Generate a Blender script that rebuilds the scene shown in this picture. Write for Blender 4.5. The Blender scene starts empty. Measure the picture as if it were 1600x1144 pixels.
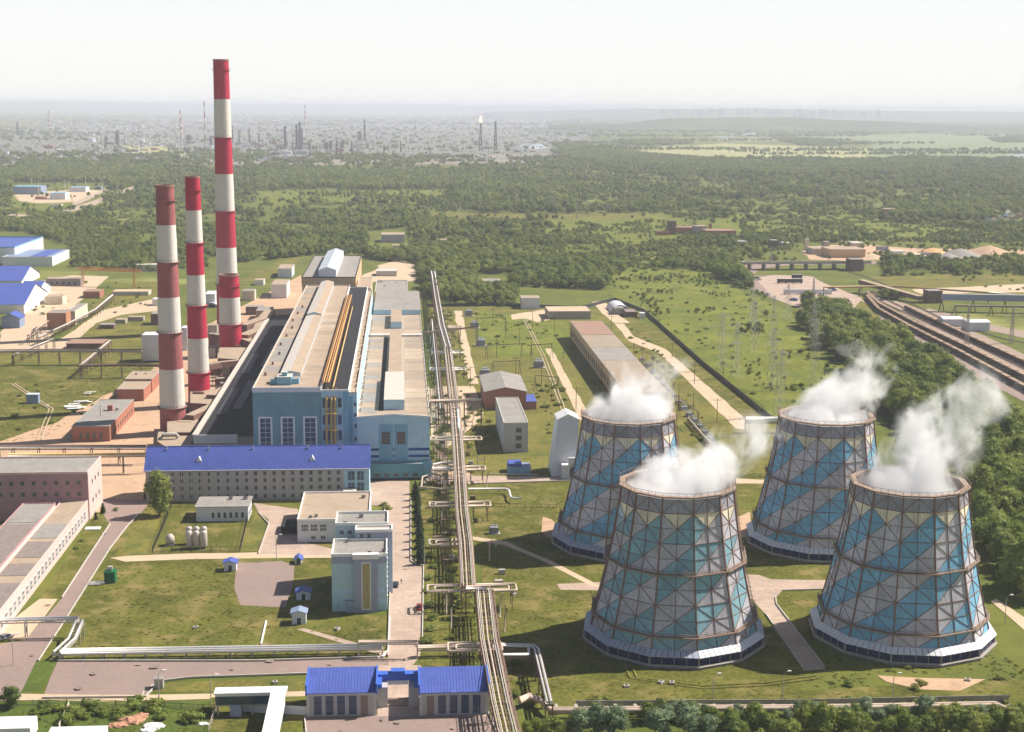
import bpy, bmesh, math, random
import numpy as np
from mathutils import Vector, Matrix, noise as mnoise
rnd = random.Random(7)
S = bpy.context.scene
COL = S.collection
# ------------------------------------------------------------------ camera
CAM_H, FOC = 150.0, 2240.0           # focal length in pixels of the 1600 px wide photograph
PITCH = math.atan(406/FOC); YAW = math.atan(176/FOC*math.cos(PITCH)); ROLL = .0075
FW = Vector((math.sin(YAW)*math.cos(PITCH), math.cos(YAW)*math.cos(PITCH), -math.sin(PITCH)))
R0 = Vector((math.cos(YAW), -math.sin(YAW), 0)); U0 = R0.cross(FW)
RT = R0*math.cos(ROLL)+U0*math.sin(ROLL); UP = RT.cross(FW)
cam = bpy.data.cameras.new('camera'); cam.sensor_width = 36; cam.lens = 36*FOC/1600
cam.clip_start = 1; cam.clip_end = 200000
camo = bpy.data.objects.new('camera', cam); COL.objects.link(camo)
M = Matrix((RT, UP, -FW)).transposed().to_4x4(); M.translation = (0, 0, CAM_H)
camo.matrix_world = M; S.camera = camo
# ------------------------------------------------------------------ light
SUN_EL, SUN_AZ = math.radians(47), math.radians(17.5)      # azimuth from +X towards +Y
w = bpy.data.worlds.new('World'); S.world = w; w.use_nodes = True
nt = w.node_tree; bg = nt.nodes['Background']
sky = nt.nodes.new('ShaderNodeTexSky'); sky.sky_type = 'NISHITA'; sky.sun_disc = False
sky.sun_elevation = SUN_EL; sky.sun_rotation = math.pi/2-SUN_AZ
sky.altitude = 150; sky.air_density = 1.0; sky.dust_density = 1.5; sky.ozone_density = 1.0
# thin bright veil of high haze over the blue, thickest towards the horizon all round
_tc = nt.nodes.new('ShaderNodeTexCoord'); _sp = nt.nodes.new('ShaderNodeSeparateXYZ'); nt.links.new(_tc.outputs['Generated'], _sp.inputs[0])
_mr = nt.nodes.new('ShaderNodeMapRange'); _mr.interpolation_type = 'SMOOTHERSTEP'
for _k, _v in (('From Min', 0.075), ('From Max', .19), ('To Min', .95), ('To Max', .02)): _mr.inputs[_k].default_value = _v
nt.links.new(_sp.outputs[2], _mr.inputs['Value'])
_mx = nt.nodes.new('ShaderNodeMix'); _mx.data_type = 'RGBA'; nt.links.new(_mr.outputs[0], _mx.inputs[0]); nt.links.new(sky.outputs[0], _mx.inputs[6])
_cr = nt.nodes.new('ShaderNodeValToRGB'); _cr.color_ramp.elements[0].color = (.70, .685, .66, 1); _cr.color_ramp.elements[1].position = .16; _cr.color_ramp.elements[1].color = (.62, .67, .70, 1)
nt.links.new(_sp.outputs[2], _cr.inputs[0])
_vm = nt.nodes.new('ShaderNodeVectorMath'); _vm.operation = 'SCALE'; _vm.inputs['Scale'].default_value = 18.5; nt.links.new(_cr.outputs[0], _vm.inputs[0])
nt.links.new(_vm.outputs[0], _mx.inputs[7]); nt.links.new(_mx.outputs[2], bg.inputs[0]); bg.inputs[1].default_value = .05
sl = bpy.data.lights.new('sun', 'SUN'); sl.energy = 5.0; sl.angle = math.radians(.55); sl.color = (1, .93, .83)
so = bpy.data.objects.new('sun', sl); COL.objects.link(so)
sd = Vector((math.cos(SUN_EL)*math.cos(SUN_AZ), math.cos(SUN_EL)*math.sin(SUN_AZ), math.sin(SUN_EL)))
so.rotation_euler = sd.to_track_quat('Z', 'Y').to_euler(); so.location = (0, 0, 500)
S.view_settings.view_transform = 'Standard'; S.view_settings.look = 'None'
S.view_settings.exposure = .70; S.view_settings.gamma = 1; S.view_settings.use_curve_mapping = False
S.render.engine = 'CYCLES'
cy = S.cycles; cy.use_denoising = True; cy.max_bounces = 9; cy.diffuse_bounces = 3; cy.glossy_bounces = 2
cy.transmission_bounces = 3; cy.volume_bounces = 8; cy.transparent_max_bounces = 16
cy.volume_step_rate = .6; cy.volume_max_steps = 256; cy.use_adaptive_sampling = True; cy.adaptive_threshold = .02
cy.sample_clamp_indirect = 4
# ------------------------------------------------------------------ pixel -> place
def ray(px, py): return FW*FOC + RT*(px-800) - UP*(py-572)
def G(px, py, z=0.0):
    d = ray(px, py); t = (z-CAM_H)/d.z; return (d.x*t, d.y*t)
def AY(px, py, Y):
    d = ray(px, py); t = Y/d.y; return (d.x*t, CAM_H+d.z*t)
def AX(px, py, X):
    d = ray(px, py); t = X/d.x; return (d.y*t, CAM_H+d.z*t)
def PJ(x, y, z=0.0):
    v = Vector((x, y, z-CAM_H)); c = v.dot(FW)
    return (800+FOC*v.dot(RT)/c, 572-FOC*v.dot(UP)/c) if c > 1 else (-9999, -9999)
# ------------------------------------------------------------------ materials
MATS = {}
def lin(c): return tuple(x/12.92 if x <= .04045 else ((x+.055)/1.055)**2.4 for x in c)
def mat(name, rgb, rough=.8, var=.18, scale=.25, rgb2=None, spots=0.0, streak=0.0, metallic=0.0, bump=0.0, spec=.3, fine=6.0, each=0.0, joints=None):
    """rgb linear base colour; large soft variation + fine grain; rgb2 = stain colour"""
    if name in MATS: return MATS[name]
    m = bpy.data.materials.new(name); m.use_nodes = True; t = m.node_tree; N = t.nodes; L = t.links
    b = N['Principled BSDF']; b.inputs['Roughness'].default_value = rough; b.inputs['Metallic'].default_value = metallic
    b.inputs['Specular IOR Level'].default_value = spec
    g = N.new('ShaderNodeNewGeometry')
    n1 = N.new('ShaderNodeTexNoise'); n1.inputs['Scale'].default_value = scale; n1.inputs['Detail'].default_value = 6; n1.inputs['Roughness'].default_value = .65
    vec = g.outputs['Position']
    if streak:
        mp = N.new('ShaderNodeMapping'); mp.inputs['Scale'].default_value = (1, 1, streak); L.new(vec, mp.inputs[0]); vec = mp.outputs[0]
    L.new(vec, n1.inputs['Vector'])
    n2 = N.new('ShaderNodeTexNoise'); n2.inputs['Scale'].default_value = scale*fine; n2.inputs['Detail'].default_value = 4
    L.new(vec, n2.inputs['Vector'])
    a = N.new('ShaderNodeMath'); a.operation = 'ADD'; L.new(n1.outputs[0], a.inputs[0]); L.new(n2.outputs[0], a.inputs[1])
    mr = N.new('ShaderNodeMapRange'); mr.inputs['From Min'].default_value = .7; mr.inputs['From Max'].default_value = 1.3
    mr.inputs['To Min'].default_value = 1-var; mr.inputs['To Max'].default_value = 1+var; L.new(a.outputs[0], mr.inputs['Value'])
    hs = N.new('ShaderNodeHueSaturation'); hs.inputs['Color'].default_value = (*rgb, 1); L.new(mr.outputs[0], hs.inputs['Value'])
    if each:   # sheet-to-sheet tone differences
        oi = N.new('ShaderNodeObjectInfo'); m2 = N.new('ShaderNodeMapRange'); m2.inputs['To Min'].default_value = 1-each; m2.inputs['To Max'].default_value = 1+each*.6; L.new(oi.outputs['Random'], m2.inputs['Value'])
        m3 = N.new('ShaderNodeMath'); m3.operation = 'MULTIPLY'; L.new(mr.outputs[0], m3.inputs[0]); L.new(m2.outputs[0], m3.inputs[1]); L.new(m3.outputs[0], hs.inputs['Value'])
    out = hs.outputs[0]
    if joints:
        br = N.new('ShaderNodeTexBrick'); br.inputs['Scale'].default_value = 1; br.inputs['Brick Width'].default_value = joints[0]; br.inputs['Row Height'].default_value = joints[1]; br.inputs['Mortar Size'].default_value = .05
        br.inputs['Color1'].default_value = (1, 1, 1, 1); br.inputs['Color2'].default_value = (.86, .86, .86, 1); br.inputs['Mortar'].default_value = (.62, .62, .58, 1); L.new(g.outputs['Position'], br.inputs['Vector'])
        mj = N.new('ShaderNodeMix'); mj.data_type = 'RGBA'; mj.blend_type = 'MULTIPLY'; mj.inputs[0].default_value = .8; L.new(out, mj.inputs[6]); L.new(br.outputs[0], mj.inputs[7]); out = mj.outputs[2]
    if rgb2:
        n3 = N.new('ShaderNodeTexNoise'); n3.inputs['Scale'].default_value = scale*1.7; n3.inputs['Detail'].default_value = 8; n3.inputs['Roughness'].default_value = .7
        L.new(vec, n3.inputs['Vector'])
        rp = N.new('ShaderNodeMapRange'); rp.inputs['From Min'].default_value = .62-spots; rp.inputs['From Max'].default_value = .72-spots*.6
        L.new(n3.outputs[0], rp.inputs['Value'])
        mx = N.new('ShaderNodeMix'); mx.data_type = 'RGBA'; L.new(rp.outputs[0], mx.inputs[0]); L.new(out, mx.inputs[6]); mx.inputs[7].default_value = (*rgb2, 1)
        out = mx.outputs[2]
    L.new(out, b.inputs['Base Color'])
    if bump:
        bp = N.new('ShaderNodeBump'); bp.inputs['Strength'].default_value = bump; bp.inputs['Distance'].default_value = .3
        L.new(n2.outputs[0], bp.inputs['Height']); L.new(bp.outputs[0], b.inputs['Normal'])
    MATS[name] = m; return m
# ------------------------------------------------------------------ mesh builder
class MB:
    def __init__(s): s.v = []; s.f = []; s.m = []; s.mats = []
    def mi(s, m):
        if m not in s.mats: s.mats.append(m)
        return s.mats.index(m)
    def face(s, pts, m):
        i = len(s.v); s.v += [tuple(p) for p in pts]; s.f.append(tuple(range(i, i+len(pts)))); s.m.append(s.mi(m))
    def box(s, x0, x1, y0, y1, z0, z1, m, top=None, bottom=True):
        i = len(s.v); s.v += [(x0,y0,z0),(x1,y0,z0),(x1,y1,z0),(x0,y1,z0),(x0,y0,z1),(x1,y0,z1),(x1,y1,z1),(x0,y1,z1)]
        fs = [(0,1,5,4),(1,2,6,5),(2,3,7,6),(3,0,4,7),(4,5,6,7)]+([(0,3,2,1)] if bottom else [])
        k = s.mi(m); kt = s.mi(top) if top else k
        for q, f in enumerate(fs): s.f.append(tuple(i+a for a in f)); s.m.append(kt if q == 4 else k)
    def prism(s, poly, z0, z1, m, top=None):
        n = len(poly); i = len(s.v); k = s.mi(m); kt = s.mi(top) if top else k
        s.v += [(x, y, z0) for x, y in poly]+[(x, y, z1) for x, y in poly]
        for a in range(n): b = (a+1) % n; s.f.append((i+a, i+b, i+n+b, i+n+a)); s.m.append(k)
        s.f.append(tuple(i+n+a for a in range(n))); s.m.append(kt)
        s.f.append(tuple(i+n-1-a for a in range(n))); s.m.append(k)
    def bar(s, a, b, w, m, h=None):
        a = Vector(a); b = Vector(b); d = b-a
        if d.length < 1e-6: return
        d.normalize(); u = Vector((0, 0, 1)) if abs(d.z) < .95 else Vector((1, 0, 0))
        r = d.cross(u).normalized()*(w/2); q = r.cross(d).normalized()*((h or w)/2)
        i = len(s.v); s.v += [tuple(p+e) for p in (a, b) for e in (-r-q, r-q, r+q, -r+q)]
        k = s.mi(m)
        for f in ((0,1,5,4),(1,2,6,5),(2,3,7,6),(3,0,4,7),(0,3,2,1),(4,5,6,7)): s.f.append(tuple(i+c for c in f)); s.m.append(k)
    def tube(s, pts, rad, m, n=8, caps=True, closed=False):
        P = [Vector(p) for p in pts]; k = s.mi(m); i0 = len(s.v); N_ = len(P)
        for j, p in enumerate(P):
            d = (P[min(j+1, N_-1)]-P[max(j-1, 0)]).normalized()
            u = Vector((0, 0, 1)) if abs(d.z) < .95 else Vector((1, 0, 0))
            r = d.cross(u).normalized(); q = r.cross(d).normalized(); R_ = rad[j] if isinstance(rad, (list, tuple)) else rad
            if 0 < j < N_-1:
                c = (P[j]-P[j-1]).normalized().dot((P[j+1]-P[j]).normalized()); R_ *= min(1.4, 1/max(.5, math.sqrt((1+c)/2)))
            for a in range(n):
                t = 2*math.pi*(a+.5)/n; s.v.append(tuple(p+r*math.cos(t)*R_+q*math.sin(t)*R_))
        for j in range(N_-1):
            for a in range(n):
                b = (a+1) % n; s.f.append((i0+j*n+a, i0+j*n+b, i0+(j+1)*n+b, i0+(j+1)*n+a)); s.m.append(k)
        if caps:
            s.f.append(tuple(i0+a for a in range(n))); s.m.append(k)
            s.f.append(tuple(i0+(N_-1)*n+a for a in reversed(range(n)))); s.m.append(k)
    def lathe(s, prof, m, n=24, c=(0, 0), mats=None, cap=False):
        i0 = len(s.v)
        for r, z in prof:
            for a in range(n): t = 2*math.pi*a/n; s.v.append((c[0]+r*math.cos(t), c[1]+r*math.sin(t), z))
        for j in range(len(prof)-1):
            k = s.mi(mats[j] if mats else m)
            for a in range(n): b = (a+1) % n; s.f.append((i0+j*n+a, i0+j*n+b, i0+(j+1)*n+b, i0+(j+1)*n+a)); s.m.append(k)
        if cap: s.f.append(tuple(i0+(len(prof)-1)*n+a for a in range(n))); s.m.append(s.mi(m))
    def mesh(s, name, smooth=False):
        me = bpy.data.meshes.new(name); me.from_pydata(s.v, [], s.f)
        for m in s.mats: me.materials.append(m)
        me.polygons.foreach_set('material_index', s.m)
        if smooth: me.polygons.foreach_set('use_smooth', [True]*len(s.f))
        me.update(); return me
    def build(s, name, parent=None, smooth=False, loc=None, kind=None):
        return link(name, s.mesh(name, smooth), parent, loc, kind)
def link(name, me, parent=None, loc=None, kind=None, rz=None):
    o = bpy.data.objects.new(name, me); COL.objects.link(o)
    if parent: o.parent = parent
    if loc: o.location = loc
    if rz is not None: o.rotation_euler = (0, 0, rz)
    if kind: o['kind'] = kind
    return o
def tag(o, label, cat, group=None):
    o['label'] = label; o['category'] = cat
    if group: o['group'] = group
    return o
def thing(name, label, cat, loc=(0, 0, 0), rz=0.0, group=None):
    o = bpy.data.objects.new(name, None); COL.objects.link(o); o.location = loc; o.rotation_euler = (0, 0, rz)
    o.empty_display_size = 1
    return tag(o, label, cat, group)
def dup(root, loc, rz=0.0, label=None, group=None, sc=None):
    r = root.copy(); COL.objects.link(r); r.location = loc; r.rotation_euler = (0, 0, rz)
    if sc: r.scale = sc if isinstance(sc, tuple) else (sc, sc, sc)
    if label: r['label'] = label
    if group: r['group'] = group
    for ch in CH.get(root, root.children):
        c = ch.copy(); COL.objects.link(c); c.parent = r
        for g in ch.children: d = g.copy(); COL.objects.link(d); d.parent = c
    return r
CH = {}
# ------------------------------------------------------------------ palette (linear)
GRASS = (.105, .125, .022)
conc = mat('concrete', (.36, .33, .29), .9, .15, .3, (.24, .21, .18), .03)
conc_l = mat('pale_concrete', (.50, .46, .41), .9, .12, .3, (.4, .36, .31), .02)
white = mat('white_paint', (.74, .73, .70), .6, .06, .2)
dark = mat('dark_metal', (.05, .05, .06), .6, .2, 1)
glass = mat('window_glass', (.05, .07, .10), .12, .2, .5, spec=.6)
steel = mat('rusty_steel', (.17, .11, .085), .75, .3, .5, (.10, .07, .06), .05)
steel_l = mat('galvanised_steel', (.42, .40, .37), .5, .15, .5, (.25, .19, .15), .0, metallic=.2)
pipe_w = mat('pipe_cladding', (.52, .41, .33), .45, .14, .6, (.38, .26, .18), .03)
pipe_s = mat('silver_pipe_cladding', (.60, .58, .55), .4, .12, .6, (.36, .28, .22), .0, metallic=.3)
pipe_y = mat('yellow_gas_pipe', (.60, .40, .15), .5, .1, .4)
asph = mat('asphalt', (.26, .19, .165), .9, .10, .05, (.30, .235, .19), .03, fine=14)
dirt = mat('bare_dirt', (.47, .31, .20), .95, .14, .05, (.36, .24, .15), .06, fine=12)
dirt2 = mat('pale_dirt_track', (.50, .38, .26), .95, .12, .08, (.33, .25, .13), .04, fine=12)
blue_roof = mat('blue_metal_roof', (.07, .105, .36), .5, .16, .25, (.12, .16, .40), .04, spec=.35)
brick = mat('red_brick', (.36, .15, .10), .9, .15, .4, (.24, .11, .085), .03)
roof_g = mat('grey_felt_roof', (.27, .25, .23), .9, .16, .12, (.20, .17, .15), .06)
roof_t = mat('tan_felt_roof', (.36, .275, .20), .9, .13, .10, (.31, .25, .20), .06)
roof_t2 = mat('weathered_tan_roof', (.31, .245, .185), .9, .16, .12, (.26, .21, .17), .05)
roof_t3 = mat('light_tan_roof', (.41, .32, .24), .9, .12, .12, (.34, .27, .21), .05)
roof_d = mat('dark_felt_and_shade', (.018, .018, .023), .9, .2, .15)  # dark felt, near black as it also paints shade on annex and beside monitors
# ------------------------------------------------------------------ ground
def ground_material():
    m = bpy.data.materials.new('meadow_ground'); m.use_nodes = True; t = m.node_tree; N = t.nodes; L = t.links
    b = N['Principled BSDF']; b.inputs['Roughness'].default_value = .95; b.inputs['Specular IOR Level'].default_value = .1
    g = N.new('ShaderNodeNewGeometry')
    def nz(sc, det=6, ro=.6, off=0):
        n = N.new('ShaderNodeTexNoise'); n.inputs['Scale'].default_value = sc; n.inputs['Detail'].default_value = det; n.inputs['Roughness'].default_value = ro
        mp = N.new('ShaderNodeMapping'); mp.inputs['Location'].default_value = (off, off*.7, 0); L.new(g.outputs['Position'], mp.inputs[0]); L.new(mp.outputs[0], n.inputs['Vector']); return n.outputs[0]
    def rng(v, a, c):
        r = N.new('ShaderNodeMapRange'); r.inputs['From Min'].default_value = a; r.inputs['From Max'].default_value = c; L.new(v, r.inputs['Value']); return r.outputs[0]
    def mix(f, a, c):
        x = N.new('ShaderNodeMix'); x.data_type = 'RGBA'; L.new(f, x.inputs[0])
        for s, v in ((6, a), (7, c)):
            if isinstance(v, tuple): x.inputs[s].default_value = (*v, 1)
            else: L.new(v, x.inputs[s])
        return x.outputs[2]
    c = mix(rng(nz(.02), .4, .6), (.08, .105, .020), (.145, .15, .028))
    c = mix(rng(nz(.09, 8, .7, 30), .5, .68), c, (.055, .088, .018))
    c = mix(rng(nz(.035, 8, .72, 90), .585, .70), c, (.255, .215, .075))
    c = mix(rng(nz(1.1, 4, .6, 10), .35, .75), c, (.12, .135, .028))
    c = mix(rng(nz(.0035, 8, .6, 500), .60, .66), c, (.24, .24, .07))
    L.new(c, b.inputs['Base Color'])
    bp = N.new('ShaderNodeBump'); bp.inputs['Strength'].default_value = .5; bp.inputs['Distance'].default_value = .5
    L.new(nz(.8, 6, .7), bp.inputs['Height']); L.new(bp.outputs[0], b.inputs['Normal'])
    return m
gm = ground_material()
g = MB(); ys = [-400, 0, 200, 400, 800, 1600, 3200, 6400, 12800, 25600, 60000]; xs = [-45000, -12000, -4000, -1200, -300, 0, 300, 1200, 4000, 12000, 45000]
for i in range(len(xs)-1):
    for j in range(len(ys)-1):
        g.face([(xs[i], ys[j], 0), (xs[i+1], ys[j], 0), (xs[i+1], ys[j+1], 0), (xs[i], ys[j+1], 0)], gm)
g.build('ground', kind='structure')
LV = [0]
def patch(name, px, m, jit=.6, step=12, z=None, world=False, cat=None):
    """a flat sheet on the ground whose outline is given by photograph pixels turned into ground points"""
    if z is None: LV[0] += 1; z = .02+.003*LV[0]
    P = [Vector((*p, 0)) if world else Vector((*G(*p), 0)) for p in px]
    out = []
    for i, p in enumerate(P):
        q = P[(i+1) % len(P)]; n = max(1, min(60, int((q-p).length/step)))
        for k in range(n):
            r = p.lerp(q, k/n); a = mnoise.noise_vector(r*.11)*jit*(0 if k == 0 else 1)*2; out.append((r.x+a.x, r.y+a.y, z))
    bm = bmesh.new(); vs = [bm.verts.new(v) for v in out]; f = bm.faces.new(vs)
    if f.calc_area() and f.normal.z < 0: f.normal_flip()
    bmesh.ops.triangulate(bm, faces=bm.faces[:]); bm.normal_update()
    for f in bm.faces:
        if f.normal.z < 0: f.normal_flip()
    me = bpy.data.meshes.new(name); bm.to_mesh(me); bm.free(); me.materials.append(m)
    return link(name, me, kind='structure')
lawn = mat('mown_lawn', (.10, .104, .019), .95, .5, .05, (.215, .17, .06), .125, fine=16, spec=.1)
lawn_d = mat('deep_green_lawn', (.075, .105, .02), .95, .3, .06, (.15, .15, .035), .08, fine=16, spec=.1)
lawn_y = mat('dry_yellow_grass', (.155, .14, .033), .95, .4, .04, (.09, .105, .025), .13, fine=16, spec=.1)
meadow = mat('bright_meadow_grass', (.145, .16, .026), .95, .42, .03, (.085, .115, .022), .13, fine=10, spec=.1)
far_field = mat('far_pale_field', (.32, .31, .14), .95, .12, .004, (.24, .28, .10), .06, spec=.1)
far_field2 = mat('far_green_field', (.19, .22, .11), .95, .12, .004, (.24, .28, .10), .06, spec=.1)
road_c = mat('concrete_slab_road', (.43, .32, .255), .9, .16, .09, (.33, .25, .195), .09, fine=10, joints=(6, 3))
works_g = mat('works_ground', (.26, .215, .18), .95, .2, .01, (.16, .17, .09), .08)
ballast = mat('railway_ballast', (.30, .225, .18), .95, .2, .3, (.20, .15, .12), .06)
water = mat('river_water', (.35, .40, .45), .25, .05, .01)
# -- works yard
patch('dirt_yard', [(60,694),(110,690),(120,690),(212,600),(300,520),(470,430),(480,520),(440,700),(300,700),(228,740),(228,800),(150,800),(148,726),(0,726),(0,700)], dirt)
patch('lawn', [(0,568),(80,572),(190,560),(236,560),(232,600),(215,600),(180,612),(110,690),(60,694),(0,696)], lawn)
patch('dirt_strip', [(178,612),(190,606),(110,692),(60,696),(0,700),(0,690),(40,676),(90,660)], dirt, 1.2)
patch('lawn', [(0,545),(90,545),(215,440),(245,440),(246,520),(236,556),(180,560),(80,570),(0,566)], lawn_y)
patch('dirt_track', [(88,533),(110,520),(160,485),(235,468),(248,470),(246,486),(190,492),(150,505),(112,538),(105,546),(0,548),(0,536)], dirt2)
patch('dirt_track', [(112,430),(170,432),(140,460),(100,490),(84,520),(70,540),(0,545),(0,520),(40,480),(60,440)], dirt2)
patch('lawn', [(118,500),(150,470),(180,452),(245,440),(245,462),(160,478),(120,505)], lawn_y)
# -- lawns in front
patch('lawn', [(60,1032),(107,962),(172,858),(200,822),(222,798),(228,745),(228,782),(400,786),(470,786),(520,790),(520,960),(605,962),(605,1026),(90,1028)], lawn)
patch('lawn', [(62,938),(143,812),(160,802),(173,819),(147,858),(96,936)], lawn)
patch('dirt_patch', [(62,936),(90,936),(40,1000),(0,1000),(0,985)], dirt2)
patch('road', [(160,802),(160,780),(228,780),(232,788),(222,800),(200,822),(172,858),(107,962),(60,1034),(34,1080),(-60,1144),(-220,1144),(-60,1015),(40,1000),(97,935),(147,858),(172,820)], asph, .15)
patch('road', [(90,1034),(400,1034),(600,1028),(644,1026),(646,1046),(480,1054),(300,1060),(250,1066),(226,1090),(66,1092)], asph)
patch('pavement', [(20,1084),(228,1086),(340,1084),(480,1080),(480,1088),(340,1092),(60,1100),(0,1100)], dirt2)
patch('grass_verge', [(57,1032),(90,1030),(66,1078),(34,1080)], lawn_d)
patch('grass_verge', [(235,1082),(256,1068),(480,1058),(480,1080)], lawn_y)
patch('grass_verge', [(0,1096),(470,1094),(470,1170),(-60,1170)], lawn_d, 1)
patch('lawn', [(330,1090),(480,1094),(482,1144),(330,1144)], lawn, .3)
patch('footpath', [(172,872),(196,869),(300,865),(480,862),(520,865),(520,872),(300,874),(196,878)], dirt2, .5)
patch('footpath', [(396,786),(420,790),(440,792),(466,796),(466,845),(520,858),(520,868),(404,866),(420,820),(404,800)], road_c, .4)
patch('grass_verge', [(180,870),(222,800),(262,790),(236,866)], lawn_y, .4)
patch('grass_verge', [(378,862),(394,812),(404,800),(420,812),(404,862)], lawn_y, .4)
patch('lawn', [(238,862),(268,790),(392,790),(376,862)], lawn)
patch('gravel_square', [(370,880),(440,877),(460,884),(458,915),(446,950),(376,946),(366,920)], asph, .3)
patch('footpath', [(464,984),(475,982),(610,1020),(600,1026)], road_c, .2)
# -- central drive and gate yard
patch('driveway', [(578,752),(640,752),(642,880),(662,886),(662,900),(660,1000),(656,1026),(640,1046),(606,1046),(608,962),(612,870),(600,790),(578,790)], road_c, .25)
patch('driveway', [(590,1040),(658,1040),(660,1064),(760,1110),(770,1180),(478,1180),(482,1118),(590,1118)], road_c, .2)
patch('drive_edge', [(478,1120),(770,1120),(800,1180),(470,1180)], asph, .2)
patch('lawn', [(644,752),(700,760),(716,860),(740,1010),(740,1046),(656,1040),(662,1000),(664,886),(644,880)], lawn)
# -- right-hand works area
patch('lawn', [(732,752),(900,752),(1200,742),(1260,742),(1300,900),(1250,1080),(1600,1060),(1700,1110),(820,1108),(790,1080),(756,930)], lawn)
patch('dirt_patch', [(862,812),(874,826),(872,850),(846,832),(848,808)], dirt, .7)
patch('service_road', [(668,742),(760,742),(840,744),(900,746),(900,752),(840,753),(732,757),(660,757)], road_c, .3)
patch('dirt_patch', [(678,700),(760,700),(760,742),(676,742)], dirt, .5)
patch('concrete_path', [(870,913),(940,910),(940,923),(876,922)], road_c, .3)
patch('concrete_path', [(732,838),(790,846),(860,876),(930,912),(940,920),(920,914),(850,878),(786,852),(732,843)], dirt2, .3)
patch('concrete_path', [(1165,898),(1186,899),(1205,906),(1290,907),(1290,922),(1222,924),(1212,934),(1213,945),(1290,1046),(1256,1049),(1196,960),(1168,930)], road_c, .25)
patch('dirt_patch', [(1150,810),(1172,800),(1172,840),(1150,840)], dirt, .6)
patch('dirt_patch', [(1370,1056),(1440,1060),(1540,1062),(1500,1080),(1440,1078),(1385,1066)], dirt, .8)
patch('dirt_patch', [(1548,940),(1600,985),(1640,1030),(1640,1010),(1600,965),(1556,936)], dirt2, .4)
patch('service_road', [(1380,748),(1385,752),(1186,756),(1150,756),(1150,748),(1186,750)], dirt2, .3)
# -- substation field and tracks
patch('meadow', [(668,480),(740,480),(900,480),(985,490),(1190,655),(1205,660),(1260,742),(900,746),(740,744),(680,700)], lawn_y, .6)
patch('lawn', [(740,485),(900,505),(890,560),(780,560),(745,520)], meadow, .8)
patch('dirt_track', [(709,486),(722,486),(728,520),(742,580),(748,600),(734,600),(722,545)], dirt2, .6)
patch('dirt_track', [(668,604),(740,604),(756,640),(748,660),(700,700),(676,700)], dirt2, .8)
patch('dirt_track', [(852,545),(862,545),(910,630),(935,680),(922,684),(895,635)], dirt2, .5)
patch('dirt_track', [(960,506),(975,506),(990,526),(1040,546),(1170,660),(1166,672),(1150,670),(1030,552),(984,534)], dirt2, .5)
patch('lawn', [(985,505),(1030,507),(1200,655),(1172,660),(1040,545),(1000,530)], lawn, .4)
patch('dirt_track', [(798,492),(850,484),(860,500),(840,504),(820,498),(800,500)], dirt2, 1)
patch('dirt_track', [(925,472),(945,470),(962,490),(985,505),(960,505),(940,490)], dirt2, 1)
# -- big meadow right of the long fence
patch('meadow', [(940,440),(975,420),(1100,422),(1190,470),(1240,490),(1330,560),(1345,600),(1300,650),(1210,652),(1130,590),(1015,500),(960,466)], meadow, 3)
# -- highway, car park, railway
patch('highway', [(1150,424),(1160,416),(1200,410),(1240,408),(1370,408),(1370,413),(1240,414),(1205,418),(1185,420),(1176,432),(1210,430),(1270,432),(1300,450),(1340,462),(1360,480),(1600,610),(1760,700),(1760,716),(1600,628),(1340,498),(1310,490),(1260,480),(1215,470),(1180,455),(1160,442)], asph, .8)
patch('car_park', [(1180,436),(1210,430),(1265,432),(1300,448),(1345,465),(1355,476),(1310,484),(1250,482),(1212,468)], road_c, 1)
patch('railway_ballast', [(1345,455),(1372,470),(1450,510),(1640,610),(1760,690),(1760,655),(1640,590),(1480,512),(1400,474),(1370,462)], ballast, .6)
patch('railway_ballast', [(1390,474),(1440,494),(1560,552),(1700,624),(1700,600),(1560,535),(1440,484),(1400,470)], ballast, .6)
patch('railway_ballast', [(1440,490),(1560,520),(1720,555),(1720,540),(1560,510),(1450,482)], ballast, .6)
patch('field', [(1365,432),(1600,428),(1700,430),(1700,470),(1600,470),(1400,462),(1350,446)], lawn_y, 2)
patch('dirt_patch', [(1425,452),(1470,450),(1700,440),(1700,455),(1560,458),(1440,460)], dirt2, 2)
patch('grass_verge', [(1345,470),(1372,484),(1372,500),(1350,500),(1325,492)], lawn_y, .6)
patch('quarry_yard', [(1250,392),(1280,384),(1345,382),(1420,388),(1700,392),(1700,404),(1420,404),(1340,408),(1265,406)], dirt, 3)
patch('concrete_road', [(1278,366),(1284,366),(1345,384),(1336,386)], road_c, .5)
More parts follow.
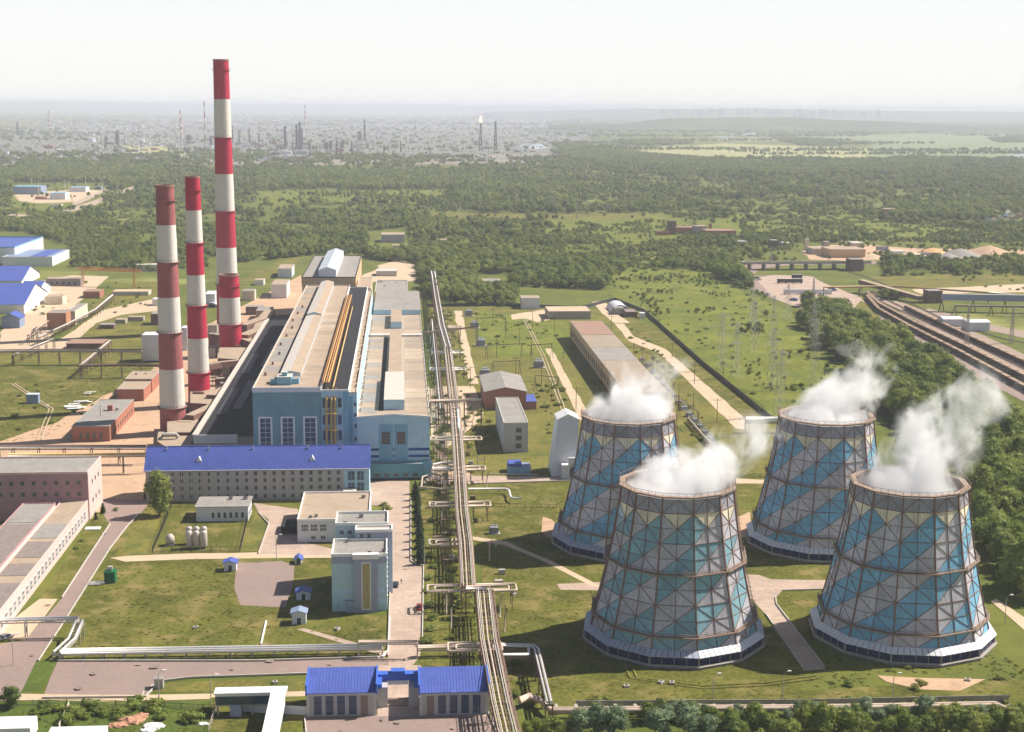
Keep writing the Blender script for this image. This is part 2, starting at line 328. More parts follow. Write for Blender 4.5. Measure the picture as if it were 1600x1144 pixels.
# -- repairs, wear and tyre marks
asph_d = mat('asphalt_repair', (.215, .165, .145), .9, .12, .2); asph_l = mat('worn_asphalt', (.295, .225, .19), .9, .12, .2)
rp_ = random.Random(44)
def blotches(n, poly, mats_, rmin, rmax, name, jit=.9):
    W = [G(*p) for p in poly]; xs_ = [p[0] for p in W]; ys_ = [p[1] for p in W]; k = 0; tries = 0
    while k < n and tries < 4000:
        tries += 1; x = rp_.uniform(min(xs_), max(xs_)); y = rp_.uniform(min(ys_), max(ys_)); c = False
        for i in range(len(W)):
            (x1, y1), (x2, y2) = W[i], W[(i+1) % len(W)]
            if (y1 > y) != (y2 > y) and x < (x2-x1)*(y-y1)/(y2-y1)+x1: c = not c
        if not c: continue
        r = rp_.uniform(rmin, rmax); a0 = rp_.uniform(0, 3); el = rp_.uniform(.35, 1)
        pts = [(x+r*math.cos(a)*math.cos(a0)-r*el*math.sin(a)*math.sin(a0), y+r*math.cos(a)*math.sin(a0)+r*el*math.sin(a)*math.cos(a0)) for a in [2*math.pi*q/11 for q in range(11)]]
        pts = [(px_+rp_.uniform(-.22, .22)*r, py_+rp_.uniform(-.22, .22)*r) for px_, py_ in pts]; patch(name, pts, rp_.choice(mats_), jit, 1.5, z=.40+.002*k, world=True); k += 1
LVB = [0]
ROAD1 = [(165,795),(195,815),(102,955),(30,1078),(-40,1100),(-30,1015),(40,1000)]; ROAD2 = [(92,1037),(600,1031),(640,1030),(300,1058),(230,1064),(200,1088),(80,1088)]
blotches(6, ROAD1, [asph_d, asph_l], .5, 1.6, 'asphalt_patch', .2); blotches(7, ROAD2, [asph_d, asph_l], .5, 1.6, 'asphalt_patch', .2); blotches(5, [(500,1122),(750,1122),(780,1144),(500,1144)], [asph_d, asph_l], .5, 1.5, 'asphalt_patch', .2)
def tyre_tracks(px, m=dirt2):
    P = [Vector((*G(*p), 0)) for p in px]
    for s in (-.9, .9):
        L_, R_ = [], []
        for i, p in enumerate(P):
            d = (P[min(i+1, len(P)-1)]-P[max(i-1, 0)]).normalized(); n = Vector((d.y, -d.x, 0)); L_.append(p+n*(s-.25)); R_.append(p+n*(s+.25))
        patch('tyre_track', [(v.x, v.y) for v in L_+R_[::-1]], m, .12, 3, z=.39, world=True)
tyre_tracks([(930,930),(990,1060),(1100,1075),(1200,1070),(1280,1058)], lawn_y);   tyre_tracks([(820,500),(850,560),(880,640),(890,720)]); tyre_tracks([(20,600),(80,640),(60,690)])
# -- clearings in the scrub
for pp, mm in (([(380,300),(720,297),(724,306),(700,322),(560,318),(420,320),(380,310)], meadow),
               ([(832,338),(1035,332),(1060,344),(1130,380),(1040,386),(900,384),(850,360)], meadow),
               ([(1080,345),(1250,320),(1560,360),(1600,366),(1600,385),(1420,382),(1280,362),(1150,370)], meadow),
               ([(0,300),(230,300),(150,340),(0,345)], meadow),
               ([(660,333),(1020,335),(1020,341),(700,345)], lawn_y),
               ([(560,442),(650,440),(650,415),(620,405),(590,415)], dirt2),
               ([(370,440),(412,440),(480,400),(470,396),(410,420)], lawn_y)):
    patch('clearing', pp, mm, 6, 25)
patch('dirt_track', [(232,284),(228,287),(190,302),(150,320),(95,336),(85,334),(145,314),(185,298)], road_c, 1)
patch('dirt_track', [(170,296),(166,293),(130,312),(112,318),(116,322),(140,312)], road_c, .5)
patch('dirt_track', [(0,334),(50,336),(50,339),(0,337)], road_c, .5)
patch('works_yard', [(20,302),(130,296),(160,298),(120,316),(60,318),(30,314)], dirt2, 3)
# -- far plain
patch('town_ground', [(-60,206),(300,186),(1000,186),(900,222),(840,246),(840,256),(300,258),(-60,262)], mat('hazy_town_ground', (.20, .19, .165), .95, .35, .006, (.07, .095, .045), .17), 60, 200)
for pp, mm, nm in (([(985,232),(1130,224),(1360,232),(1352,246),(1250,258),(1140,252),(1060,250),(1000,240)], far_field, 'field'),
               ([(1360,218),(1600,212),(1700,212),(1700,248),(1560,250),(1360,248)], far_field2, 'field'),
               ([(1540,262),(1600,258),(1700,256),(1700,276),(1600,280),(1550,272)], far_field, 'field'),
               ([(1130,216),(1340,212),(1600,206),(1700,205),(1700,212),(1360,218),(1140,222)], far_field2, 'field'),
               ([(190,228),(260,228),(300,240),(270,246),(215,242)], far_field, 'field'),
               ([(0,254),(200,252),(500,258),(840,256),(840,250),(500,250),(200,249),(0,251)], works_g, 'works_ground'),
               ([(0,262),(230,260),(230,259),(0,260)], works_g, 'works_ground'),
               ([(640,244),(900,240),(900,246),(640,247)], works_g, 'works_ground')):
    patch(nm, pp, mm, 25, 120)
patch('river', [(815,226),(855,225),(852,232),(838,233),(812,230)], water, 10, 60)
patch('river', [(1110,213),(1180,207),(1184,210),(1130,215)], water, 10, 60)
patch('river', [(1570,243),(1600,240),(1700,236),(1700,240),(1600,244)], water, 10, 60)
# kerbs along the roads and drives
def kerb_line(px, hgt=.14, w_=.3, m=None):
    P = [Vector((*G(*p), 0)) for p in px]; b = MB()
    for i in range(len(P)-1):
        n = max(1, int((P[i+1]-P[i]).length/6)); 
        for k in range(n): a = P[i].lerp(P[i+1], k/n); c = P[i].lerp(P[i+1], (k+.985)/n); b.bar(a+Vector((0, 0, .3+hgt/2)), c+Vector((0, 0, .3+hgt/2)), w_, m or conc_l, hgt+.3)
    b.build('kerb', kind='structure')
for px in ([(90,1034),(400,1034),(600,1028)], [(66,1092),(228,1090),(250,1066),(300,1060),(480,1054)], [(60,1034),(107,962),(172,858),(200,822),(220,802)], [(97,935),(147,858),(172,820)], [(606,1026),(608,962),(612,870),(600,792)], [(642,780),(642,878),(662,886),(660,1000)], [(404,866),(420,820),(404,802)], [(1212,934),(1213,945),(1288,1044)], [(1196,960),(1256,1047)], [(1222,924),(1288,922)], [(740,757),(898,752)], [(760,742),(840,743)], [(476,1122),(482,1180)], [(762,1112),(790,1180)]): kerb_line(px)
# far ridges
def ridge(pts, depth, m, name='hills', seed=0):
    """pts: (px, py of crest, distance along Y); a long mound with an uneven crest"""
    b = MB(); n = 70; rows = []
    for i in range(n+1):
        t = i/n*(len(pts)-1); k = min(int(t), len(pts)-2); f = t-k
        px = pts[k][0]*(1-f)+pts[k+1][0]*f; py = pts[k][1]*(1-f)+pts[k+1][1]*f; Y = pts[k][2]*(1-f)+pts[k+1][2]*f
        X, Z = AY(px, py, Y); Z = max(2, Z+6*mnoise.noise(Vector((i*.23, seed, 0))))
        rows.append([(X, Y-depth, -1), (X, Y-depth*.6, Z*.45), (X, Y-depth*.25, Z*.85), (X, Y, Z), (X, Y+depth*.5, Z*.6), (X, Y+depth, -1)])
    for i in range(n):
        for j in range(5): b.face([rows[i][j], rows[i+1][j], rows[i+1][j+1], rows[i][j+1]], m)
    return b.build(name, kind='structure', smooth=True)
hill_m = mat('far_wooded_hill', (.07, .10, .05), .95, .3, .002, (.20, .22, .10), .04, spec=.1)
ridge([(-300,160,30000),(60,158,30000),(200,160.5,30000),(420,163,32000),(700,165,34000),(1000,168,36000)], 6000, hill_m, seed=1)
ridge([(760,176,20000),(900,172,20000),(1020,170,20000),(1180,169.5,20000),(1400,173.5,20000),(1900,177,20000)], 3500, hill_m, seed=5)
ridge([(820,215,9000),(960,196,10000),(1040,185,10500),(1200,183,10500),(1400,190,10000),(1560,202,9500)], 1200, hill_m, seed=9)
# air
hz = bpy.data.materials.new('haze_air'); hz.use_nodes = True; t_ = hz.node_tree; t_.nodes.clear()
o_ = t_.nodes.new('ShaderNodeOutputMaterial'); v_ = t_.nodes.new('ShaderNodeVolumePrincipled')
v_.inputs['Color'].default_value = (.82, .855, 1.0, 1); v_.inputs['Density'].default_value = 8.2e-5; v_.inputs['Anisotropy'].default_value = .0
t_.links.new(v_.outputs[0], o_.inputs['Volume'])
b = MB(); b.box(-46000, 46000, -600, 61000, -2, 196, hz); b.build('haze', kind='stuff')
# ------------------------------------------------------------------ cooling towers
NS = 12; TH = 47.5
LEVELS = [4.4, 8.3]+[8.3+i*(42.6-8.3)/8 for i in range(1, 9)]+[46.6]       # skirt row, 8 rows (4 braced blocks), crown row
def tr(z):  # circumscribed radius of the clad shell
    t = (z-7.2)/(TH-7.2); return 25.6-11.2*t+3.2*t*t-.1*t
PM = {}
def pmat(n, c, **k):
    PM[n] = mat('cladding_'+n, c, .6, .22, .35, (.24, .18, .15), .035, streak=.3, spec=.25, each=.16, **k)
pmat('blue', (.18, .41, .58)); pmat('teal', (.21, .385, .45)); pmat('grey', (.50, .49, .53)); pmat('cream', (.72, .66, .50))
pmat('lilac', (.46, .45, .49)); pmat('crown', (.31, .31, .35)); pmat('paleblue', (.36, .50, .60))
inner = mat('tower_inner_lining', (.36, .27, .24), .9, .2, .3, (.2, .14, .12), .05)
rust = mat('rusty_tower_frame', (.23, .135, .105), .8, .3, .8, (.26, .17, .12), .05)
frame_l = mat('weathered_tower_frame', (.30, .22, .17), .8, .3, .8, (.16, .09, .06), .06)
skirt_m = mat('white_skirt_roof', (.66, .66, .68), .6, .1, .3, (.42, .38, .38), .02)
louver_m = mat('navy_louver', (.035, .045, .12), .6, .2, .6)
basin_m = mat('basin_concrete', (.30, .27, .27), .9, .2, .4, (.17, .14, .13), .06)
PANEL = {}
def panel_mesh(row, half, c1, c2, flip):
    """half-face cell between two rows, split along its diagonal in two painted triangles, a thin sheet with depth"""
    k = (row, half, c1, c2)
    if k in PANEL: return PANEL[k]
    z0, z1 = LEVELS[row], LEVELS[row+1]; a = math.pi/NS
    def pt(s, z, off=0):   # s in -1..1 across the face
        r = tr(z)*math.cos(a)+off; h = tr(z)*math.sin(a); return Vector((r, h*s*.985, z))
    s0, s1 = (-1, 0) if half == 0 else (0, 1)
    g = .05
    q = [pt(s0+.015, z0+g), pt(s1-.015, z0+g), pt(s1-.015, z1-g), pt(s0+.015, z1-g)]
    qi = [p+Vector((-.22, 0, 0)) for p in q]
    b = MB()
    # block rows: even index = lower row of the pair
    lower = flip
    diag = (half == 0) == lower   # True: '/' diagonal, from bottom-left to top-right
    if diag: tris = ((0, 2, 3), (0, 1, 2))      # upper-left, lower-right
    else: tris = ((0, 1, 3), (1, 2, 3))
    for t, c in zip(tris, (c1, c2)): b.face([q[i] for i in t], PM[c])
    for t in tris: b.face([qi[i] for i in reversed(t)], inner)
    for i in range(4): b.face([q[i], qi[i], qi[(i+1) % 4], q[(i+1) % 4]], rust)
    PANEL[k] = b.mesh('panel'); return PANEL[k]
def cell_colors(row, half, face, style):
    """row 0 = skirt row, 1..8 blocks counted from below, 9 = crown row; seen from outside with +Y to the right"""
    if row == 9: return ('crown', 'crown') if style != 3 or face % 5 else ('crown', 'lilac')
    g1, b1 = ('grey', 'blue') if style in (0, 2, 3) else ('lilac', 'teal')
    if row == 0: blk, low = -1, False
    else: blk, low = (row-1)//2, (row-1) % 2 == 0
    # b = (blk up) - face -> boundary index of the '/' diagonal in this block
    par = (blk-face) % 2; col = {0: b1, 1: g1}
    UL, LR = col[par], col[1-par]
    r = random.Random(style*1000+blk*31+face*7)
    if style == 1 and r.random() < .28: UL, LR = LR, UL
    if style == 1 and r.random() < .3: g1 = 'paleblue'
    # quadrants of the X: top, bottom, left, right
    quad = {'T': UL, 'L': UL, 'B': LR, 'R': LR}
    if blk == 3: quad['T'] = 'cream'; quad['L'] = g1 if par else UL
    if low:
        return (quad['L'], quad['B']) if half == 0 else (quad['B'], quad['R'])
    return (quad['L'], quad['T']) if half == 0 else (quad['T'], quad['R'])
def ring_pts(r, z, off=0.0): return [Vector((r*math.cos(2*math.pi*(i+off)/NS), r*math.sin(2*math.pi*(i+off)/NS), z)) for i in range(NS)]
TW = {}
def tower(cx, cy, rz, style, label, partial_shift=0):
    t = thing('cooling_tower', label, 'cooling tower', (cx, cy, 0), rz, 'clad cooling towers beside the works'); t.scale = (.915, .915, .96)
    a = math.pi/NS
    for face in range(NS):
        for row in range(10):
            low = row == 0 or (row-1) % 2 == 0
            if row == 0: low = False
            if row == 9: low = True
            for half in (0, 1):
                # local panel mesh faces +X with +Y to the left when seen from outside, so mirror halves
                c = cell_colors(row, half, face, style)
                me = panel_mesh(row, half, c[0], c[1], low)
                link('cladding_panel', me, t, rz=2*math.pi*(face+.5)/NS)
    if 'frame' not in TW:
        # column with its upright flanges
        b = MB(); zz = [3.9]+LEVELS[1:]+[TH]
        for i in range(len(zz)-1): b.bar((tr(zz[i])+.12, 0, zz[i]), (tr(zz[i+1])+.12, 0, zz[i+1]), .42, rust, .45)
        TW['column'] = b.mesh('column')
        b = MB()
        for i in range(len(zz)-1):
            b.bar((tr(zz[i])*math.cos(a)+.10, 0, zz[i]), (tr(zz[i+1])*math.cos(a)+.10, 0, zz[i+1]), .12, rust, .2)
        TW['mullion'] = b.mesh('mullion')
        b = MB()
        for blk in range(-1, 5):
            if blk == -1: z0, zc, z1 = None, LEVELS[0], LEVELS[1]
            elif blk == 4: z0, zc, z1 = LEVELS[9], LEVELS[10], None
            else: z0, zc, z1 = LEVELS[1+2*blk], LEVELS[2+2*blk], LEVELS[3+2*blk]
            c = Vector((tr(zc)*math.cos(a)+.08, 0, zc))
            for z in (z0, z1):
                if z is None: continue
                for s in (-1, 1): b.bar(c, (tr(z)*math.cos(a)+.08, s*tr(z)*math.sin(a), z), .10, rust, .2)
        TW['brace'] = b.mesh('brace')
        for i, z in enumerate(LEVELS):
            b = MB(); P = ring_pts(tr(z)+.1, z); th = .22 if i % 2 else .14
            for j in range(NS): b.bar(P[j], P[(j+1) % NS], th, rust, th*.8)
            TW['ring', i] = b.mesh('ring_beam')
        def walk(z):
            b = MB(); P = ring_pts(tr(z)+1.25, z); Q = ring_pts(tr(z)+1.25, z+1.15); Q2 = ring_pts(tr(z)+1.25, z+.6); I = ring_pts(tr(z)+.2, z)
            for j in range(NS):
                k = (j+1) % NS
                b.face([I[j], P[j], P[k], I[k]], frame_l); b.face([I[k]-Vector((0,0,.12)), P[k]-Vector((0,0,.12)), P[j]-Vector((0,0,.12)), I[j]-Vector((0,0,.12))], frame_l)
                b.bar(P[j], P[k], .25, frame_l, .35); b.bar(Q[j], Q[k], .14, frame_l); b.bar(Q2[j], Q2[k], .09, frame_l)
                for f in (0, .25, .5, .75): p = P[j].lerp(P[k], f); b.bar(p, p+Vector((0, 0, 1.15)), .1, frame_l)
                b.bar(I[j]-Vector((0, 0, 1.4)), P[j], .18, rust)
            return b.mesh('walkway')
        TW['walk1'] = walk(LEVELS[1]); TW['walk2'] = walk(LEVELS[5])
        b = MB(); r0 = tr(TH); P = ring_pts(r0+.9, TH); I = ring_pts(r0-.9, TH); P2 = ring_pts(r0+.9, TH-.5); I2 = ring_pts(r0-.9, TH-.5)
        for j in range(NS):
            k = (j+1) % NS
            b.face([I[j], P[j], P[k], I[k]], frame_l); b.face([P[j], P2[j], P2[k], P[k]], frame_l); b.face([I[k], I2[k], I2[j], I[j]], frame_l); b.face([P2[j], I2[j], I2[k], P2[k]], rust)
            for f in (0, .25, .5, .75):
                p = P[j].lerp(P[k], f); b.bar(p, p+Vector((0, 0, 1.1)), .09, rust)
            b.bar(P[j]+Vector((0, 0, 1.1)), P[k]+Vector((0, 0, 1.1)), .1, rust)
        TW['rim'] = b.mesh('rim_walkway')
        for face_i in (0,):
            ro, ri = 28.9, tr(4.6)+.3
            def skp(r, s, z): return Vector((r*math.cos(a), r*math.sin(a)*s, z))
            b = MB(); n = 8
            for q in range(n):
                s0 = -1+2*q/n; s1 = -1+2*(q+1)/n; e = .012
                for (u, v) in ((s0+e, s1-e),):
                    A, B_, C_, D_ = skp(ro, u, 3.5), skp(ro, v, 3.5), skp(ri, v, 4.9), skp(ri, u, 4.9)
                    b.face([A, B_, C_, D_], skirt_m); dz = Vector((0, 0, .14)); b.face([D_-dz, C_-dz, B_-dz, A-dz], skirt_m); b.face([A-dz, B_-dz, B_, A], skirt_m)
                    b.face([B_-dz, C_-dz, C_, B_], skirt_m); b.face([D_-dz, A-dz, A, D_], skirt_m)
            TW['skirt'] = b.mesh('skirt_panel'); TW['skirt_b'] = TW['skirt'].copy(); TW['skirt_b'].materials.clear(); TW['skirt_b'].materials.append(mat('blue_grey_skirt_roof', (.40, .42, .50), .6, .14, .3, (.28, .25, .27), .03))
            for q in range(3):
                b = MB(); z = 1.25+q*.68; A, B_ = skp(28.0+q*.1, -.97, z), skp(28.0+q*.1, .97, z)
                C_, D_ = skp(27.3+q*.1, .97, z+.5), skp(27.3+q*.1, -.97, z+.5)
                b.face([A, B_, C_, D_], louver_m); dz = Vector((0, 0, .08)); b.face([D_-dz, C_-dz, B_-dz, A-dz], louver_m); b.face([A-dz, B_-dz, B_, A], louver_m)
                TW['louver', q] = b.mesh('louver')
            b = MB(); b.bar(skp(28.2, 1, .5), skp(28.2, 1, 3.6), .5, basin_m, .6)
            TW['post'] = b.mesh('post')
            for s in (-.5, 0, .5):
                b = MB(); b.bar(skp(28.15, s, 1.1), skp(28.15, s, 3.4), .22, basin_m); TW['lp', s] = b.mesh('louver_post')
            b = MB(); O = [skp(28.9, -1, 0), skp(28.9, 1, 0), skp(28.9, 1, 1.0), skp(28.9, -1, 1.0)]; I = [skp(28.2, -1, 0), skp(28.2, 1, 0), skp(28.2, 1, 1.0), skp(28.2, -1, 1.0)]
            b.face(O, basin_m); b.face([I[1], I[0], I[3], I[2]], basin_m); b.face([O[3], O[2], I[2], I[3]], basin_m)
            b.face([skp(29.2, -1, .8)+Vector((.02,0,0)), skp(29.2, 1, .8)+Vector((.02,0,0)), skp(28.9, 1, 1.1), skp(28.9, -1, 1.1)], conc)
            TW['basin'] = b.mesh('basin_wall')
        b = MB(); P = ring_pts(26.5, 1.2); b.face(P, louver_m); Q = ring_pts(25.6, 4.2)
        for j in range(NS): b.face([P[j], P[(j+1) % NS], Q[(j+1) % NS], Q[j]], louver_m)
        TW['core'] = b.mesh('fill_core')
        TW['frame'] = 1
    for i in range(NS):
        an = 2*math.pi*i/NS; am = 2*math.pi*(i+.5)/NS
        link('column', TW['column'], t, rz=an); link('mullion', TW['mullion'], t, rz=am); link('brace', TW['brace'], t, rz=am)
        link('skirt_panel', TW['skirt_b' if style in (1, 2) and i not in (9, 10) else 'skirt'], t, rz=am); link('basin_wall', TW['basin'], t, rz=am); link('post', TW['post'], t, rz=am)
        for q in range(3): link('louver', TW['louver', q], t, rz=am)
        for q in range(3): link('louver_post', TW['lp', (q-1)*.5], t, rz=am)
    for i in range(len(LEVELS)): link('ring_beam', TW['ring', i], t)
    link('walkway', TW['walk1'], t); link('walkway', TW['walk2'], t); link('rim_walkway', TW['rim'], t); link('fill_core', TW['core'], t)
    # ladder up the lit side
    b = MB(); an = 0.0
    for i in range(len(LEVELS)-1):
        z0, z1 = LEVELS[i], LEVELS[i+1]
        for s in (-.5, .5): b.bar((tr(z0)+.9, s, z0), (tr(z1)+.9, s, z1), .12, frame_l)
        for k in range(6):
            z = z0+(z1-z0)*k/6; b.bar((tr(z)+.9, -.5, z), (tr(z)+.9, .5, z), .08, frame_l)
            if k % 2 == 0: b.bar((tr(z)+1.6, -.4, z), (tr(z)+1.6, .4, z), .1, frame_l); b.bar((tr(z)+.2, .5, z), (tr(z)+1.6, .4, z), .08, frame_l)
    b.build('ladder', t)
    return t
TPOS = []
for (px, py, rz, st, lab) in ((1050, 0, 5, 1, 'nearest cooling tower left of the footpath fork, teal and grey patchwork cladding with rusty frame'),
                              (1404, 0, 5, 0, 'cooling tower at the far right with the brightest blue diagonal stripes and sunlit white skirt'),
                              (978, 1, 5, 2, 'rear cooling tower beside the tall white shed, blue diagonal bands and cream triangles'),
                              (1282, 1, 5, 3, 'rear cooling tower in front of the railway grove, a pale patch in its grey crown')):
    dist = {1050: (1050, 1047), 1404: (1404, 1041)}.get(px)
    if dist: X, Y = G(*dist); d = math.hypot(X, Y); X, Y = X*(d+26.2)/d, Y*(d+26.2)/d
    else:
        # rim centre seen at this pixel at the rim height
        X, Y = G({978: 982, 1282: 1291}[px], {978: 647, 1282: 648}[px], TH*.96)
    TPOS.append((X, Y)); tower(X, Y, math.radians(rz), st, lab)
print('TOWERS', [(round(x), round(y)) for x, y in TPOS])
# ------------------------------------------------------------------ steam
def steam(cx, cy, L, sx, sy, grow, dens, seed, label, curl=0.0, fade=.75):
    m = bpy.data.materials.new('steam'); m.use_nodes = True; t = m.node_tree; t.nodes.clear(); N = t.nodes; K = t.links
    o = N.new('ShaderNodeOutputMaterial'); v = N.new('ShaderNodeVolumePrincipled'); v.inputs['Color'].default_value = (.998, .998, .998, 1); v.inputs['Anisotropy'].default_value = .0
    K.new(v.outputs[0], o.inputs['Volume'])
    tc = N.new('ShaderNodeTexCoord'); sp = N.new('ShaderNodeSeparateXYZ'); K.new(tc.outputs['Object'], sp.inputs[0])
    def ma(op, a, b_=None, c_=None):
        n = N.new('ShaderNodeMath'); n.operation = op
        for i, x in enumerate((a, b_, c_)):
            if x is None: continue
            if isinstance(x, (int, float)): n.inputs[i].default_value = x
            else: K.new(x, n.inputs[i])
        return n.outputs[0]
    z = sp.outputs[2]; h = ma('MAXIMUM', z, 0.0); hn = ma('DIVIDE', h, L)
    bend = ma('POWER', hn, 1.1)
    nzw = N.new('ShaderNodeTexNoise'); nzw.inputs['Scale'].default_value = .06; nzw.inputs['Detail'].default_value = 3
    mpw = N.new('ShaderNodeMapping'); mpw.inputs['Location'].default_value = (seed*13, seed, seed*5); K.new(tc.outputs['Object'], mpw.inputs[0]); K.new(mpw.outputs[0], nzw.inputs['Vector'])
    wob = ma('MULTIPLY', ma('SUBTRACT', nzw.outputs[0], .5), ma('MULTIPLY_ADD', hn, 30.0, 3.0))
    dx = ma('ADD', ma('SUBTRACT', sp.outputs[0], ma('MULTIPLY', bend, sx)), wob); dy = ma('SUBTRACT', sp.outputs[1], ma('MULTIPLY', bend, sy))
    rr = ma('SQRT', ma('ADD', ma('MULTIPLY', dx, dx), ma('MULTIPLY', dy, dy)))
    R_ = ma('MULTIPLY_ADD', hn, grow-4.5, 17.4)
    q = ma('DIVIDE', rr, R_)
    nz = N.new('ShaderNodeTexNoise'); nz.inputs['Scale'].default_value = .10; nz.inputs['Detail'].default_value = 6; nz.inputs['Roughness'].default_value = .62; nz.inputs['Distortion'].default_value = .6
    mp = N.new('ShaderNodeMapping'); mp.inputs['Location'].default_value = (seed*7.3, seed*3.1, seed); mp.inputs['Scale'].default_value = (1, 1, .75); K.new(tc.outputs['Object'], mp.inputs[0]); K.new(mp.outputs[0], nz.inputs['Vector'])
    # density = clamp(noise*2.2 - q^2 - height term)
    a = ma('MULTIPLY', nz.outputs[0], 5.0); a = ma('SUBTRACT', a, ma('MULTIPLY', ma('MULTIPLY', q, q), .62)); a = ma('SUBTRACT', a, ma('MULTIPLY_ADD', hn, fade*1.15, 1.72))
    a = ma('MAXIMUM', a, 0.0); a = ma('MINIMUM', a, .6)
    edge = N.new('ShaderNodeMapRange'); edge.inputs['From Min'].default_value = 1.0; edge.inputs['From Max'].default_value = .8; K.new(q, edge.inputs['Value'])
    fz = N.new('ShaderNodeMapRange'); fz.inputs['From Min'].default_value = 1.0; fz.inputs['From Max'].default_value = .75; K.new(hn, fz.inputs['Value'])
    thin = ma('SUBTRACT', 1.0, ma('MULTIPLY', hn, .55))
    a = ma('MULTIPLY', ma('MULTIPLY', a, dens), ma('MULTIPLY', ma('MULTIPLY', edge.outputs[0], fz.outputs[0]), thin)); K.new(a, v.inputs['Density'])
    b = MB(); n = 24; rows = 10; prof = []
    for j in range(rows+1):
        hh = -9+(L+9)*j/rows; f = max(hh, 0)/L; R2 = 17.2+f*14
        if hh < .6: R2 = 16.2
        prof.append((hh, f**1.1*sx, f**1.1*sy, R2))
    for hh, ox, oy, R2 in prof:
        for k in range(n): an = 2*math.pi*k/n; b.v.append((ox+R2*math.cos(an), oy+R2*math.sin(an), hh))
    k0 = b.mi(m)
    for j in range(rows):
        for k in range(n): k2 = (k+1) % n; b.f.append((j*n+k, j*n+k2, (j+1)*n+k2, (j+1)*n+k)); b.m.append(k0)
    b.f.append(tuple(reversed(range(n)))); b.m.append(k0); b.f.append(tuple(rows*n+k for k in range(n))); b.m.append(k0)
    o_ = b.build('steam_plume', loc=(cx, cy, TH*.96-.5)); o_.scale = (.915, .915, .95); tag(o_, label, 'steam', 'steam plumes over the cooling towers')
STEAM = ((0, 19, 38, 20, 2, .85, 'wide steam cloud drifting right off the nearest cooling tower'),
         (1, 33, 34, 24, 3, .8, 'ragged tall steam plume rising from the brightest striped cooling tower by the wood'),
         (2, 20, 14, 14, 2, .85, 'short steam puff rising from the cooling tower beside the tall white shed'),
         (3, 23, 28, 22, 2, .85, 'bright steam plume leaning towards the grove from the tower before the railway'))
for i, L_, sx, sy, gr, de, lab in STEAM: steam(TPOS[i][0], TPOS[i][1], L_, sx, sy, gr, de*.5, i*3+1, lab)
# ------------------------------------------------------------------ chimneys
ch_red = mat('chimney_red', (.44, .022, .055), .6, .12, .5, (.36, .03, .04), .0, spec=.25)
ch_fade = mat('chimney_faded_red', (.33, .10, .10), .75, .2, .6, (.27, .075, .07), .03, fine=12)
ch_white = mat('chimney_white', (.66, .62, .56), .7, .08, .4, (.52, .46, .42), .0)
ch_top = mat('chimney_cap', (.30, .16, .13), .8, .2, .8)
def chimney(base_px, axis_px, pys, rb, rt, red, label, curve=1.0):
    X, Y = G(*base_px); zt = AY(axis_px[0], axis_px[1], Y)[1]
    zs = [AY(axis_px[0]+(base_px[0]-axis_px[0])*(p-axis_px[1])/(base_px[1]-axis_px[1]), p, Y-3)[1] for p in pys]; zs[0] = zt; zs[-1] = 0
    t = thing('chimney', label, 'chimney', (X, Y, 0), 0, 'red and white banded chimneys')
    R_ = lambda z: rt+(rb-rt)*(1-z/zt)**curve
    for i in range(len(zs)-1):
        b = MB(); z1, z0 = zs[i], zs[i+1]; m = red if i % 2 == 0 else ch_white; k = 5
        pr = [(R_(z0+(z1-z0)*j/k), z0+(z1-z0)*j/k) for j in range(k+1)]
        b.lathe(pr, m, 32); b.build('band', t, smooth=True)
    b = MB(); r = R_(zt); b.lathe([(r, zt-.02), (r+.25, zt), (r+.25, zt+.9), (r-.7, zt+.9), (r-.8, zt-6), (.1, zt-6.5)], ch_top, 32); b.build('cap', t)
    # gallery rings under the painted joints
    for z in [zs[i] for i in range(2, len(zs)-1, 2)]+[zt-6]:
        b = MB(); r = R_(z); b.lathe([(r+.05, z-.25), (r+.9, z-.2), (r+.95, z), (r+.05, z)], ch_top if red is ch_fade else red, 24)
        for k in range(24):
            a = 2*math.pi*k/24; a2 = 2*math.pi*(k+1)/24; p = Vector(((r+.9)*math.cos(a), (r+.9)*math.sin(a), z)); q = Vector(((r+.9)*math.cos(a2), (r+.9)*math.sin(a2), z))
            b.bar(p, p+Vector((0, 0, 1.1)), .07, dark); b.bar(p+Vector((0, 0, 1.1)), q+Vector((0, 0, 1.1)), .07, dark)
        b.build('gallery', t)
    b = MB(); n = int(zt/2.5)
    for k in range(n):
        z = k*2.5+.5; z2 = z+2.5
        if z2 > zt: break
        for s in (-.3, .3):
            a = math.radians(-62); d = Vector((math.cos(a), math.sin(a), 0)); e = Vector((-d.y, d.x, 0))*s
            b.bar(d*(R_(z)+.35)+e+Vector((0, 0, z)), d*(R_(z2)+.35)+e+Vector((0, 0, z2)), .08, dark)
        b.bar(d*(R_(z)+.35)-e+Vector((0, 0, z)), d*(R_(z)+.35)+e+Vector((0, 0, z)), .07, dark)
    b.build('ladder', t)
    return X, Y, zt
chimney((271,676), (258,292), (292,352,410,465,520,577,637,676), 6.0, 4.0, ch_fade, 'leftmost chimney, faded brownish red and white bands, standing nearest the blue roofed block')
chimney((312,633), (301,278), (278,329,380,430,478,529,583,633), 5.6, 3.55, ch_red, 'middle chimney of the same height as the faded one, bright red and white bands')
chimney((357,518), (344,95), (95,155,215,272,330,387,445,518), 7.6, 5.0, ch_red, 'tallest chimney reaching above the horizon, bright red and white bands', 1.2)
chimney((361,556), (358,431), (431,465,507,556), 7.0, 5.9, ch_red, 'short thick chimney with red, white and red bands in front of the tallest one')
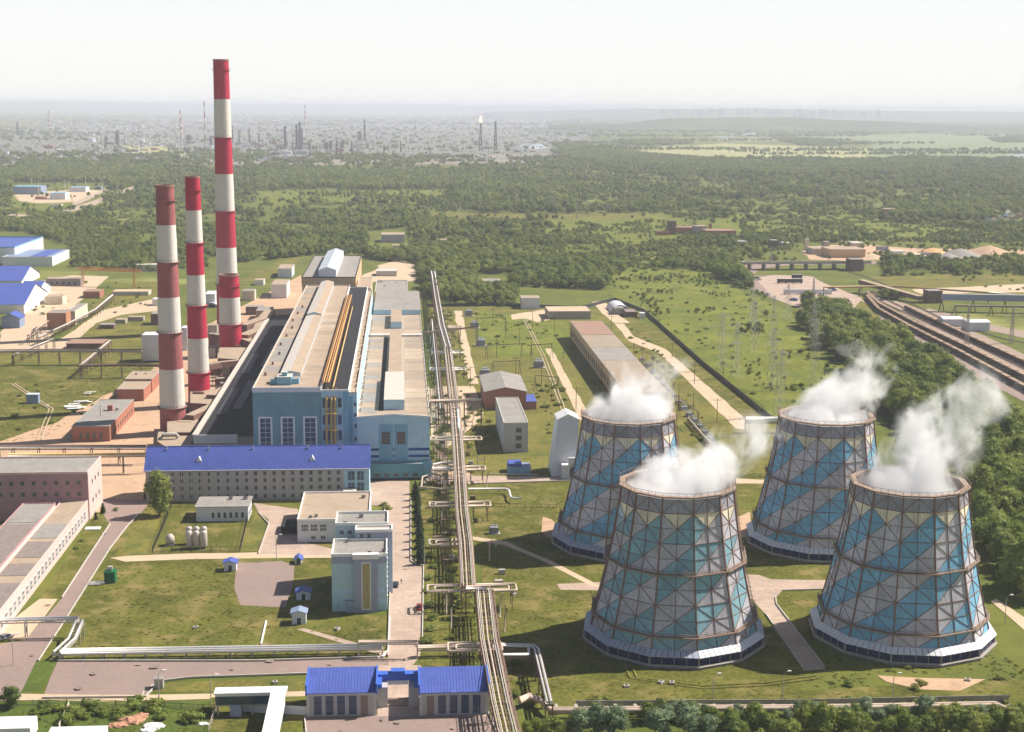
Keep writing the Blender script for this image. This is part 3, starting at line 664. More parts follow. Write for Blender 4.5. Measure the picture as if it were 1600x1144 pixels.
# ------------------------------------------------------------------ vegetation
def leaf_mat(name, c1, c2, c3):
    m = bpy.data.materials.new(name); m.use_nodes = True; t = m.node_tree; N = t.nodes; L = t.links
    b = N['Principled BSDF']; b.inputs['Roughness'].default_value = .7; b.inputs['Specular IOR Level'].default_value = .15
    oi = N.new('ShaderNodeObjectInfo'); g = N.new('ShaderNodeNewGeometry')
    n = N.new('ShaderNodeTexNoise'); n.inputs['Scale'].default_value = .35; n.inputs['Detail'].default_value = 3; L.new(g.outputs['Position'], n.inputs['Vector'])
    n2 = N.new('ShaderNodeTexNoise'); n2.inputs['Scale'].default_value = .012; n2.inputs['Detail'].default_value = 3; L.new(g.outputs['Position'], n2.inputs['Vector'])
    r = N.new('ShaderNodeValToRGB'); r.color_ramp.elements[0].color = (*c1, 1); r.color_ramp.elements[1].color = (*c3, 1)
    e = r.color_ramp.elements.new(.5); e.color = (*c2, 1)
    a = N.new('ShaderNodeMath'); a.operation = 'MULTIPLY_ADD'; L.new(oi.outputs['Random'], a.inputs[0]); a.inputs[1].default_value = .55
    c = N.new('ShaderNodeMath'); c.operation = 'MULTIPLY_ADD'; L.new(n.outputs[0], c.inputs[0]); c.inputs[1].default_value = .9; c.inputs[2].default_value = -.5
    d = N.new('ShaderNodeMath'); d.operation = 'MULTIPLY_ADD'; L.new(n2.outputs[0], d.inputs[0]); d.inputs[1].default_value = 1.3; L.new(c.outputs[0], d.inputs[2])
    d2 = N.new('ShaderNodeMath'); d2.operation = 'SUBTRACT'; L.new(d.outputs[0], d2.inputs[0]); d2.inputs[1].default_value = .38
    L.new(d2.outputs[0], a.inputs[2]); L.new(a.outputs[0], r.inputs[0]); L.new(r.outputs[0], b.inputs['Base Color'])
    tr_ = N.new('ShaderNodeBsdfTranslucent'); L.new(r.outputs[0], tr_.inputs[0]); mx = N.new('ShaderNodeMixShader'); mx.inputs[0].default_value = .38
    L.new(b.outputs[0], mx.inputs[1]); L.new(tr_.outputs[0], mx.inputs[2]); L.new(mx.outputs[0], N['Material Output'].inputs[0])
    return m
leafA = leaf_mat("broadleaf_foliage", (.09, .13, .03), (.19, .24, .05), (.32, .34, .09))
leafB = leaf_mat("bright_foliage", (.13, .175, .032), (.21, .255, .05), (.30, .32, .085))
leafC = leaf_mat('silvery_willow_foliage', (.14, .19, .10), (.20, .26, .14), (.28, .34, .20))
leafD = leaf_mat('conifer_foliage', (.018, .038, .014), (.03, .055, .018), (.05, .075, .025))
leafS = leaf_mat('shrub_foliage', (.13, .17, .032), (.205, .245, .048), (.29, .30, .08))
bark = mat('tree_bark', (.12, .09, .065), .9, .25, 1.5)
def crown_mesh(name, seed, leaf, R=5.0, h=8.0, z0=2.0, lobes=9, cards=700, card=.9, spread=.62):
    """foliage clumps: hundreds of small bent leaf sprays over uneven lobes filling the crown"""
    r = random.Random(seed); b = MB(); k = b.mi(leaf); LB = []
    for i in range(lobes):
        t = (i+.5)/lobes; z = z0+h*(.12+.74*t); w_ = math.sin(math.pi*min(1, .22+.72*t))**.7
        a = r.uniform(0, 6.28)+i*2.4; d = R*spread*w_*r.uniform(.35, 1); s = R*r.uniform(.34, .52)*(.75+.35*w_)
        LB.append((Vector((d*math.cos(a), d*math.sin(a), z)), s, s*r.uniform(.7, .95)*h/(R*1.7)))
    LB.append((Vector((0, 0, z0+h*.5)), R*.62, h*.42))
    tot = sum(s*s for _, s, _ in LB)
    for c, s, sz in LB:
        # dark solid heart of the lobe: a small uneven ball so light does not leak through
        i0 = len(b.v); bm = bmesh.new(); bmesh.ops.create_icosphere(bm, subdivisions=1, radius=1)
        for v in bm.verts:
            q = v.co; f = .78+.25*mnoise.noise(q*1.7+Vector((seed, s, 0))); b.v.append(tuple(c+Vector((q.x*s*f, q.y*s*f, q.z*sz*f))))
        for f in bm.faces: b.f.append(tuple(i0+v.index for v in f.verts)); b.m.append(k)
        bm.free()
        for _ in range(int(cards*s*s/tot)):
            z = r.uniform(-.55, 1); a = r.uniform(0, 6.283); q = math.sqrt(max(0, 1-z*z)); nrm = Vector((q*math.cos(a), q*math.sin(a), z))
            f = r.uniform(.82, 1.12)+.12*mnoise.noise(nrm*3+c)
            p = c+Vector((nrm.x*s*f, nrm.y*s*f, nrm.z*sz*f))
            if any((p-c2).length < s2*.62 for c2, s2, _ in LB if c2 is not c): continue
            nn = (nrm+Vector((r.uniform(-.5, .5), r.uniform(-.5, .5), r.uniform(-.3, .6)))).normalized()
            u = nn.orthogonal().normalized(); v = nn.cross(u); an = r.uniform(0, 6.28); u, v = u*math.cos(an)+v*math.sin(an), v*math.cos(an)-u*math.sin(an)
            L_ = card*r.uniform(.55, 1.2); W_ = L_*r.uniform(.45, .8); i1 = len(b.v)
            b.v += [tuple(p-u*L_*.5), tuple(p+v*W_*.5+nn*.12*L_), tuple(p+u*L_*.5), tuple(p-v*W_*.5+nn*.12*L_)]
            b.f.append((i1, i1+1, i1+2, i1+3)); b.m.append(k)
    return b.mesh(name)
def trunk_mesh(name, seed, H_=5.0, r0=.28, R=3.0):
    r = random.Random(seed); b = MB(); b.tube([(0, 0, -.3), (.1, 0, H_*.4), (-.1, .1, H_*.75), (0, .2, H_*1.15)], [r0, r0*.8, r0*.6, r0*.25], bark, 7)
    for i in range(5):
        a = i*1.26+r.uniform(-.3, .3); z = H_*(.45+.1*i); b.tube([(0, 0, z), (R*.35*math.cos(a), R*.35*math.sin(a), z+H_*.25), (R*.6*math.cos(a), R*.6*math.sin(a), z+H_*.42)], [r0*.4, r0*.25, r0*.1], bark, 5)
    return b.mesh(name)
def cone_crown(name, seed, H_=7.0, R=1.4, leaf=None):
    r = random.Random(seed); b = MB(); k = b.mi(leaf); n = 420
    b.lathe([(R*.75, .5), (R*.7, H_*.3), (R*.45, H_*.65), (.05, H_*.96)], leaf, 8)
    for i in range(n):
        z = H_*(1-math.sqrt(r.random())*.97); rr = R*(1-z/H_)**.8*r.uniform(.8, 1.15)+.05; a = r.uniform(0, 6.28); p = Vector((rr*math.cos(a), rr*math.sin(a), z+.3))
        u = Vector((math.cos(a), math.sin(a), -.45+r.uniform(-.2, .2))).normalized()*.5; v = Vector((-math.sin(a), math.cos(a), r.uniform(-.3, .3)))*.22; i1 = len(b.v)
        b.v += [tuple(p-u*.6), tuple(p+v), tuple(p+u), tuple(p-v)]; b.f.append((i1, i1+1, i1+2, i1+3)); b.m.append(k)
    return b.mesh(name)
CR = {}
CR['A'] = [crown_mesh('crown', 11+i, leafA, 5, 7.6+i % 2, 1.6, 9+i, 800) for i in range(4)]
CR['B'] = [crown_mesh('crown', 31+i, leafB, 4.4, 5.6+i, 1.2, 8+i, 620) for i in range(3)]
CR['C'] = [crown_mesh('crown', 51+i, leafC, 4.2, 6.4+i, 1.2, 8+i, 900, .7) for i in range(2)]
CR['S'] = [crown_mesh('shrub_crown', 71+i, leafA if i == 2 else leafS, 2.6, 2.4, 0.0, 5+i, 240, .7, .8) for i in range(3)]
CR['K'] = [cone_crown('crown', 91+i, 7.0, 1.5, leafD) for i in range(2)]
CR['P'] = [crown_mesh('crown', 95, leafA, 3.1, 14.0, 1.5, 13, 1500, .8, .5)]
TK = [trunk_mesh('trunk', 3+i, 4.5) for i in range(3)]
nT = [0]
def tree(kind, x, y, sc, label, group, z=0.0, rs=rnd):
    n_ = {'K': 'conifer', 'S': 'shrub'}.get(kind, 'tree')
    t = thing(n_, label, {'K': 'conifer', 'S': 'shrub'}.get(kind, 'tree'), (x, y, z), rs.uniform(0, 6.28), group)
    s = sc*rs.uniform(.88, 1.12); t.scale = (s*rs.uniform(.92, 1.08), s, s*rs.uniform(.88, 1.1))
    me = CR[kind][rs.randrange(len(CR[kind]))]; link('foliage' if kind == 'S' else 'crown', me, t)
    if kind not in 'S': link('trunk', TK[rs.randrange(3)], t)
    nT[0] += 1; return t
def inside(p, poly):
    c = False; n = len(poly)
    for i in range(n):
        x1, y1 = poly[i]; x2, y2 = poly[(i+1) % n]
        if (y1 > p[1]) != (y2 > p[1]) and p[0] < (x2-x1)*(p[1]-y1)/(y2-y1)+x1: c = not c
    return c
def inside_np(px, py, poly):
    c = np.zeros(px.shape, bool); n = len(poly)
    for i in range(n):
        x1, y1 = poly[i]; x2, y2 = poly[(i+1) % n]
        if y1 == y2: continue
        m = ((y1 > py) != (y2 > py)) & (px < (x2-x1)*(py-y1)/(y2-y1)+x1); c ^= m
    return c
def poisson(polypx, spacing, rs, limit=100000):
    W = [Vector((*G(*p), 0)) for p in polypx]; x0 = min(v.x for v in W); x1 = max(v.x for v in W); y0 = min(v.y for v in W); y1 = max(v.y for v in W)
    wp = [(v.x, v.y) for v in W]; out = []; nx = int((x1-x0)/spacing)+1; ny = int((y1-y0)/spacing)+1
    for j in range(ny):
        for i in range(nx):
            x = x0+(i+.5*(j % 2)+rs.uniform(-.38, .38))*spacing; y = y0+(j+rs.uniform(-.38, .38))*spacing
            if inside((x, y), wp): out.append((x, y))
    return out[:limit]
rt_ = random.Random(21)
# individually placed trees and shrubs -----------------------------------------------------------
t = tree('P', *G(249, 806), 1.0, 'tall lone poplar standing in front of the end of the blue-roofed office block', None, rs=random.Random(1)); t.scale = (1.9, 1.9, 1.1)
t = tree('A', *G(20, 1103), .72, 'small lone tree on the verge at the bottom left corner', None)
for p in ((161, 802), (150, 812)): tree('K', *G(*p), .62 if p[0] == 161 else .45, 'dark little conifer at the corner of the tall pink hall', 'conifers by the pink hall')
for p in ((180, 798), (128, 846), (119, 858)): tree('S', *G(*p), .45, 'small round shrub on the grass beside the pink hall', 'shrubs by the pink hall')
for i in range(17):
    x, y = G(650, 772); x2, y2 = G(668, 1000); f = i/16
    if i < 11: tree('K', x+(x2-x)*f*.9+rt_.uniform(-.3, .3), y+(y2-y)*f*.9, .95, 'dark conical conifer in the row along the concrete drive', 'conifer hedge along the drive')
for p in ((672,870),(676,888),(672,905),(668,925),(672,948),(676,968),(672,985),(668,1000),(600,790),(606,796)): tree('S', *G(*p), .75, 'rounded shrub on the grass edge of the concrete drive', 'shrubs along the drive')
t = tree('S', *G(670, 1006), 1.25, 'largest bush at the drive corner next to the pipe arch', None)
GROVE = [(1262,470),(1340,505),(1420,545),(1480,585),(1540,640),(1600,690),(1620,760),(1620,1000),(1590,940),(1545,900),(1530,820),(1500,730),(1440,680),(1365,640),(1340,600),(1300,560),(1250,510)]
pts = poisson(GROVE, 9.4, rt_)
big = []
for x, y in pts:
    p = PJ(x, y)
    if p[0] < 1625: big.append((x, y))
big.sort(key=lambda q: q[1]); GROVE_REST = big[230:]; big = big[:230]
def grove_label(x, y):
    px, py = PJ(x, y); w_ = 'beside the highway car park' if py < 530 else 'behind the rear right cooling tower' if px < 1400 else 'between the steam plumes and the trains' if py < 650 else 'behind the brightest striped tower' if px < 1530 and py < 800 else 'at the right edge above the footpath' if py < 800 else 'at the right edge beside the foot of the brightest tower'
    return 'railway grove tree '+w_
for x, y in big:
    k = 'B' if rt_.random() < .25 else 'A'
    tree(k, x, y, rt_.uniform(1.15, 1.8), grove_label(x, y), 'trees of the railway grove', rs=rt_)
for p, sc in (((905,1150),1.0),((935,1148),1.15),((960,1150),.95),((1030,1152),.9),((1075,1152),1.1),((1110,1153),1.0)):
    tree('C', *G(*p), sc, 'silvery willow at the bottom edge below the long pipe', 'silver willows by the pipe', rs=rt_)
for i in range(26):
    x = 1120+i*19+rt_.uniform(-6, 6); tree(rt_.choice('ABB'), *G(x, 1150+rt_.uniform(-6, 8)), rt_.uniform(.55, .9), 'low green tree in the belt below the long white pipe', 'tree belt below the long pipe', rs=rt_)
for i in range(34):
    x = 1010+i*18+rt_.uniform(-7, 7); tree(rt_.choice('ABBC'), *G(x, 1129+rt_.uniform(-6, 6)), rt_.uniform(.45, .75), 'scrubby tree directly below the long white pipe', 'upper tree belt by the long pipe', rs=rt_)
for i in range(6):
    x = 824+i*14; tree('B', *G(x, 1148+rt_.uniform(-4, 6)), .55, 'bright bushy tree right of the bundled pipes at the bottom edge', 'bushes beside the bundled pipes', rs=rt_)
for p in ((95,1110),(110,1118),(70,1112),(55,1122),(140,1108),(160,1118),(125,1122),(185,1120),(240,1110),(255,1122),(300,1128),(320,1112),(210,1106),(100,1130)):
    tree('S', *G(*p), rt_.uniform(.8, 1.3), 'untidy bush on the waste ground at the bottom left', 'bushes on the waste ground', rs=rt_)
# -- the rest: scattered by area as instances of the same crowns -------------------------------
NP = np.random.RandomState(5)
def fractal(x, y, s, o):
    v = 0; a = 1; tot = 0
    for k in range(4):
        f = s*2**k; v = v+a*(np.sin(x*f*1.3+o+2.1*np.sin(y*f*.9+o*2+k))*np.cos(y*f*1.1+o*3+1.7*np.sin(x*f*.8+k))); tot += a; a *= .6
    return v/tot
# (pixel polygon, share covered, size) ; later entries win
AREAS = [
 ([(-60,246),(1700,246),(1700,480),(-60,480)], .50, .72),
 ([(-60,330),(250,322),(500,318),(560,345),(560,410),(250,430),(-60,375)], .68, .8),
 ([(840,262),(1700,270),(1700,330),(1000,345),(700,330),(720,262)], .55, .85),
 ([(-60,266),(240,262),(240,290),(-60,296)], 1.0, 1.15), ([(400,268),(535,270),(535,294),(400,296)], 1.0, 1.2), ([(530,274),(735,272),(740,296),(530,297)], 1.0, 1.2),
 ([(700,270),(860,268),(900,330),(780,340),(700,300)], .75, 1.0),
 ([(540,405),(640,380),(760,370),(900,395),(970,420),(960,455),(930,468),(850,475),(740,476),(668,470),(655,430),(600,425)], .97, 1.15),
 ([(560,345),(700,345),(850,350),(1000,385),(1100,400),(1190,430),(1180,470),(1100,425),(960,420),(760,400),(560,400)], .55, .9),
 ([(1090,405),(1150,400),(1200,470),(1180,480),(1090,435)], .9, 1.1),
 ([(1380,322),(1560,318),(1560,345),(1390,345)], 1.0, 1.15), ([(1370,408),(1700,408),(1700,430),(1370,432)], .8, .8),
 ([(400,298),(720,297),(724,304),(660,318),(400,318)], .2, .42), ([(380,318),(700,322),(640,332),(380,334)], .5, .5),
 ([(832,338),(1035,332),(1060,344),(1040,380),(900,378),(860,352)], .3, .5), ([(1080,350),(1250,335),(1560,362),(1560,382),(1300,378)], .42, .55),
 ([(0,302),(230,300),(150,340),(0,345)], .45, .55), ([(660,333),(1020,335),(1020,341),(700,345)], .05, .5),
 ([(975,425),(1100,425),(1240,490),(1330,560),(1340,600),(1210,650),(1000,490),(940,440)], .2, .4),
 ([(1380,432),(1700,430),(1700,480),(1350,455)], .03, .5),
 ([(-60,246),(840,240),(850,262),(-60,264)], .25, .9),
 # bare: works, yards, roads, buildings
 ([(-60,362),(40,362),(110,385),(112,420),(250,425),(500,398),(560,398),(585,408),(650,412),(668,480),(668,1144),(-60,1144)], 0, 1),
 ([(668,478),(985,485),(1210,655),(1260,700),(1260,1144),(668,1144)], 0, 1),
 ([(1145,410),(1380,404),(1380,470),(1700,440),(1700,700),(1355,500),(1240,485),(1180,455)], 0, 1),
 ([(1240,380),(1360,378),(1700,390),(1700,405),(1240,408)], .05, .6),
 ([(575,362),(640,355),(640,392),(575,392)], 0, 1), ([(1020,342),(1155,342),(1160,374),(1020,372)], .05, .7), ([(18,286),(170,286),(160,325),(18,322)], .05, .5), ([(740,428),(800,428),(800,456),(740,456)], 0, 1),
 ([(806,448),(990,455),(1020,500),(806,500)], .0, 1),
]
def scatter(y0, y1, spacing, objname, srcs, amin, label_m=0, far=False, dens_mul=1.0, bounds=(-60, 1680)):
    X = []; rows = int((y1-y0)/spacing)
    ys = y0+(np.arange(rows)+.5)*spacing; P = []
    for yy in ys:
        xl = G_at_row(bounds[0], yy); xr = G_at_row(bounds[1], yy); n = int((xr-xl)/spacing); P.append(np.stack([xl+(np.arange(n)+.5)*spacing, np.full(n, yy)], 1))
    P = np.concatenate(P); P += NP.uniform(-.48, .48, P.shape)*spacing
    V = np.stack([P[:, 0], P[:, 1], np.full(len(P), -CAM_H)], 1); c = V@np.array(FW); px = 800+FOC*(V@np.array(RT))/c; py = 572-FOC*(V@np.array(UP))/c
    den = np.zeros(len(P)); siz = np.ones(len(P))
    for poly, d, s in AREAS: m = inside_np(px, py, poly); den[m] = d; siz[m] = s
    n1 = fractal(P[:, 0], P[:, 1], .011, 1.0)*.5+fractal(P[:, 0], P[:, 1], .0035, 4.0)*.5
    n2 = fractal(P[:, 0], P[:, 1]*.7, .045, 2.5); nn = n1*.6+n2*.55; rk_ = np.argsort(np.argsort(nn))/len(nn)
    q = np.clip((rk_-(1-den))*7+.5, 0, 1); prob = np.where(den > .95, 1.0, np.where(den > 0, .95*q+.01, 0))
    n3 = fractal(P[:, 0], P[:, 1]*.6, .02, 9.0); siz = np.where(den > .95, siz, siz*np.clip(.82+n3*1.0+rk_*.25, .38, 1.35))
    sel = NP.uniform(0, 1, len(P)) < prob*dens_mul
    P = P[sel]; siz = siz[sel]
    return P, siz*NP.uniform(.6, 1.3, len(P))
def G_at_row(px, Y):
    d = ray(px, 330); return d.x/d.y*Y
def gn_scatter(name, pts, scl, sources, label):
    me = bpy.data.meshes.new(name); n = len(pts)
    me.vertices.add(n); co = np.zeros((n, 3), 'f'); co[:, :2] = pts; me.vertices.foreach_set('co', co.ravel())
    for an, dt, arr in (('scl', 'FLOAT', scl.astype('f')), ('rz', 'FLOAT', NP.uniform(0, 6.28, n).astype('f')), ('pick', 'INT', NP.randint(0, len(sources), n).astype('i'))):
        a = me.attributes.new(an, dt, 'POINT'); a.data.foreach_set('value', arr)
    o = link(name, me, kind='stuff'); tag(o, label, 'trees')
    ng = bpy.data.node_groups.new(name, 'GeometryNodeTree'); ng.interface.new_socket('Geometry', in_out='INPUT', socket_type='NodeSocketGeometry'); ng.interface.new_socket('Geometry', in_out='OUTPUT', socket_type='NodeSocketGeometry')
    N = ng.nodes; L = ng.links; gi = N.new('NodeGroupInput'); go = N.new('NodeGroupOutput')
    def attr(nm, ty):
        a = N.new('GeometryNodeInputNamedAttribute'); a.data_type = ty; a.inputs[0].default_value = nm; return a.outputs[0]
    gl = N.new('GeometryNodeGeometryToInstance')
    for s in reversed(sources):
        oi = N.new('GeometryNodeObjectInfo'); oi.transform_space = 'ORIGINAL'; oi.inputs['Object'].default_value = s; oi.inputs['As Instance'].default_value = True; L.new(oi.outputs['Geometry'], gl.inputs[0])
    ip = N.new('GeometryNodeInstanceOnPoints'); m2p = N.new('GeometryNodeMeshToPoints'); L.new(gi.outputs[0], m2p.inputs[0]); L.new(m2p.outputs[0], ip.inputs['Points'])
    L.new(gl.outputs[0], ip.inputs['Instance']); ip.inputs['Pick Instance'].default_value = True; L.new(attr('pick', 'INT'), ip.inputs['Instance Index'])
    cx = N.new('ShaderNodeCombineXYZ'); L.new(attr('rz', 'FLOAT'), cx.inputs[2]); L.new(cx.outputs[0], ip.inputs['Rotation'])
    cs = N.new('ShaderNodeCombineXYZ'); L.new(attr('scl', 'FLOAT'), cs.inputs[0]); L.new(attr('scl', 'FLOAT'), cs.inputs[1]); mn = N.new('ShaderNodeMath'); mn.operation = 'MINIMUM'; mn.inputs[1].default_value = 1.5; L.new(attr('scl', 'FLOAT'), mn.inputs[0]); L.new(mn.outputs[0], cs.inputs[2]); L.new(cs.outputs[0], ip.inputs['Scale']); L.new(ip.outputs[0], go.inputs[0])
    md = o.modifiers.new('scatter', 'NODES'); md.node_group = ng
    return o
# crowns of standing trees serve as the pattern for the woods
def first_crown(kind, i):
    for o in COL.objects:
        if o.data is CR[kind][i]: return o
    return None
srcN = [c for c in [first_crown('A', 0), first_crown('B', 2), first_crown('A', 2), first_crown('B', 0), first_crown('B', 1)] if c]
srcS = [c for c in [first_crown('S', 0), first_crown('S', 1), first_crown('S', 2)] if c]
P, sc = scatter(640, 1900, 6.2, '', None, 0); gn_scatter('woodland', P, sc*.9, srcN, 'scrub and woodland spreading behind the power station'); print('near', len(P))
P, sc = scatter(1900, 4300, 10.5, '', None, 0); gn_scatter('woodland', P, sc*1.25, srcN, 'hazy woodland belts in the middle distance'); print('mid', len(P))
def scrub(y0, y1, n, sc0, sc1, label):
    Y_ = NP.uniform(y0, y1, n*3); pxs = NP.uniform(-60, 1680, n*3); X_ = np.array([G_at_row(a, b) for a, b in zip(pxs, Y_)]); keep = NP.uniform(0, 1, n*3) < Y_/y1
    P = np.stack([X_, Y_], 1)[keep]; V = np.stack([P[:, 0], P[:, 1], np.full(len(P), -CAM_H)], 1); c = V@np.array(FW); px = 800+FOC*(V@np.array(RT))/c; py = 572-FOC*(V@np.array(UP))/c
    den = np.zeros(len(P))
    for poly, d, s in AREAS: m = inside_np(px, py, poly); den[m] = d
    nn = fractal(P[:, 0], P[:, 1], .02, 6.0); P = P[(den > .38) & (den < .9) & (nn > .02)]
    o = gn_scatter('undergrowth', P, NP.uniform(sc0, sc1, len(P)), srcS, label); o['category'] = 'bushes'; print('scrub', len(P))
scrub(640, 1900, 5500, .7, 1.7, 'light green scrub growing between the woods behind the works'); scrub(1900, 4000, 6500, 1.4, 3.0, 'distant light green scrub between the wood belts')
# far belts
FAR = [([(860,238),(930,236),(1010,243),(1150,254),(1230,262),(1330,254),(1390,252),(1480,256),(1480,270),(1200,276),(1000,262),(900,252)], 14, 1.5),
       ([(-60,200),(300,205),(250,215),(-60,238)], 90, 3.0), ([(200,200),(1000,200),(900,240),(300,236)], 190, 2.6), ([(1000,182),(1360,196),(1360,214),(1130,212),(870,215),(850,190)], 100, 4.5),
       ([(1200,215),(1360,222),(1380,228),(1250,230)], 30, 2.2), ([(860,225),(1040,218),(1090,225),(880,236)], 30, 2.2), ([(-60,236),(200,230),(420,238),(420,250),(-60,252)], 44, 1.8),
       ([(1540,216),(1700,214),(1700,222),(1560,224)], 30, 2), ([(1360,252),(1440,246),(1530,250),(1540,262),(1700,250),(1700,258),(1540,268),(1380,264)], 20, 1.6), ([(1540,276),(1700,280),(1700,290),(1500,285)], 16, 1.4),
       ([(-60,178),(1000,184),(1000,196),(-60,194)], 240, 7), ([(1200,196),(1700,186),(1700,204),(1340,210)], 90, 5)]
PP = []; SS = []
for poly, spc, s in FAR:
    q = np.array(poisson(poly, spc, rt_)); n1 = fractal(q[:, 0], q[:, 1], .12/spc, 2.0); m = n1 > (-.9 if spc < 20 else -.1)
    PP.append(q[m]); SS.append(NP.uniform(.8, 1.25, m.sum())*s)
for i in range(34):   # hedgerows and shelter belts across the plain
    px0 = rt_.uniform(860, 1680) if i % 3 else rt_.uniform(-40, 860); py0 = rt_.uniform(188, 262) if px0 > 900 else rt_.uniform(180, 200); x, y = G(px0, py0); a = rt_.uniform(-.35, .35); L_ = rt_.uniform(200, 1500); sp = max(9, y/420); n = int(L_/sp*2)
    t_ = NP.uniform(0, 1, n)*L_; w_ = NP.normal(0, sp*1.1, n); PP.append(np.stack([x+t_*math.cos(a)-w_*math.sin(a), y+t_*math.sin(a)+w_*math.cos(a)*2.5], 1)); SS.append(NP.uniform(.7, 1.3, n)*min(3, y/4200))
P = np.concatenate(PP); gn_scatter('woodland', P, np.concatenate(SS), srcN, 'far tree belts fading into the haze'); print('far', len(P))
q = [(p, s) for p, s in ((p, .9) for p in GROVE_REST)]
if q: gn_scatter('woodland', np.array([p for p, _ in q]), NP.uniform(1.1, 1.7, len(q)), srcN, 'far end of the grove along the railway')
# low bushes in the near meadows
SH = [([(940,440),(975,425),(1100,425),(1190,470),(1250,500),(1340,590),(1300,650),(1210,650),(1130,590),(1015,500)], 7, .12), ([(740,490),(880,500),(860,560),(760,540)], 6, .12), ([(985,505),(1040,560),(1130,690),(1090,690),(960,560)], 6, .2),
      ([(1185,745),(1240,830),(1245,1075),(880,1078),(820,1070)], 7, .0), ([(1290,1065),(1600,1010),(1640,1100),(1250,1105)], 5, .15), ([(1380,650),(1400,740),(1500,800),(1460,700)], 6, .6), ([(668,490),(705,486),(740,600),(700,690),(676,690)], 5, .35), ([(60,600),(170,610),(150,660),(10,680),(0,620)], 5, .09), ([(0,500),(120,440),(240,440),(240,500)], 6, .08), ([(1400,432),(1700,430),(1700,470)], 9, .06), ([(820,1095),(1640,1098),(1640,1106),(820,1106)], 3.2, .7), ([(1560,840),(1640,820),(1640,1000),(1600,960)], 5, .6)]
SH += [([(672,610),(712,610),(722,760),(735,900),(740,1000),(700,1000),(676,860)], 4, .3), ([(672,490),(700,490),(712,600),(672,600)], 4.5, .4), ([(720,640),(770,640),(780,700),(730,700)], 4.5, .3), ([(780,1030),(840,1030),(850,1095),(800,1095)], 3.5, .35), ([(830,600),(880,600),(905,680),(860,690)], 5, .3)]
PP = []
for poly, spc, d in SH:
    q = np.array(poisson(poly, spc, rt_))
    if len(q): n1 = fractal(q[:, 0], q[:, 1], .03, 7.0); PP.append(q[(NP.uniform(0, 1, len(q)) < d*(1+1.2*n1))])
P = np.concatenate(PP); o = gn_scatter('undergrowth', P, NP.uniform(.3, .85, len(P)), srcS[:2], 'low bushes scattered over the rough meadows'); o['category'] = 'bushes'
print('trees', nT[0])

# grass tufts on the rough lawns and meadows
tuft_m = leaf_mat('grass_tuft', (.12, .125, .024), (.19, .18, .036), (.30, .25, .08))
r = random.Random(8); b = MB()
for i in range(16):
    a = r.uniform(0, 6.28); d = r.uniform(0, .7); x, y = d*math.cos(a), d*math.sin(a); l = r.uniform(.12, .32); t_ = r.uniform(0, 6.28); u = Vector((math.cos(t_), math.sin(t_), 0))*.28
    b.face([Vector((x, y, 0))-u, Vector((x, y, 0))+u, Vector((x+r.uniform(-.2, .2), y+r.uniform(-.2, .2), l))], tuft_m)
tuft = b.build('grass_tuft', loc=(*G(1450, 1090), .3), kind='stuff')
def rnd_in(poly, per_m2):
    W = np.array([G(*p) for p in poly]); x0, y0 = W.min(0); x1, y1 = W.max(0); n = int((x1-x0)*(y1-y0)*per_m2); P = np.stack([NP.uniform(x0, x1, n), NP.uniform(y0, y1, n)], 1)
    P = P[inside_np(P[:, 0], P[:, 1], [tuple(w_) for w_ in W])]; n1 = fractal(P[:, 0], P[:, 1], .06, 3.0); return P[NP.uniform(-.7, .7, len(P)) < n1+.1]
NOGO = [[(160,776),(232,776),(232,800),(196,836),(100,942),(20,1090),(-60,1144),(-60,985),(60,936)], [(60,1026),(650,1020),(660,1050),(66,1096)], [(570,750),(644,750),(646,878),(666,884),(664,1050),(600,1050),(606,960),(612,870)], [(862,905),(945,905),(945,928),(862,928)], [(1150,808),(1175,798),(1200,895),(1290,903),(1290,928),(1224,930),(1216,945),(1300,1052),(1250,1054),(1165,930)],
 [(705,484),(726,484),(756,604),(756,662),(700,704),(668,704),(668,600),(728,598)], [(850,543),(866,543),(940,688),(918,688)], [(958,504),(980,504),(1045,546),(1176,660),(1160,676),(1028,556)], [(664,738),(905,738),(905,757),(664,760)], [(0,690),(60,690),(60,730),(0,730)], [(40,480),(120,420),(180,432),(250,462),(250,492),(120,520),(110,552),(0,552),(0,520)], [(366,876),(462,876),(456,952),(366,952)], [(1365,1050),(1545,1056),(1500,1086),(1365,1070)], [(835,800),(880,800),(880,860),(835,850)], [(725,832),(800,846),(945,915),(930,924),(780,856),(725,846)]]
TP = [rnd_in(p, d) for p, d in (([(820,1095),(790,1080),(756,930),(740,760),(860,756),(1180,756),(1300,900),(1640,1060),(1640,1100)], .38), ([(98,1030),(196,880),(360,880),(366,950),(515,965),(600,970),(600,1020)], .2), ([(672,490),(720,600),(735,900),(745,1040),(660,1040),(668,886),(650,760),(676,740)], .3), ([(740,490),(900,505),(985,505),(1200,655),(1150,740),(900,742),(740,700)], .10), ([(985,425),(1100,425),(1240,490),(1330,560),(1300,645),(1210,650),(1010,492)], .09), ([(0,600),(180,575),(180,610),(60,690),(0,690)], .12), ([(0,1104),(330,1110),(330,1144),(0,1144)], .4), ([(62,938),(148,800),(200,818),(88,938)], .12), ([(235,1082),(256,1068),(480,1058),(480,1080)], .15), ([(0,470),(240,440),(240,560),(0,560)], .05))]
P = np.concatenate(TP); PX = np.array([PJ(a, c) for a, c in P]); bad = np.zeros(len(P), bool)
for q in NOGO: bad |= inside_np(PX[:, 0], PX[:, 1], q)
P = P[~bad]; o = gn_scatter('meadow_grass', P, NP.uniform(.45, 1.15, len(P)), [tuft], 'tufts of rough grass on the lawns and meadows'); o['category'] = 'grass'; print('tufts', len(P))
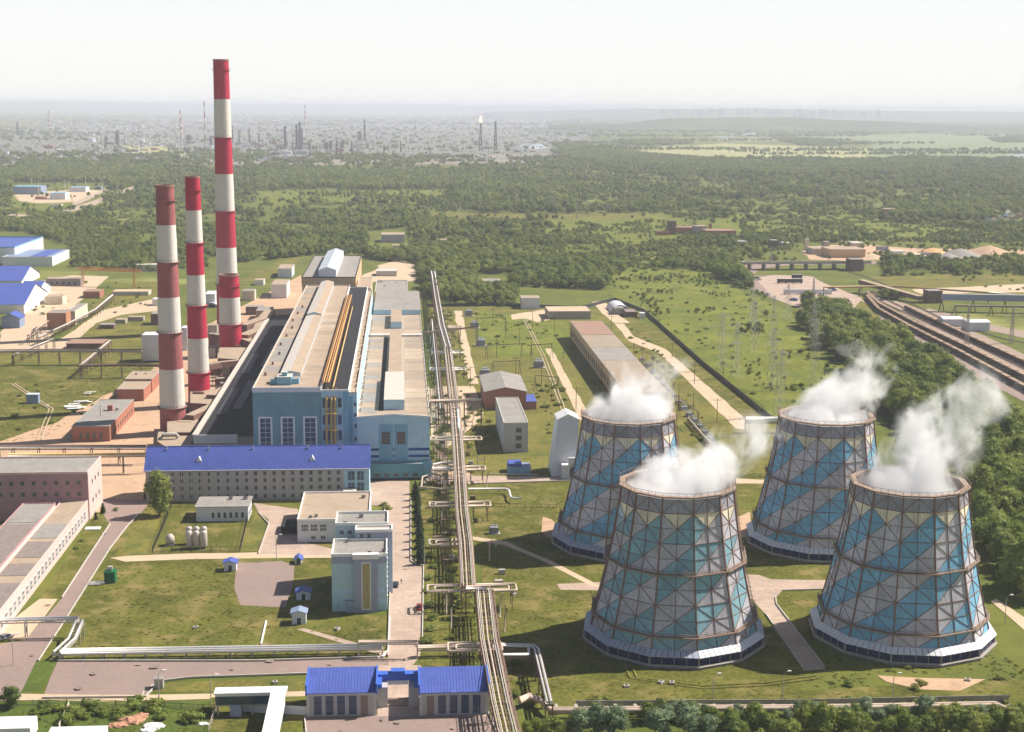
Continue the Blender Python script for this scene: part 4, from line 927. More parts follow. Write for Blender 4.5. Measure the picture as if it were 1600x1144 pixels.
# ------------------------------------------------------------------ building kit
WINC = {}
def win_mesh(w_, h_, fr, gl, nx=2, nz=1, t=.09):
    k = (round(w_, 2), round(h_, 2), fr.name, gl.name, nx, nz)
    if k in WINC: return WINC[k]
    b = MB(); x0, x1 = -w_/2, w_/2      # in the local XZ plane, outward = -Y
    b.face([(x0, -.04, 0), (x1, -.04, 0), (x1, -.04, h_), (x0, -.04, h_)], gl)
    f = max(.07, min(.16, w_*.07))
    for i in range(nx+1): x = x0+(x1-x0)*i/nx; b.box(x-f/2, x+f/2, -t-.02, 0, 0, h_, fr)
    for i in range(nz+1): z = h_*i/nz; b.box(x0-f/2, x1+f/2, -t-.05, 0, z-f/2, z+f/2, fr)
    WINC[k] = b.mesh('window'); return WINC[k]
wf = mat('white_window_frame', (.66, .66, .66), .6, .05, 1)
wd = mat('brown_window_frame', (.22, .17, .15), .7, .1, 1)
FACE = {'S': 0.0, 'E': math.pi/2, 'W': -math.pi/2, 'N': math.pi}
def windows(root, face, plane, a0, a1, n, zs, w_, h_, fr=None, gl=None, nx=2, nz=1, name='window'):
    """n windows spread between a0 and a1 along the face, one row per z"""
    me = win_mesh(w_, h_, fr or wf, gl or glass, nx, nz); ox, oy, oz = root.location
    for z in zs:
        for i in range(n):
            a = a0+(a1-a0)*(i+.5)/n
            p = {'S': (a-ox, plane-oy, z), 'N': (a-ox, plane-oy, z), 'E': (plane-ox, a-oy, z), 'W': (plane-ox, a-oy, z)}[face]
            link(name, me, root, p, rz=FACE[face])
def block(label, cat, X0, X1, Y0, Y1, h, wall, roof, par=.5, parm=None, over=.0, group=None, name=None, base=None, z0=0.0, gable=0, vents=0, seed=1):
    """walls + roof slab (+ parapet strips) of a building whose south-west corner is (X0, Y0)"""
    t = thing(name or 'building', label, cat, ((X0+X1)/2, Y0, 0), 0, group); ox, oy = (X0+X1)/2, Y0
    a0, a1, b0, b1 = X0-ox, X1-ox, 0.0, Y1-Y0
    b = MB(); b.box(a0, a1, b0, b1, z0, h, wall); b.build('wall', t)
    if base: b = MB(); b.box(a0-.06, a1+.06, b0-.06, b1+.06, 0, .9, base); b.build('plinth', t)
    if gable:
        b = MB(); o = over+.25; c = (a0+a1)/2 if gable > 0 else None; th = .18; zr = h+abs(gable)
        if gable > 0:   # ridge runs along Y
            for s in (-1, 1):
                e = a0-o if s < 0 else a1+o; ze = h-o*abs(gable)/((a1-a0)/2)+.02
                q = [(e, b0-o, ze), (c, b0-o, zr), (c, b1+o, zr), (e, b1+o, ze)]
                if s > 0: q = q[::-1]
                q2 = [(x, y, z+th) for x, y, z in q]; b.face(q2[::-1], roof); b.face(q, roof)
                for i in range(4): b.face([q[i], q[(i+1) % 4], q2[(i+1) % 4], q2[i]][::-1], roof)
            b.build('roof', t)
            b = MB()
            for y, f in ((b0, 1), (b1, -1)):
                tri = [(a0, y, h), (a1, y, h), (c, y, zr-.04)]; b.face(tri if f > 0 else tri[::-1], wall)
            b.build('gable', t)
        else:           # ridge runs along X
            m_ = (b0+b1)/2
            for s in (-1, 1):
                e = b0-o if s < 0 else b1+o; ze = h-o*abs(gable)/((b1-b0)/2)+.02
                q = [(a0-o, e, ze), (a1+o, e, ze), (a1+o, m_, zr), (a0-o, m_, zr)]
                if s > 0: q = q[::-1]
                q2 = [(x, y, z+th) for x, y, z in q]; b.face(q2, roof); b.face(q[::-1], roof)
                for i in range(4): b.face([q[i], q[(i+1) % 4], q2[(i+1) % 4], q2[i]], roof)
            b.build('roof', t)
            b = MB()
            for x, f in ((a0, 1), (a1, -1)):
                tri = [(x, b0, h), (x, m_, zr-.04), (x, b1, h)]; b.face(tri if f > 0 else tri[::-1], wall)
            b.build('gable', t)
    else:
        b = MB(); b.box(a0-over, a1+over, b0-over, b1+over, h+.003, h+.22, roof); b.build('roof', t)
        if par:
            pm = parm or wall; b = MB(); w_ = .32
            b.box(a0-.05, a1+.05, b0-.05-over, b0+w_, h+.01, h+par, pm); b.box(a0-.05, a1+.05, b1-w_, b1+.05, h+.01, h+par, pm)
            b.box(a0-.05-over, a0+w_, b0+w_, b1-w_, h+.01, h+par, pm); b.box(a1-w_, a1+.05+over, b0+w_, b1-w_, h+.01, h+par, pm); b.build('parapet', t)
    r = random.Random(seed)
    for i in range(vents):
        x = r.uniform(a0+.8, a1-.8); y = r.uniform(b0+1, b1-1); s = r.uniform(.35, .8); b = MB()
        b.box(x-s, x+s, y-s*.7, y+s*.7, h+.15, h+.4+s, conc); b.box(x-s-.1, x+s+.1, y-s*.7-.1, y+s*.7+.1, h+.4+s, h+.5+s, dark); b.build('roof_vent', t)
    return t
def fb(xl, xr, yb, yt, yk=None):
    Y = G((xl+xr)/2, yb)[1]; h = AY((xl+xr)/2, yt, Y)[1]; Y1 = G((xl+xr)/2, yk, h)[1] if yk else None
    return AY(xl, yb, Y)[0], AY(xr, yb, Y)[0], Y, Y1, h
def part(t, name, m, *boxes, top=None, smooth=False):
    b = MB(); ox, oy, _ = t.location
    for x0, x1, y0, y1, z0, z1 in boxes: b.box(x0-ox, x1-ox, y0-oy, y1-oy, z0, z1, m, top)
    return b.build(name, t, smooth)
# palette of the works
teal = mat('teal_wall_cladding', (.16, .30, .35), .7, .16, .25, (.18, .29, .32), .05, streak=.4)
lblue = mat('light_blue_plaster', (.40, .59, .70), .8, .12, .2, (.46, .58, .65), .04)
mblue = mat('mid_blue_plaster', (.20, .40, .53), .8, .14, .2, (.19, .33, .42), .03)
navy = mat('navy_plaster', (.03, .08, .28), .8, .1, .3)
tealw = mat('turquoise_wall', (.12, .32, .38), .8, .12, .3, (.18, .35, .38), .04)
pink = mat('pink_plaster', (.42, .24, .25), .85, .14, .25, (.30, .17, .18), .06)
pink_l = mat('pale_pink_plaster', (.62, .46, .42), .85, .08, .3, (.48, .33, .30), .0)
office = mat('grey_office_facade', (.42, .40, .40), .85, .08, .3)
office_l = mat('pale_rib_plaster', (.50, .48, .47), .85, .06, .3)
purp = mat('grey_purple_panel', (.32, .35, .44), .8, .08, .3)
aqua = mat('pale_aqua_panel', (.42, .57, .60), .8, .06, .2, (.28, .42, .50), .03)
mosaic = mat('mosaic_strip', (.42, .36, .16), .8, .3, 1.2, (.50, .16, .14), .10)
tan_w = mat('tan_plaster', (.56, .38, .22), .85, .12, .2)
org = mat('orange_painted_steel', (.55, .22, .05), .6, .15, .6)
shed_w = mat('white_sheet_cladding', (.62, .63, .68), .5, .06, .4, (.5, .5, .55), .0)
slat = mat('corrugated_asbestos_roof', (.22, .18, .16), .9, .25, .5, (.33, .29, .26), .05)
silver = mat('silver_glazed_roof', (.48, .53, .58), .3, .15, .5)
# ------------------------------------------------------------------ pink halls, bottom left
Yp = 516.3
t = block('tall pink transverse hall with grey flat roof at the left edge', 'industrial hall', -170, -114.7, Yp, Yp+24, 17.3, pink, roof_g, .8, pink_l, name='pink_hall')
part(t, 'east_face', pink_l, (-114.66, -114.6, Yp+.3, Yp+23.7, 0, 17.9))
windows(t, 'S', Yp, -148, -116, 8, (13.2,), 1.3, 1.5, wd); windows(t, 'S', Yp, -148, -116, 8, (9.0,), 1.3, 1.5, wd); windows(t, 'E', -114.6, Yp+4, Yp+20, 3, (5, 12), 1.2, 1.6, wd)
t = block('long low pink workshop with pale windowed side wall and patched roofs', 'workshop', -124.5, -115.0, 380, Yp-.1, 7.0, pink_l, roof_t, .4, pink_l, name='workshop')
for (y0, y1, m) in ((382, 424, slat), (431, 443, slat), (449, 466, slat), (470, 487, roof_g)): part(t, 'roof_sheet', m, (-124.0, -115.5, y0, y1, 7.24, 7.34))
windows(t, 'E', -115.0, 384, Yp-4, 27, (1.8,), 2.3, 3.0, wf, nx=3, nz=2)
t2 = block('raised left bay of the pink workshop, dark corrugated roof sheets', 'workshop', -136, -124.6, 380, 508, 8.4, pink_l, roof_g, .5, pink, name='workshop')
for (y0, y1, m) in ((382, 436, slat), (440, 482, slat), (484, 500, roof_g)): part(t2, 'roof_sheet', m, (-135.5, -125.1, y0, y1, 8.64, 8.74))
part(t2, 'roof_vent', dark, (-131, -130.2, 428, 428.8, 8.6, 9.9)); part(t2, 'roof_vent', dark, (-130.9, -130.3, 446, 446.6, 8.6, 9.6))
# ------------------------------------------------------------------ blue-roofed office block
X0, X1, Y, _, h = fb(229, 577, 782, 733); Xs = AY(538, 760, Y)[0]
t = block('four-storey office block with long bright blue gable roof and turquoise end bay', 'office block', X0, X1, Y, Y+16, h, office, blue_roof, gable=-7.2, over=.35, name='office_block', base=conc)
windows(t, 'S', Y, AY(262, 750, Y)[0], AY(536, 750, Y)[0], 19, (1.1, 4.3, 7.3, 10.0), 1.15, 1.45, wd)
xa, xb = AY(254, 750, Y)[0], AY(537, 750, Y)[0]
for i in range(20):
    x = xa+(xb-xa)*i/19; part(t, 'pilaster', office_l, (x-.16, x+.16, Y-.16, Y-.01, .9, h-.3))
part(t, 'end_bay', lblue, (Xs, X1+.03, Y-.22, Y-.01, 0, h-.1)); windows(t, 'S', Y-.22, Xs+1.0, X1-1.5, 2, (3.2, 7.6), 2.6, 3.6, mblue, nx=2, nz=2)
part(t, 'east_face', lblue, (X1+.01, X1+.08, Y+.1, Y+15.9, 0, h-.1))
for x in (311, 488):
    xc = AY(x, 715, Y+3)[0]; b = MB(); yy = 2.6; z = h+7.2*yy/8
    lx = xc-(X0+X1)/2; A, B_, T_, Bk = (lx-1.3, yy, z), (lx+1.3, yy, z), (lx, yy, z+1.9), (lx, yy+2.4, z+2.1)
    b.face([A, B_, T_], white); b.face([A, T_, Bk], white); b.face([T_, B_, Bk], white); b.build('dormer', t)
part(t, 'annex', conc_l, (AY(537, 770, Y)[0], AY(557, 770, Y)[0], Y-5, Y-.3, 0, 4.5))
b = MB(); b.box(X0-(X0+X1)/2-.4, X1-(X0+X1)/2+.4, -.62, -.42, h-.35, h-.1, white); b.build('gutter', t)
b = MB(); hw_ = (X1-X0)/2
for i in range(86): x = -hw_+2*hw_*i/85; b.bar((x, -.3, h+.0), (x, 8, h+7.35), .07, blue_roof, .12)
b.bar((-hw_-.3, 8, h+7.42), (hw_+.3, 8, h+7.42), .4, blue_roof, .2); b.build('roof_seams', t, kind='stuff')
for i in (7, 23, 40, 61, 74): part(t, 'vent_pipe', steel_l, (X0+i, X0+i+.4, Y+6.6, Y+7.0, h+5.6, h+7.6))
# ------------------------------------------------------------------ turbine hall
TX0, TX1, TY, TZ = -18.7, 10.7, 571.0, 25.2
t = block('light blue turbine hall with tan flat roof, seen beside the pipe corridor', 'turbine hall', TX0, TX1, TY, 950, TZ, lblue, roof_t, .5, conc_l, name='turbine_hall')
b = MB(); ox = (TX0+TX1)/2; b.face([(TX0-ox-.2, -.3, TZ-.5), (TX1-ox+.2, -.3, TZ-.5), (TX1-ox+.2, -.3, TZ+.4), (0, -.3, TZ+1.5), (TX0-ox-.2, -.3, TZ+.4)], lblue)
b.bar((TX0-ox-.4, -.4, TZ+.4), (0, -.4, TZ+1.5), .35, white, .5); b.bar((0, -.4, TZ+1.5), (TX1-ox+.4, -.4, TZ+.4), .35, white, .5); b.build('pediment', t)
for x0, x1 in ((592, 614), (616, 637)):
    a0, a1 = AY(x0, 680, TY)[0], AY(x1, 680, TY)[0]; part(t, 'recess_panel', mblue, (a0, a1, TY-.12, TY-.01, 2, 22.5))
    windows(t, 'S', TY-.12, a0+.4, a1-.4, 1, (14.2,), 3.3, 5.0, wd, nz=4, nx=4)
for x0, x1 in ((578, 592), (613.5, 616.5), (638, 671)):
    a0, a1 = AY(x0, 690, TY)[0], AY(x1, 690, TY)[0]
    for z0 in (8.6, 11.4): part(t, 'stripe', navy, (a0, a1, TY-.08, TY-.01, z0, z0+1.1))
part(t, 'lower_band', mblue, (TX0, TX1, TY-.09, TY-.01, 0, 7.6))
# monitors along the roof
m0, m1 = AY(599, 640, TY)[0], AY(632, 640, TY)[0]
part(t, 'roof_monitor', lblue, (m0, m1, TY+14, TY+78, TZ+.2, TZ+4.6), top=conc_l); part(t, 'roof_monitor', lblue, (m0+1.2, m1-1.0, TY+78.2, TY+205, TZ+.2, TZ+3.8), top=roof_t)
part(t, 'roof_monitor', lblue, (m0+1.2, m1-1.0, TY+235, TY+285, TZ+.2, TZ+4.2), top=roof_t)
part(t, 'roof_crossband', conc_l, (TX0+.5, TX1-.4, TY+206, TY+212, TZ+.25, TZ+1.2)); part(t, 'roof_end_bay', lblue, (TX0+1.2, TX1+.3, TY+290, TY+379, TZ+.2, TZ+3.2), top=roof_g)
r = random.Random(3)
for i in range(26):
    y = TY+8+i*10.6; a = TX0+.8; m = r.choice([roof_t3, roof_t, roof_t, roof_t2])
    part(t, 'roof_strip', m, (m1+.3, TX1-.6, y, y+10.4, TZ+.23, TZ+.27+.01*(i % 3))); part(t, 'roof_strip', r.choice([roof_t3, roof_t, roof_t, roof_t2, roof_g]), (a, m0-2.6, y, y+10.4, TZ+.23, TZ+.27+.01*(i % 3)))
part(t, 'monitor_shade', roof_d, (m0-2.2, m0-.1, TY+12, TY+205, TZ+.23, TZ+.26))  # shade along the left of the monitor, painted as a dark strip
for i in range(22): part(t, 'roof_vent', steel_l, (TX0+.6+.3*(i % 2), TX0+1.3, TY+12+i*12, TY+13.2+i*12, TZ+.25, TZ+1.5+.5*(i % 3)))
for i in range(30): part(t, 'parapet_post', conc_l, (TX1-.2, TX1+.25, TY+4+i*12, TY+4.5+i*12, TZ+.3, TZ+1.2))
windows(t, 'E', TX1, TY+8, TY+360, 24, (5, 15), 8, 4.5, wf, nx=5, nz=2)
# low turquoise block in front
X0, X1, Y, _, h = fb(578, 660, 750, 726)
t = block('low turquoise block with flat roof in front of the turbine hall', 'annex', X0, X1, Y, TY-.3, h, tealw, roof_g, .3, tealw, name='annex', base=dark)
part(t, 'side_bay', mblue, (X1+.05, X1+4, Y+2, Y+8, 0, h+1), top=roof_d); windows(t, 'S', Y, X0+1, X1-1, 5, (1.5,), 2, 1.2, wd)
# ------------------------------------------------------------------ boiler hall
BX0, BX1, BY, BZ = -60.6, -33.4, 573.0, 36.6; BYE = 912
t = block('huge boiler house with teal end wall, tan patched roof and white framed windows', 'boiler house', BX0, BX1, BY, BYE, BZ, teal, roof_t, .9, conc_l, name='boiler_house')
part(t, 'pale_cornice', shed_w, (BX0-.1, BX1+.1, BY-.3, BY-.01, BZ-.9, BZ+1.1))
wdk = glass
for x0, x1 in ((406, 424), (441, 459), (476, 494)):
    a0, a1 = AY(x0, 680, BY)[0], AY(x1, 680, BY)[0]; windows(t, 'S', BY, a0, a1, 1, (7.0,), a1-a0-.3, 18.0, wf, nx=2, nz=9)
    for bx in ((a0-.5, a0+.15, 7, 25.6), (a1-.15, a1+.5, 7, 25.6), (a0+.15, a1-.15, 25.0, 25.6)): part(t, 'window_surround', white, (bx[0], bx[1], BY-.2, BY-.02, bx[2], bx[3]))
windows(t, 'W', BX0, BY+8, BYE-8, 26, (14, 26), 7, 4, wf, nx=4, nz=2)
mx0, mx1 = AY(431, 600, BY)[0], AY(463, 600, BY)[0]
b = MB()   # long sloped monitor
ox = (BX0+BX1)/2
for (y0, y1, z, w0, w1) in ((BY+24-BY, 190, 3.4, mx0-ox, mx1-ox), (190.2, BYE-BY-6, 4.6, mx0-ox+.3, mx1-ox-.2)):
    b = MB(); b.box(w0, w1, y0, y1, BZ+.2, BZ+z*.75, silver, conc_l); b.face([(w0, y0, BZ+z*.75), (w1, y0, BZ+z*.75), ((w0+w1)/2, y0, BZ+z)], lblue)
    b.face([(w0-.2, y0, BZ+z*.75+.02), ((w0+w1)/2, y0, BZ+z+.02), ((w0+w1)/2, y1, BZ+z+.02), (w0-.2, y1, BZ+z*.75+.02)][::-1], conc_l); b.face([((w0+w1)/2, y0, BZ+z+.02), (w1+.2, y0, BZ+z*.75+.02), (w1+.2, y1, BZ+z*.75+.02), ((w0+w1)/2, y1, BZ+z+.02)][::-1], roof_t)
    b.build('roof_monitor', t)
part(t, 'monitor_shade', roof_d, (mx0-2.0, mx0-.1, BY+24, BYE-4, BZ+.23, BZ+.27))  # dark strip painted where the monitor leaves its left side in shadow
part(t, 'penthouse', mblue, (mx0-.5, mx0+5.6, BY+9, BY+17, BZ+.2, BZ+3.6), top=conc_l); part(t, 'penthouse', mblue, (mx0-3.2, mx0-.8, BY+11, BY+17, BZ+.2, BZ+2.4), top=roof_g); part(t, 'penthouse', mblue, (mx0+5.8, mx0+8.4, BY+11, BY+17, BZ+.2, BZ+2.4), top=roof_g)
part(t, 'penthouse_tower', tealw, (mx0+1.6, mx0+3.6, BY+11, BY+14, BZ+3.7, BZ+5.2), top=conc_l)
for i in range(28):
    y = BY+20+i*11; m = r.choice([roof_t, roof_t, roof_t2, roof_t3, roof_t]); part(t, 'roof_strip', m, (mx1+.2, BX1-.8, y, y+10.8, BZ+.23, BZ+.28+.01*(i % 3)))
    part(t, 'roof_strip', r.choice([roof_t2, roof_t, roof_g]), (BX0+.8, mx0-2.2, y, y+10.8, BZ+.23, BZ+.28+.01*(i % 3)))
for i in range(9): part(t, 'roof_vent', steel, (BX0+2+(i % 3)*.8, BX0+2.9+(i % 3)*.8, BY+30+i*26, BY+31+i*26, BZ+.25, BZ+1.6))
# middle bay: blue tower with yellow pipes
CX1 = AY(545, 620, BY)[0]
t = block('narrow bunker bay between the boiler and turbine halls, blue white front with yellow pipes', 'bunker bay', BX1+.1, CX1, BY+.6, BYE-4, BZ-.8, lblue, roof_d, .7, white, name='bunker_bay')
a0, a1 = AY(502, 650, BY)[0], AY(535, 650, BY)[0]
windows(t, 'S', BY+.6, a0+.2, a1, 4, (2, 8.5, 15.5, 22.0, 29.0), 1.5, 4.0, mblue, nx=1, nz=2)
for x in (510, 517.5, 523):
    xa = AY(x, 650, BY-1)[0]-(BX1+.1+CX1)/2; b = MB(); b.tube([(xa, -.9, 0), (xa, -.9, 30-(x-510)*.2), (xa+.3, -.6, 33), (xa+.3, 4, BZ-.4)], .5, pipe_y, 8); b.build('gas_pipe', t, smooth=True)
for z in (6, 13, 20, 27): part(t, 'platform', pipe_y, (a0+1, a1-2, BY-2.2, BY+.5, z, z+.2))
part(t, 'stair_shaft', mblue, (AY(536.5, 650, BY)[0], CX1+.1, BY+.3, BY+.55, 0, BZ-1))
# orange trestle and yellow mains on its roof
oxx = (BX1+.1+CX1)/2
b = MB()
for i in range(17):
    y = 6+i*16
    for x in (BX1+.6-oxx, BX1+3.4-oxx): b.bar((x, y, BZ-.6), (x, y, BZ+2.2), .25, org)
    b.bar((BX1+.4-oxx, y, BZ+1.9), (BX1+3.6-oxx, y, BZ+1.9), .25, org)
for x in (BX1+.6-oxx, BX1+3.4-oxx): b.bar((x, 5, BZ+2.0), (x, 280, BZ+2.0), .3, org)
b.build('pipe_trestle', t)
for k, x in enumerate((BX1+1.2, BX1+2.2, BX1+3.1)):
    b = MB(); b.tube([(x-oxx, 2, BZ+2.5), (x-oxx, 275, BZ+2.5)], .26, pipe_y if k != 1 else org, 8); b.build('gas_main', t, smooth=True)
b = MB(); b.tube([(BX1+5.0-oxx, 2, BZ+.4), (BX1+5.0-oxx, 240, BZ+.4)], .34, pipe_y, 8); b.build('gas_main', t, smooth=True)
part(t, 'walkway', org, (BX1+.2, BX1+1.0, BY+10, BYE-60, BZ+2.0, BZ+2.1))
DX1 = AY(567, 620, BY)[0]-.1
t = block('stepped light blue staircase bay with small square windows next to the turbine hall', 'staircase bay', CX1+.1, TX0-.1, BY+1.2, BYE-10, BZ-2.0, lblue, roof_t, .7, conc_l, name='staircase_bay')
part(t, 'dark_panel', mblue, (CX1+.1, CX1+1.5, BY+1.1, BY+1.19, 0, BZ-3)); windows(t, 'S', BY+1.2, CX1+1.5, CX1+3.6, 1, (1.5, 5.5, 10, 15, 20.5, 25, 29.5), 1.0, 1.4, wd)
for i in range(26): part(t, 'roof_vent', steel, (TX0-1.1, TX0-.5, BY+14+i*11, BY+15.5+i*11, BZ-2+.2, BZ-2+1.3+.5*(i % 3)))
# cross block at the far end
t = block('tall cross block behind the boiler house with grey roof and silver skylight', 'cross block', -65.5, -30.5, 940, 1078, 38.5, tan_w, roof_g, .6, roof_d, name='cross_block')
b = MB(); k0 = -51.5-(-48.0); 
for (w0, w1, y0, y1) in ((-7.0, 4.6, 4, 130),):
    zc = 38.7; b.box(w0, w1, y0, y1, zc, zc+4.5, shed_w, silver)
    b.face([(w0-.1, y0, zc+4.52), ((w0+w1)/2, y0, zc+6.6), ((w0+w1)/2, y1, zc+6.6), (w0-.1, y1, zc+4.52)][::-1], silver); b.face([((w0+w1)/2, y0, zc+6.6), (w1+.1, y0, zc+4.52), (w1+.1, y1, zc+4.52), ((w0+w1)/2, y1, zc+6.6)][::-1], silver)
    b.face([(w0, y0, zc+4.5), (w1, y0, zc+4.5), ((w0+w1)/2, y0, zc+6.6)], white)
b.build('skylight', t)
t = block('tan open-framed tower between the cross block and the turbine hall', 'service tower', -29.5, -20.5, 925, 985, 33, tan_w, roof_t, .5, conc_l, name='service_tower')
for z in (4, 14, 24): part(t, 'dark_opening', dark, (-27.5, -22.5, 924.9, 924.97, z, z+6))
t = block('grey service block beyond the turbine hall with a patched roof', 'service block', -20, 4, 1040, 1110, 16, tan_w, roof_g, .6, conc_l, name='service_block', vents=4)
# low annex; shade of the boiler house is also put into its roof colour
AXY = G(303, 682, 12)[1]
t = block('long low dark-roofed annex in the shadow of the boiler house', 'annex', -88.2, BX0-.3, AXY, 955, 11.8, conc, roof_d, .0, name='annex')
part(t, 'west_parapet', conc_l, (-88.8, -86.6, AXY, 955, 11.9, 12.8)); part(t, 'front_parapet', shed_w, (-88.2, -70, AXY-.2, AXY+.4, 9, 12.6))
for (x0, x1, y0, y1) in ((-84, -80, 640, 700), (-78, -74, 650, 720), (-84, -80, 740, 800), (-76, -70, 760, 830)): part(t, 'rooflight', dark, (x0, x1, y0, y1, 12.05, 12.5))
# ------------------------------------------------------------------ flue ducts and chimney foot buildings
def lump(label, cat, name, X0, X1, Y0, Y1, h, wall, roof, **k): return block(label, cat, X0, X1, Y0, Y1, h, wall, roof, name=name, **k)
Rduct = mat('rusty_brick_duct', (.20, .105, .085), .9, .2, .4, (.13, .08, .07), .05)
def polyshed(label, px, z, hgt, wall, roof, name='flue_house', cat='flue house'):
    P = [G(x, y, z) for x, y in px]; cx = sum(p[0] for p in P)/len(P); cy_ = sum(p[1] for p in P)/len(P); t = thing(name, label, cat, (cx, cy_, 0))
    L_ = [(p[0]-cx, p[1]-cy_) for p in P]
    ar = sum(L_[i][0]*L_[(i+1) % len(L_)][1]-L_[(i+1) % len(L_)][0]*L_[i][1] for i in range(len(L_)))
    if ar < 0: L_ = L_[::-1]
    b = MB(); b.prism(L_, 0, hgt, wall); b.build('wall', t); b = MB(); b.prism([(x*1.03, y*1.03) for x, y in L_], hgt+.01, hgt+.3, roof); b.build('roof', t); return t
polyshed('angular flue house at the foot of the faded chimney', [(248,676),(300,676),(318,700),(268,704),(246,690)], 5, 5, Rduct, roof_t)
polyshed('curved brick flue house between the faded chimney and the annex', [(262,648),(306,650),(312,664),(296,676),(262,676)], 6.5, 6.5, Rduct, roof_t)
polyshed('brick flue house hiding the foot of the bright middle chimney', [(298,604),(330,606),(346,616),(330,632),(298,630)], 8, 8, Rduct, roof_t)
polyshed('brick flue house at the foot of the short thick chimney', [(344,544),(384,544),(394,552),(372,562),(340,560)], 9, 9, Rduct, roof_t)
def duct(label, pts, w_, h_, m=Rduct, m2=roof_t):
    t = thing('flue_duct', label, 'flue duct', (pts[0][0], pts[0][1], 0)); o = Vector((pts[0][0], pts[0][1], 0))
    for i in range(len(pts)-1):
        a, c = Vector(pts[i])-o, Vector(pts[i+1])-o; b = MB(); b.bar(a, c, w_, m, h_); b.build('duct', t); b = MB(); b.bar(a+Vector((0, 0, h_/2+.1)), c+Vector((0, 0, h_/2+.1)), w_*.98, m2, .16); b.build('duct_roof', t)
        n = max(1, int((c-a).length/9))
        for k in range(n+1):
            p = a.lerp(c, k/n)
            if p.z-h_/2 > .8: b = MB(); b.bar((p.x, p.y, 0), (p.x, p.y, p.z-h_/2), .7, conc); b.build('support', t)
    return t
def gz(px, py, z): return (*G(px, py, z), z)
duct('brick flue duct running from the annex to the middle chimney', [gz(330,624,8), gz(372,600,8)], 5, 4); duct('lower flue duct behind the faded chimney', [gz(296,656,7), gz(330,640,7), gz(344,628,7)], 4.5, 4)
duct('dark flue duct crossing to the short chimney', [gz(300,578,9), gz(344,570,9), gz(382,566,9)], 3.5, 3); duct('broad flue duct behind the short chimney by the annex', [gz(380,530,10), gz(404,520,10), gz(410,506,10)], 7, 5)
duct('upper rounded flue duct reaching the annex at its far end', [gz(378,514,11), gz(412,502,11), gz(422,490,11)], 7, 5); duct('flue duct at the foot of the tallest chimney', [gz(340,530,8), gz(360,526,8), gz(396,540,8)], 6, 5)
for i, (px, py, w_, d_, h_) in enumerate(((336,586,5,6,5),(352,590,4,4,7),(366,584,5,8,6),(345,604,6,5,4),(330,560,5,9,6),(384,574,4,5,8),(374,592,5,4,4),(352,566,6,3,5),(395,556,5,5,7),(335,545,7,6,9),(332,528,6,8,8),(286,655,4,6,4))):
    x, y = G(px, py); block('small service hut '+['with dark sides under the ducts','squeezed between two flue ducts','beside the annex parapet','in front of the middle duct','left of the short chimney','on stilts by the annex','near the middle of the duct yard','behind the middle chimney','right of the short chimney','behind the red chimney foot','by the tallest chimney foot','near the faded chimney'][i], 'hut', x-w_/2, x+w_/2, y, y+d_, h_, [Rduct, conc, steel][i % 3], [roof_t, roof_g][i % 2], .3, name='service_hut')
r = random.Random(15)
for i in range(34):
    x = r.uniform(-103, -90.5); y = 612+i*9.6; w_ = r.uniform(1.2, 3.6); k = i % 3; h_ = r.uniform(2, 8)
    t = thing(['fan_unit', 'duct_bend', 'steel_frame'][k], ['small rusty fan unit in the crowded yard between chimneys and annex', 'bent rusty duct in the crowded yard between chimneys and annex', 'open steel frame in the crowded yard between chimneys and annex'][k], ['fan unit', 'duct', 'frame'][k], (x, y, 0), r.uniform(-.3, .3), 'clutter between the chimneys and the annex'); b = MB(); m = r.choice([Rduct, steel, conc, roof_t, Rduct])
    if k == 0: b.box(-w_/2, w_/2, -w_/2, w_/2, 0, h_*.7, m); b.build('casing', t); b = MB(); b.tube([(0, 0, h_*.7), (0, 0, h_)], w_*.3, m, 8); b.build('outlet', t)
    elif k == 1: b.tube([(-w_, 0, 0), (-w_, 0, h_), (-w_*.6, 0, h_+w_*.4), (w_, 0, h_+w_*.4), (w_*1.3, 0, h_)], w_*.3, m, 8); b.build('duct', t, smooth=True)
    else:
        for a, c in ((-1, -1), (1, -1), (1, 1), (-1, 1)): b.bar((a*w_/2, c*w_/2, 0), (a*w_/2, c*w_/2, h_), .2, steel); b.bar((a*w_/2, c*w_/2, h_), (-c*w_/2, a*w_/2, h_), .2, steel); b.bar((a*w_/2, c*w_/2, h_*.5), (-c*w_/2, a*w_/2, h_*.5), .15, steel)
        b.build('frame', t)
# ------------------------------------------------------------------ front lab block
X0, X1, Y, Y1, h = fb(465, 578, 847, 814, 771)
t = block('two-storey white block with flat tan roof behind the panelled tower', 'office building', X0, X1-.2, Y, Y1, h, shed_w, roof_t, .8, white, name='white_block', vents=3, seed=4)
windows(t, 'S', Y, X0+1, X0+10.5, 3, (4.0,), 2.3, 2.5, wf, nx=3, nz=2); windows(t, 'S', Y, X0+3.8, X0+10.5, 2, (1.0,), 1.6, 1.4, wf); windows(t, 'W', X0, Y+3, Y1-3, 7, (1.2, 4.4), 2.4, 1.9, wf)
part(t, 'porch', roof_d, (X0-6.5, X0-.1, Y+10, Y+20, 0, 2.6))
X0, X1, Y, _, h = fb(519, 605, 955, 870)
t = block('panelled laboratory tower in pale aqua and grey with a tall mosaic window strip', 'laboratory tower', X0, X1, Y, Y+15.5, h, aqua, roof_g, 1.0, white, name='laboratory_tower', vents=3, seed=8)
part(t, 'top_band', purp, (X0-.03, X1+.03, Y-.1, Y-.01, h-2.1, h)); 
for z0 in (2.6, 5.6): part(t, 'painted_band', lblue, (X0-.02, X1+.02, Y-.06, Y-.01, z0, z0+1.2))
c0, c1 = AY(553, 910, Y)[0], AY(590, 910, Y)[0]
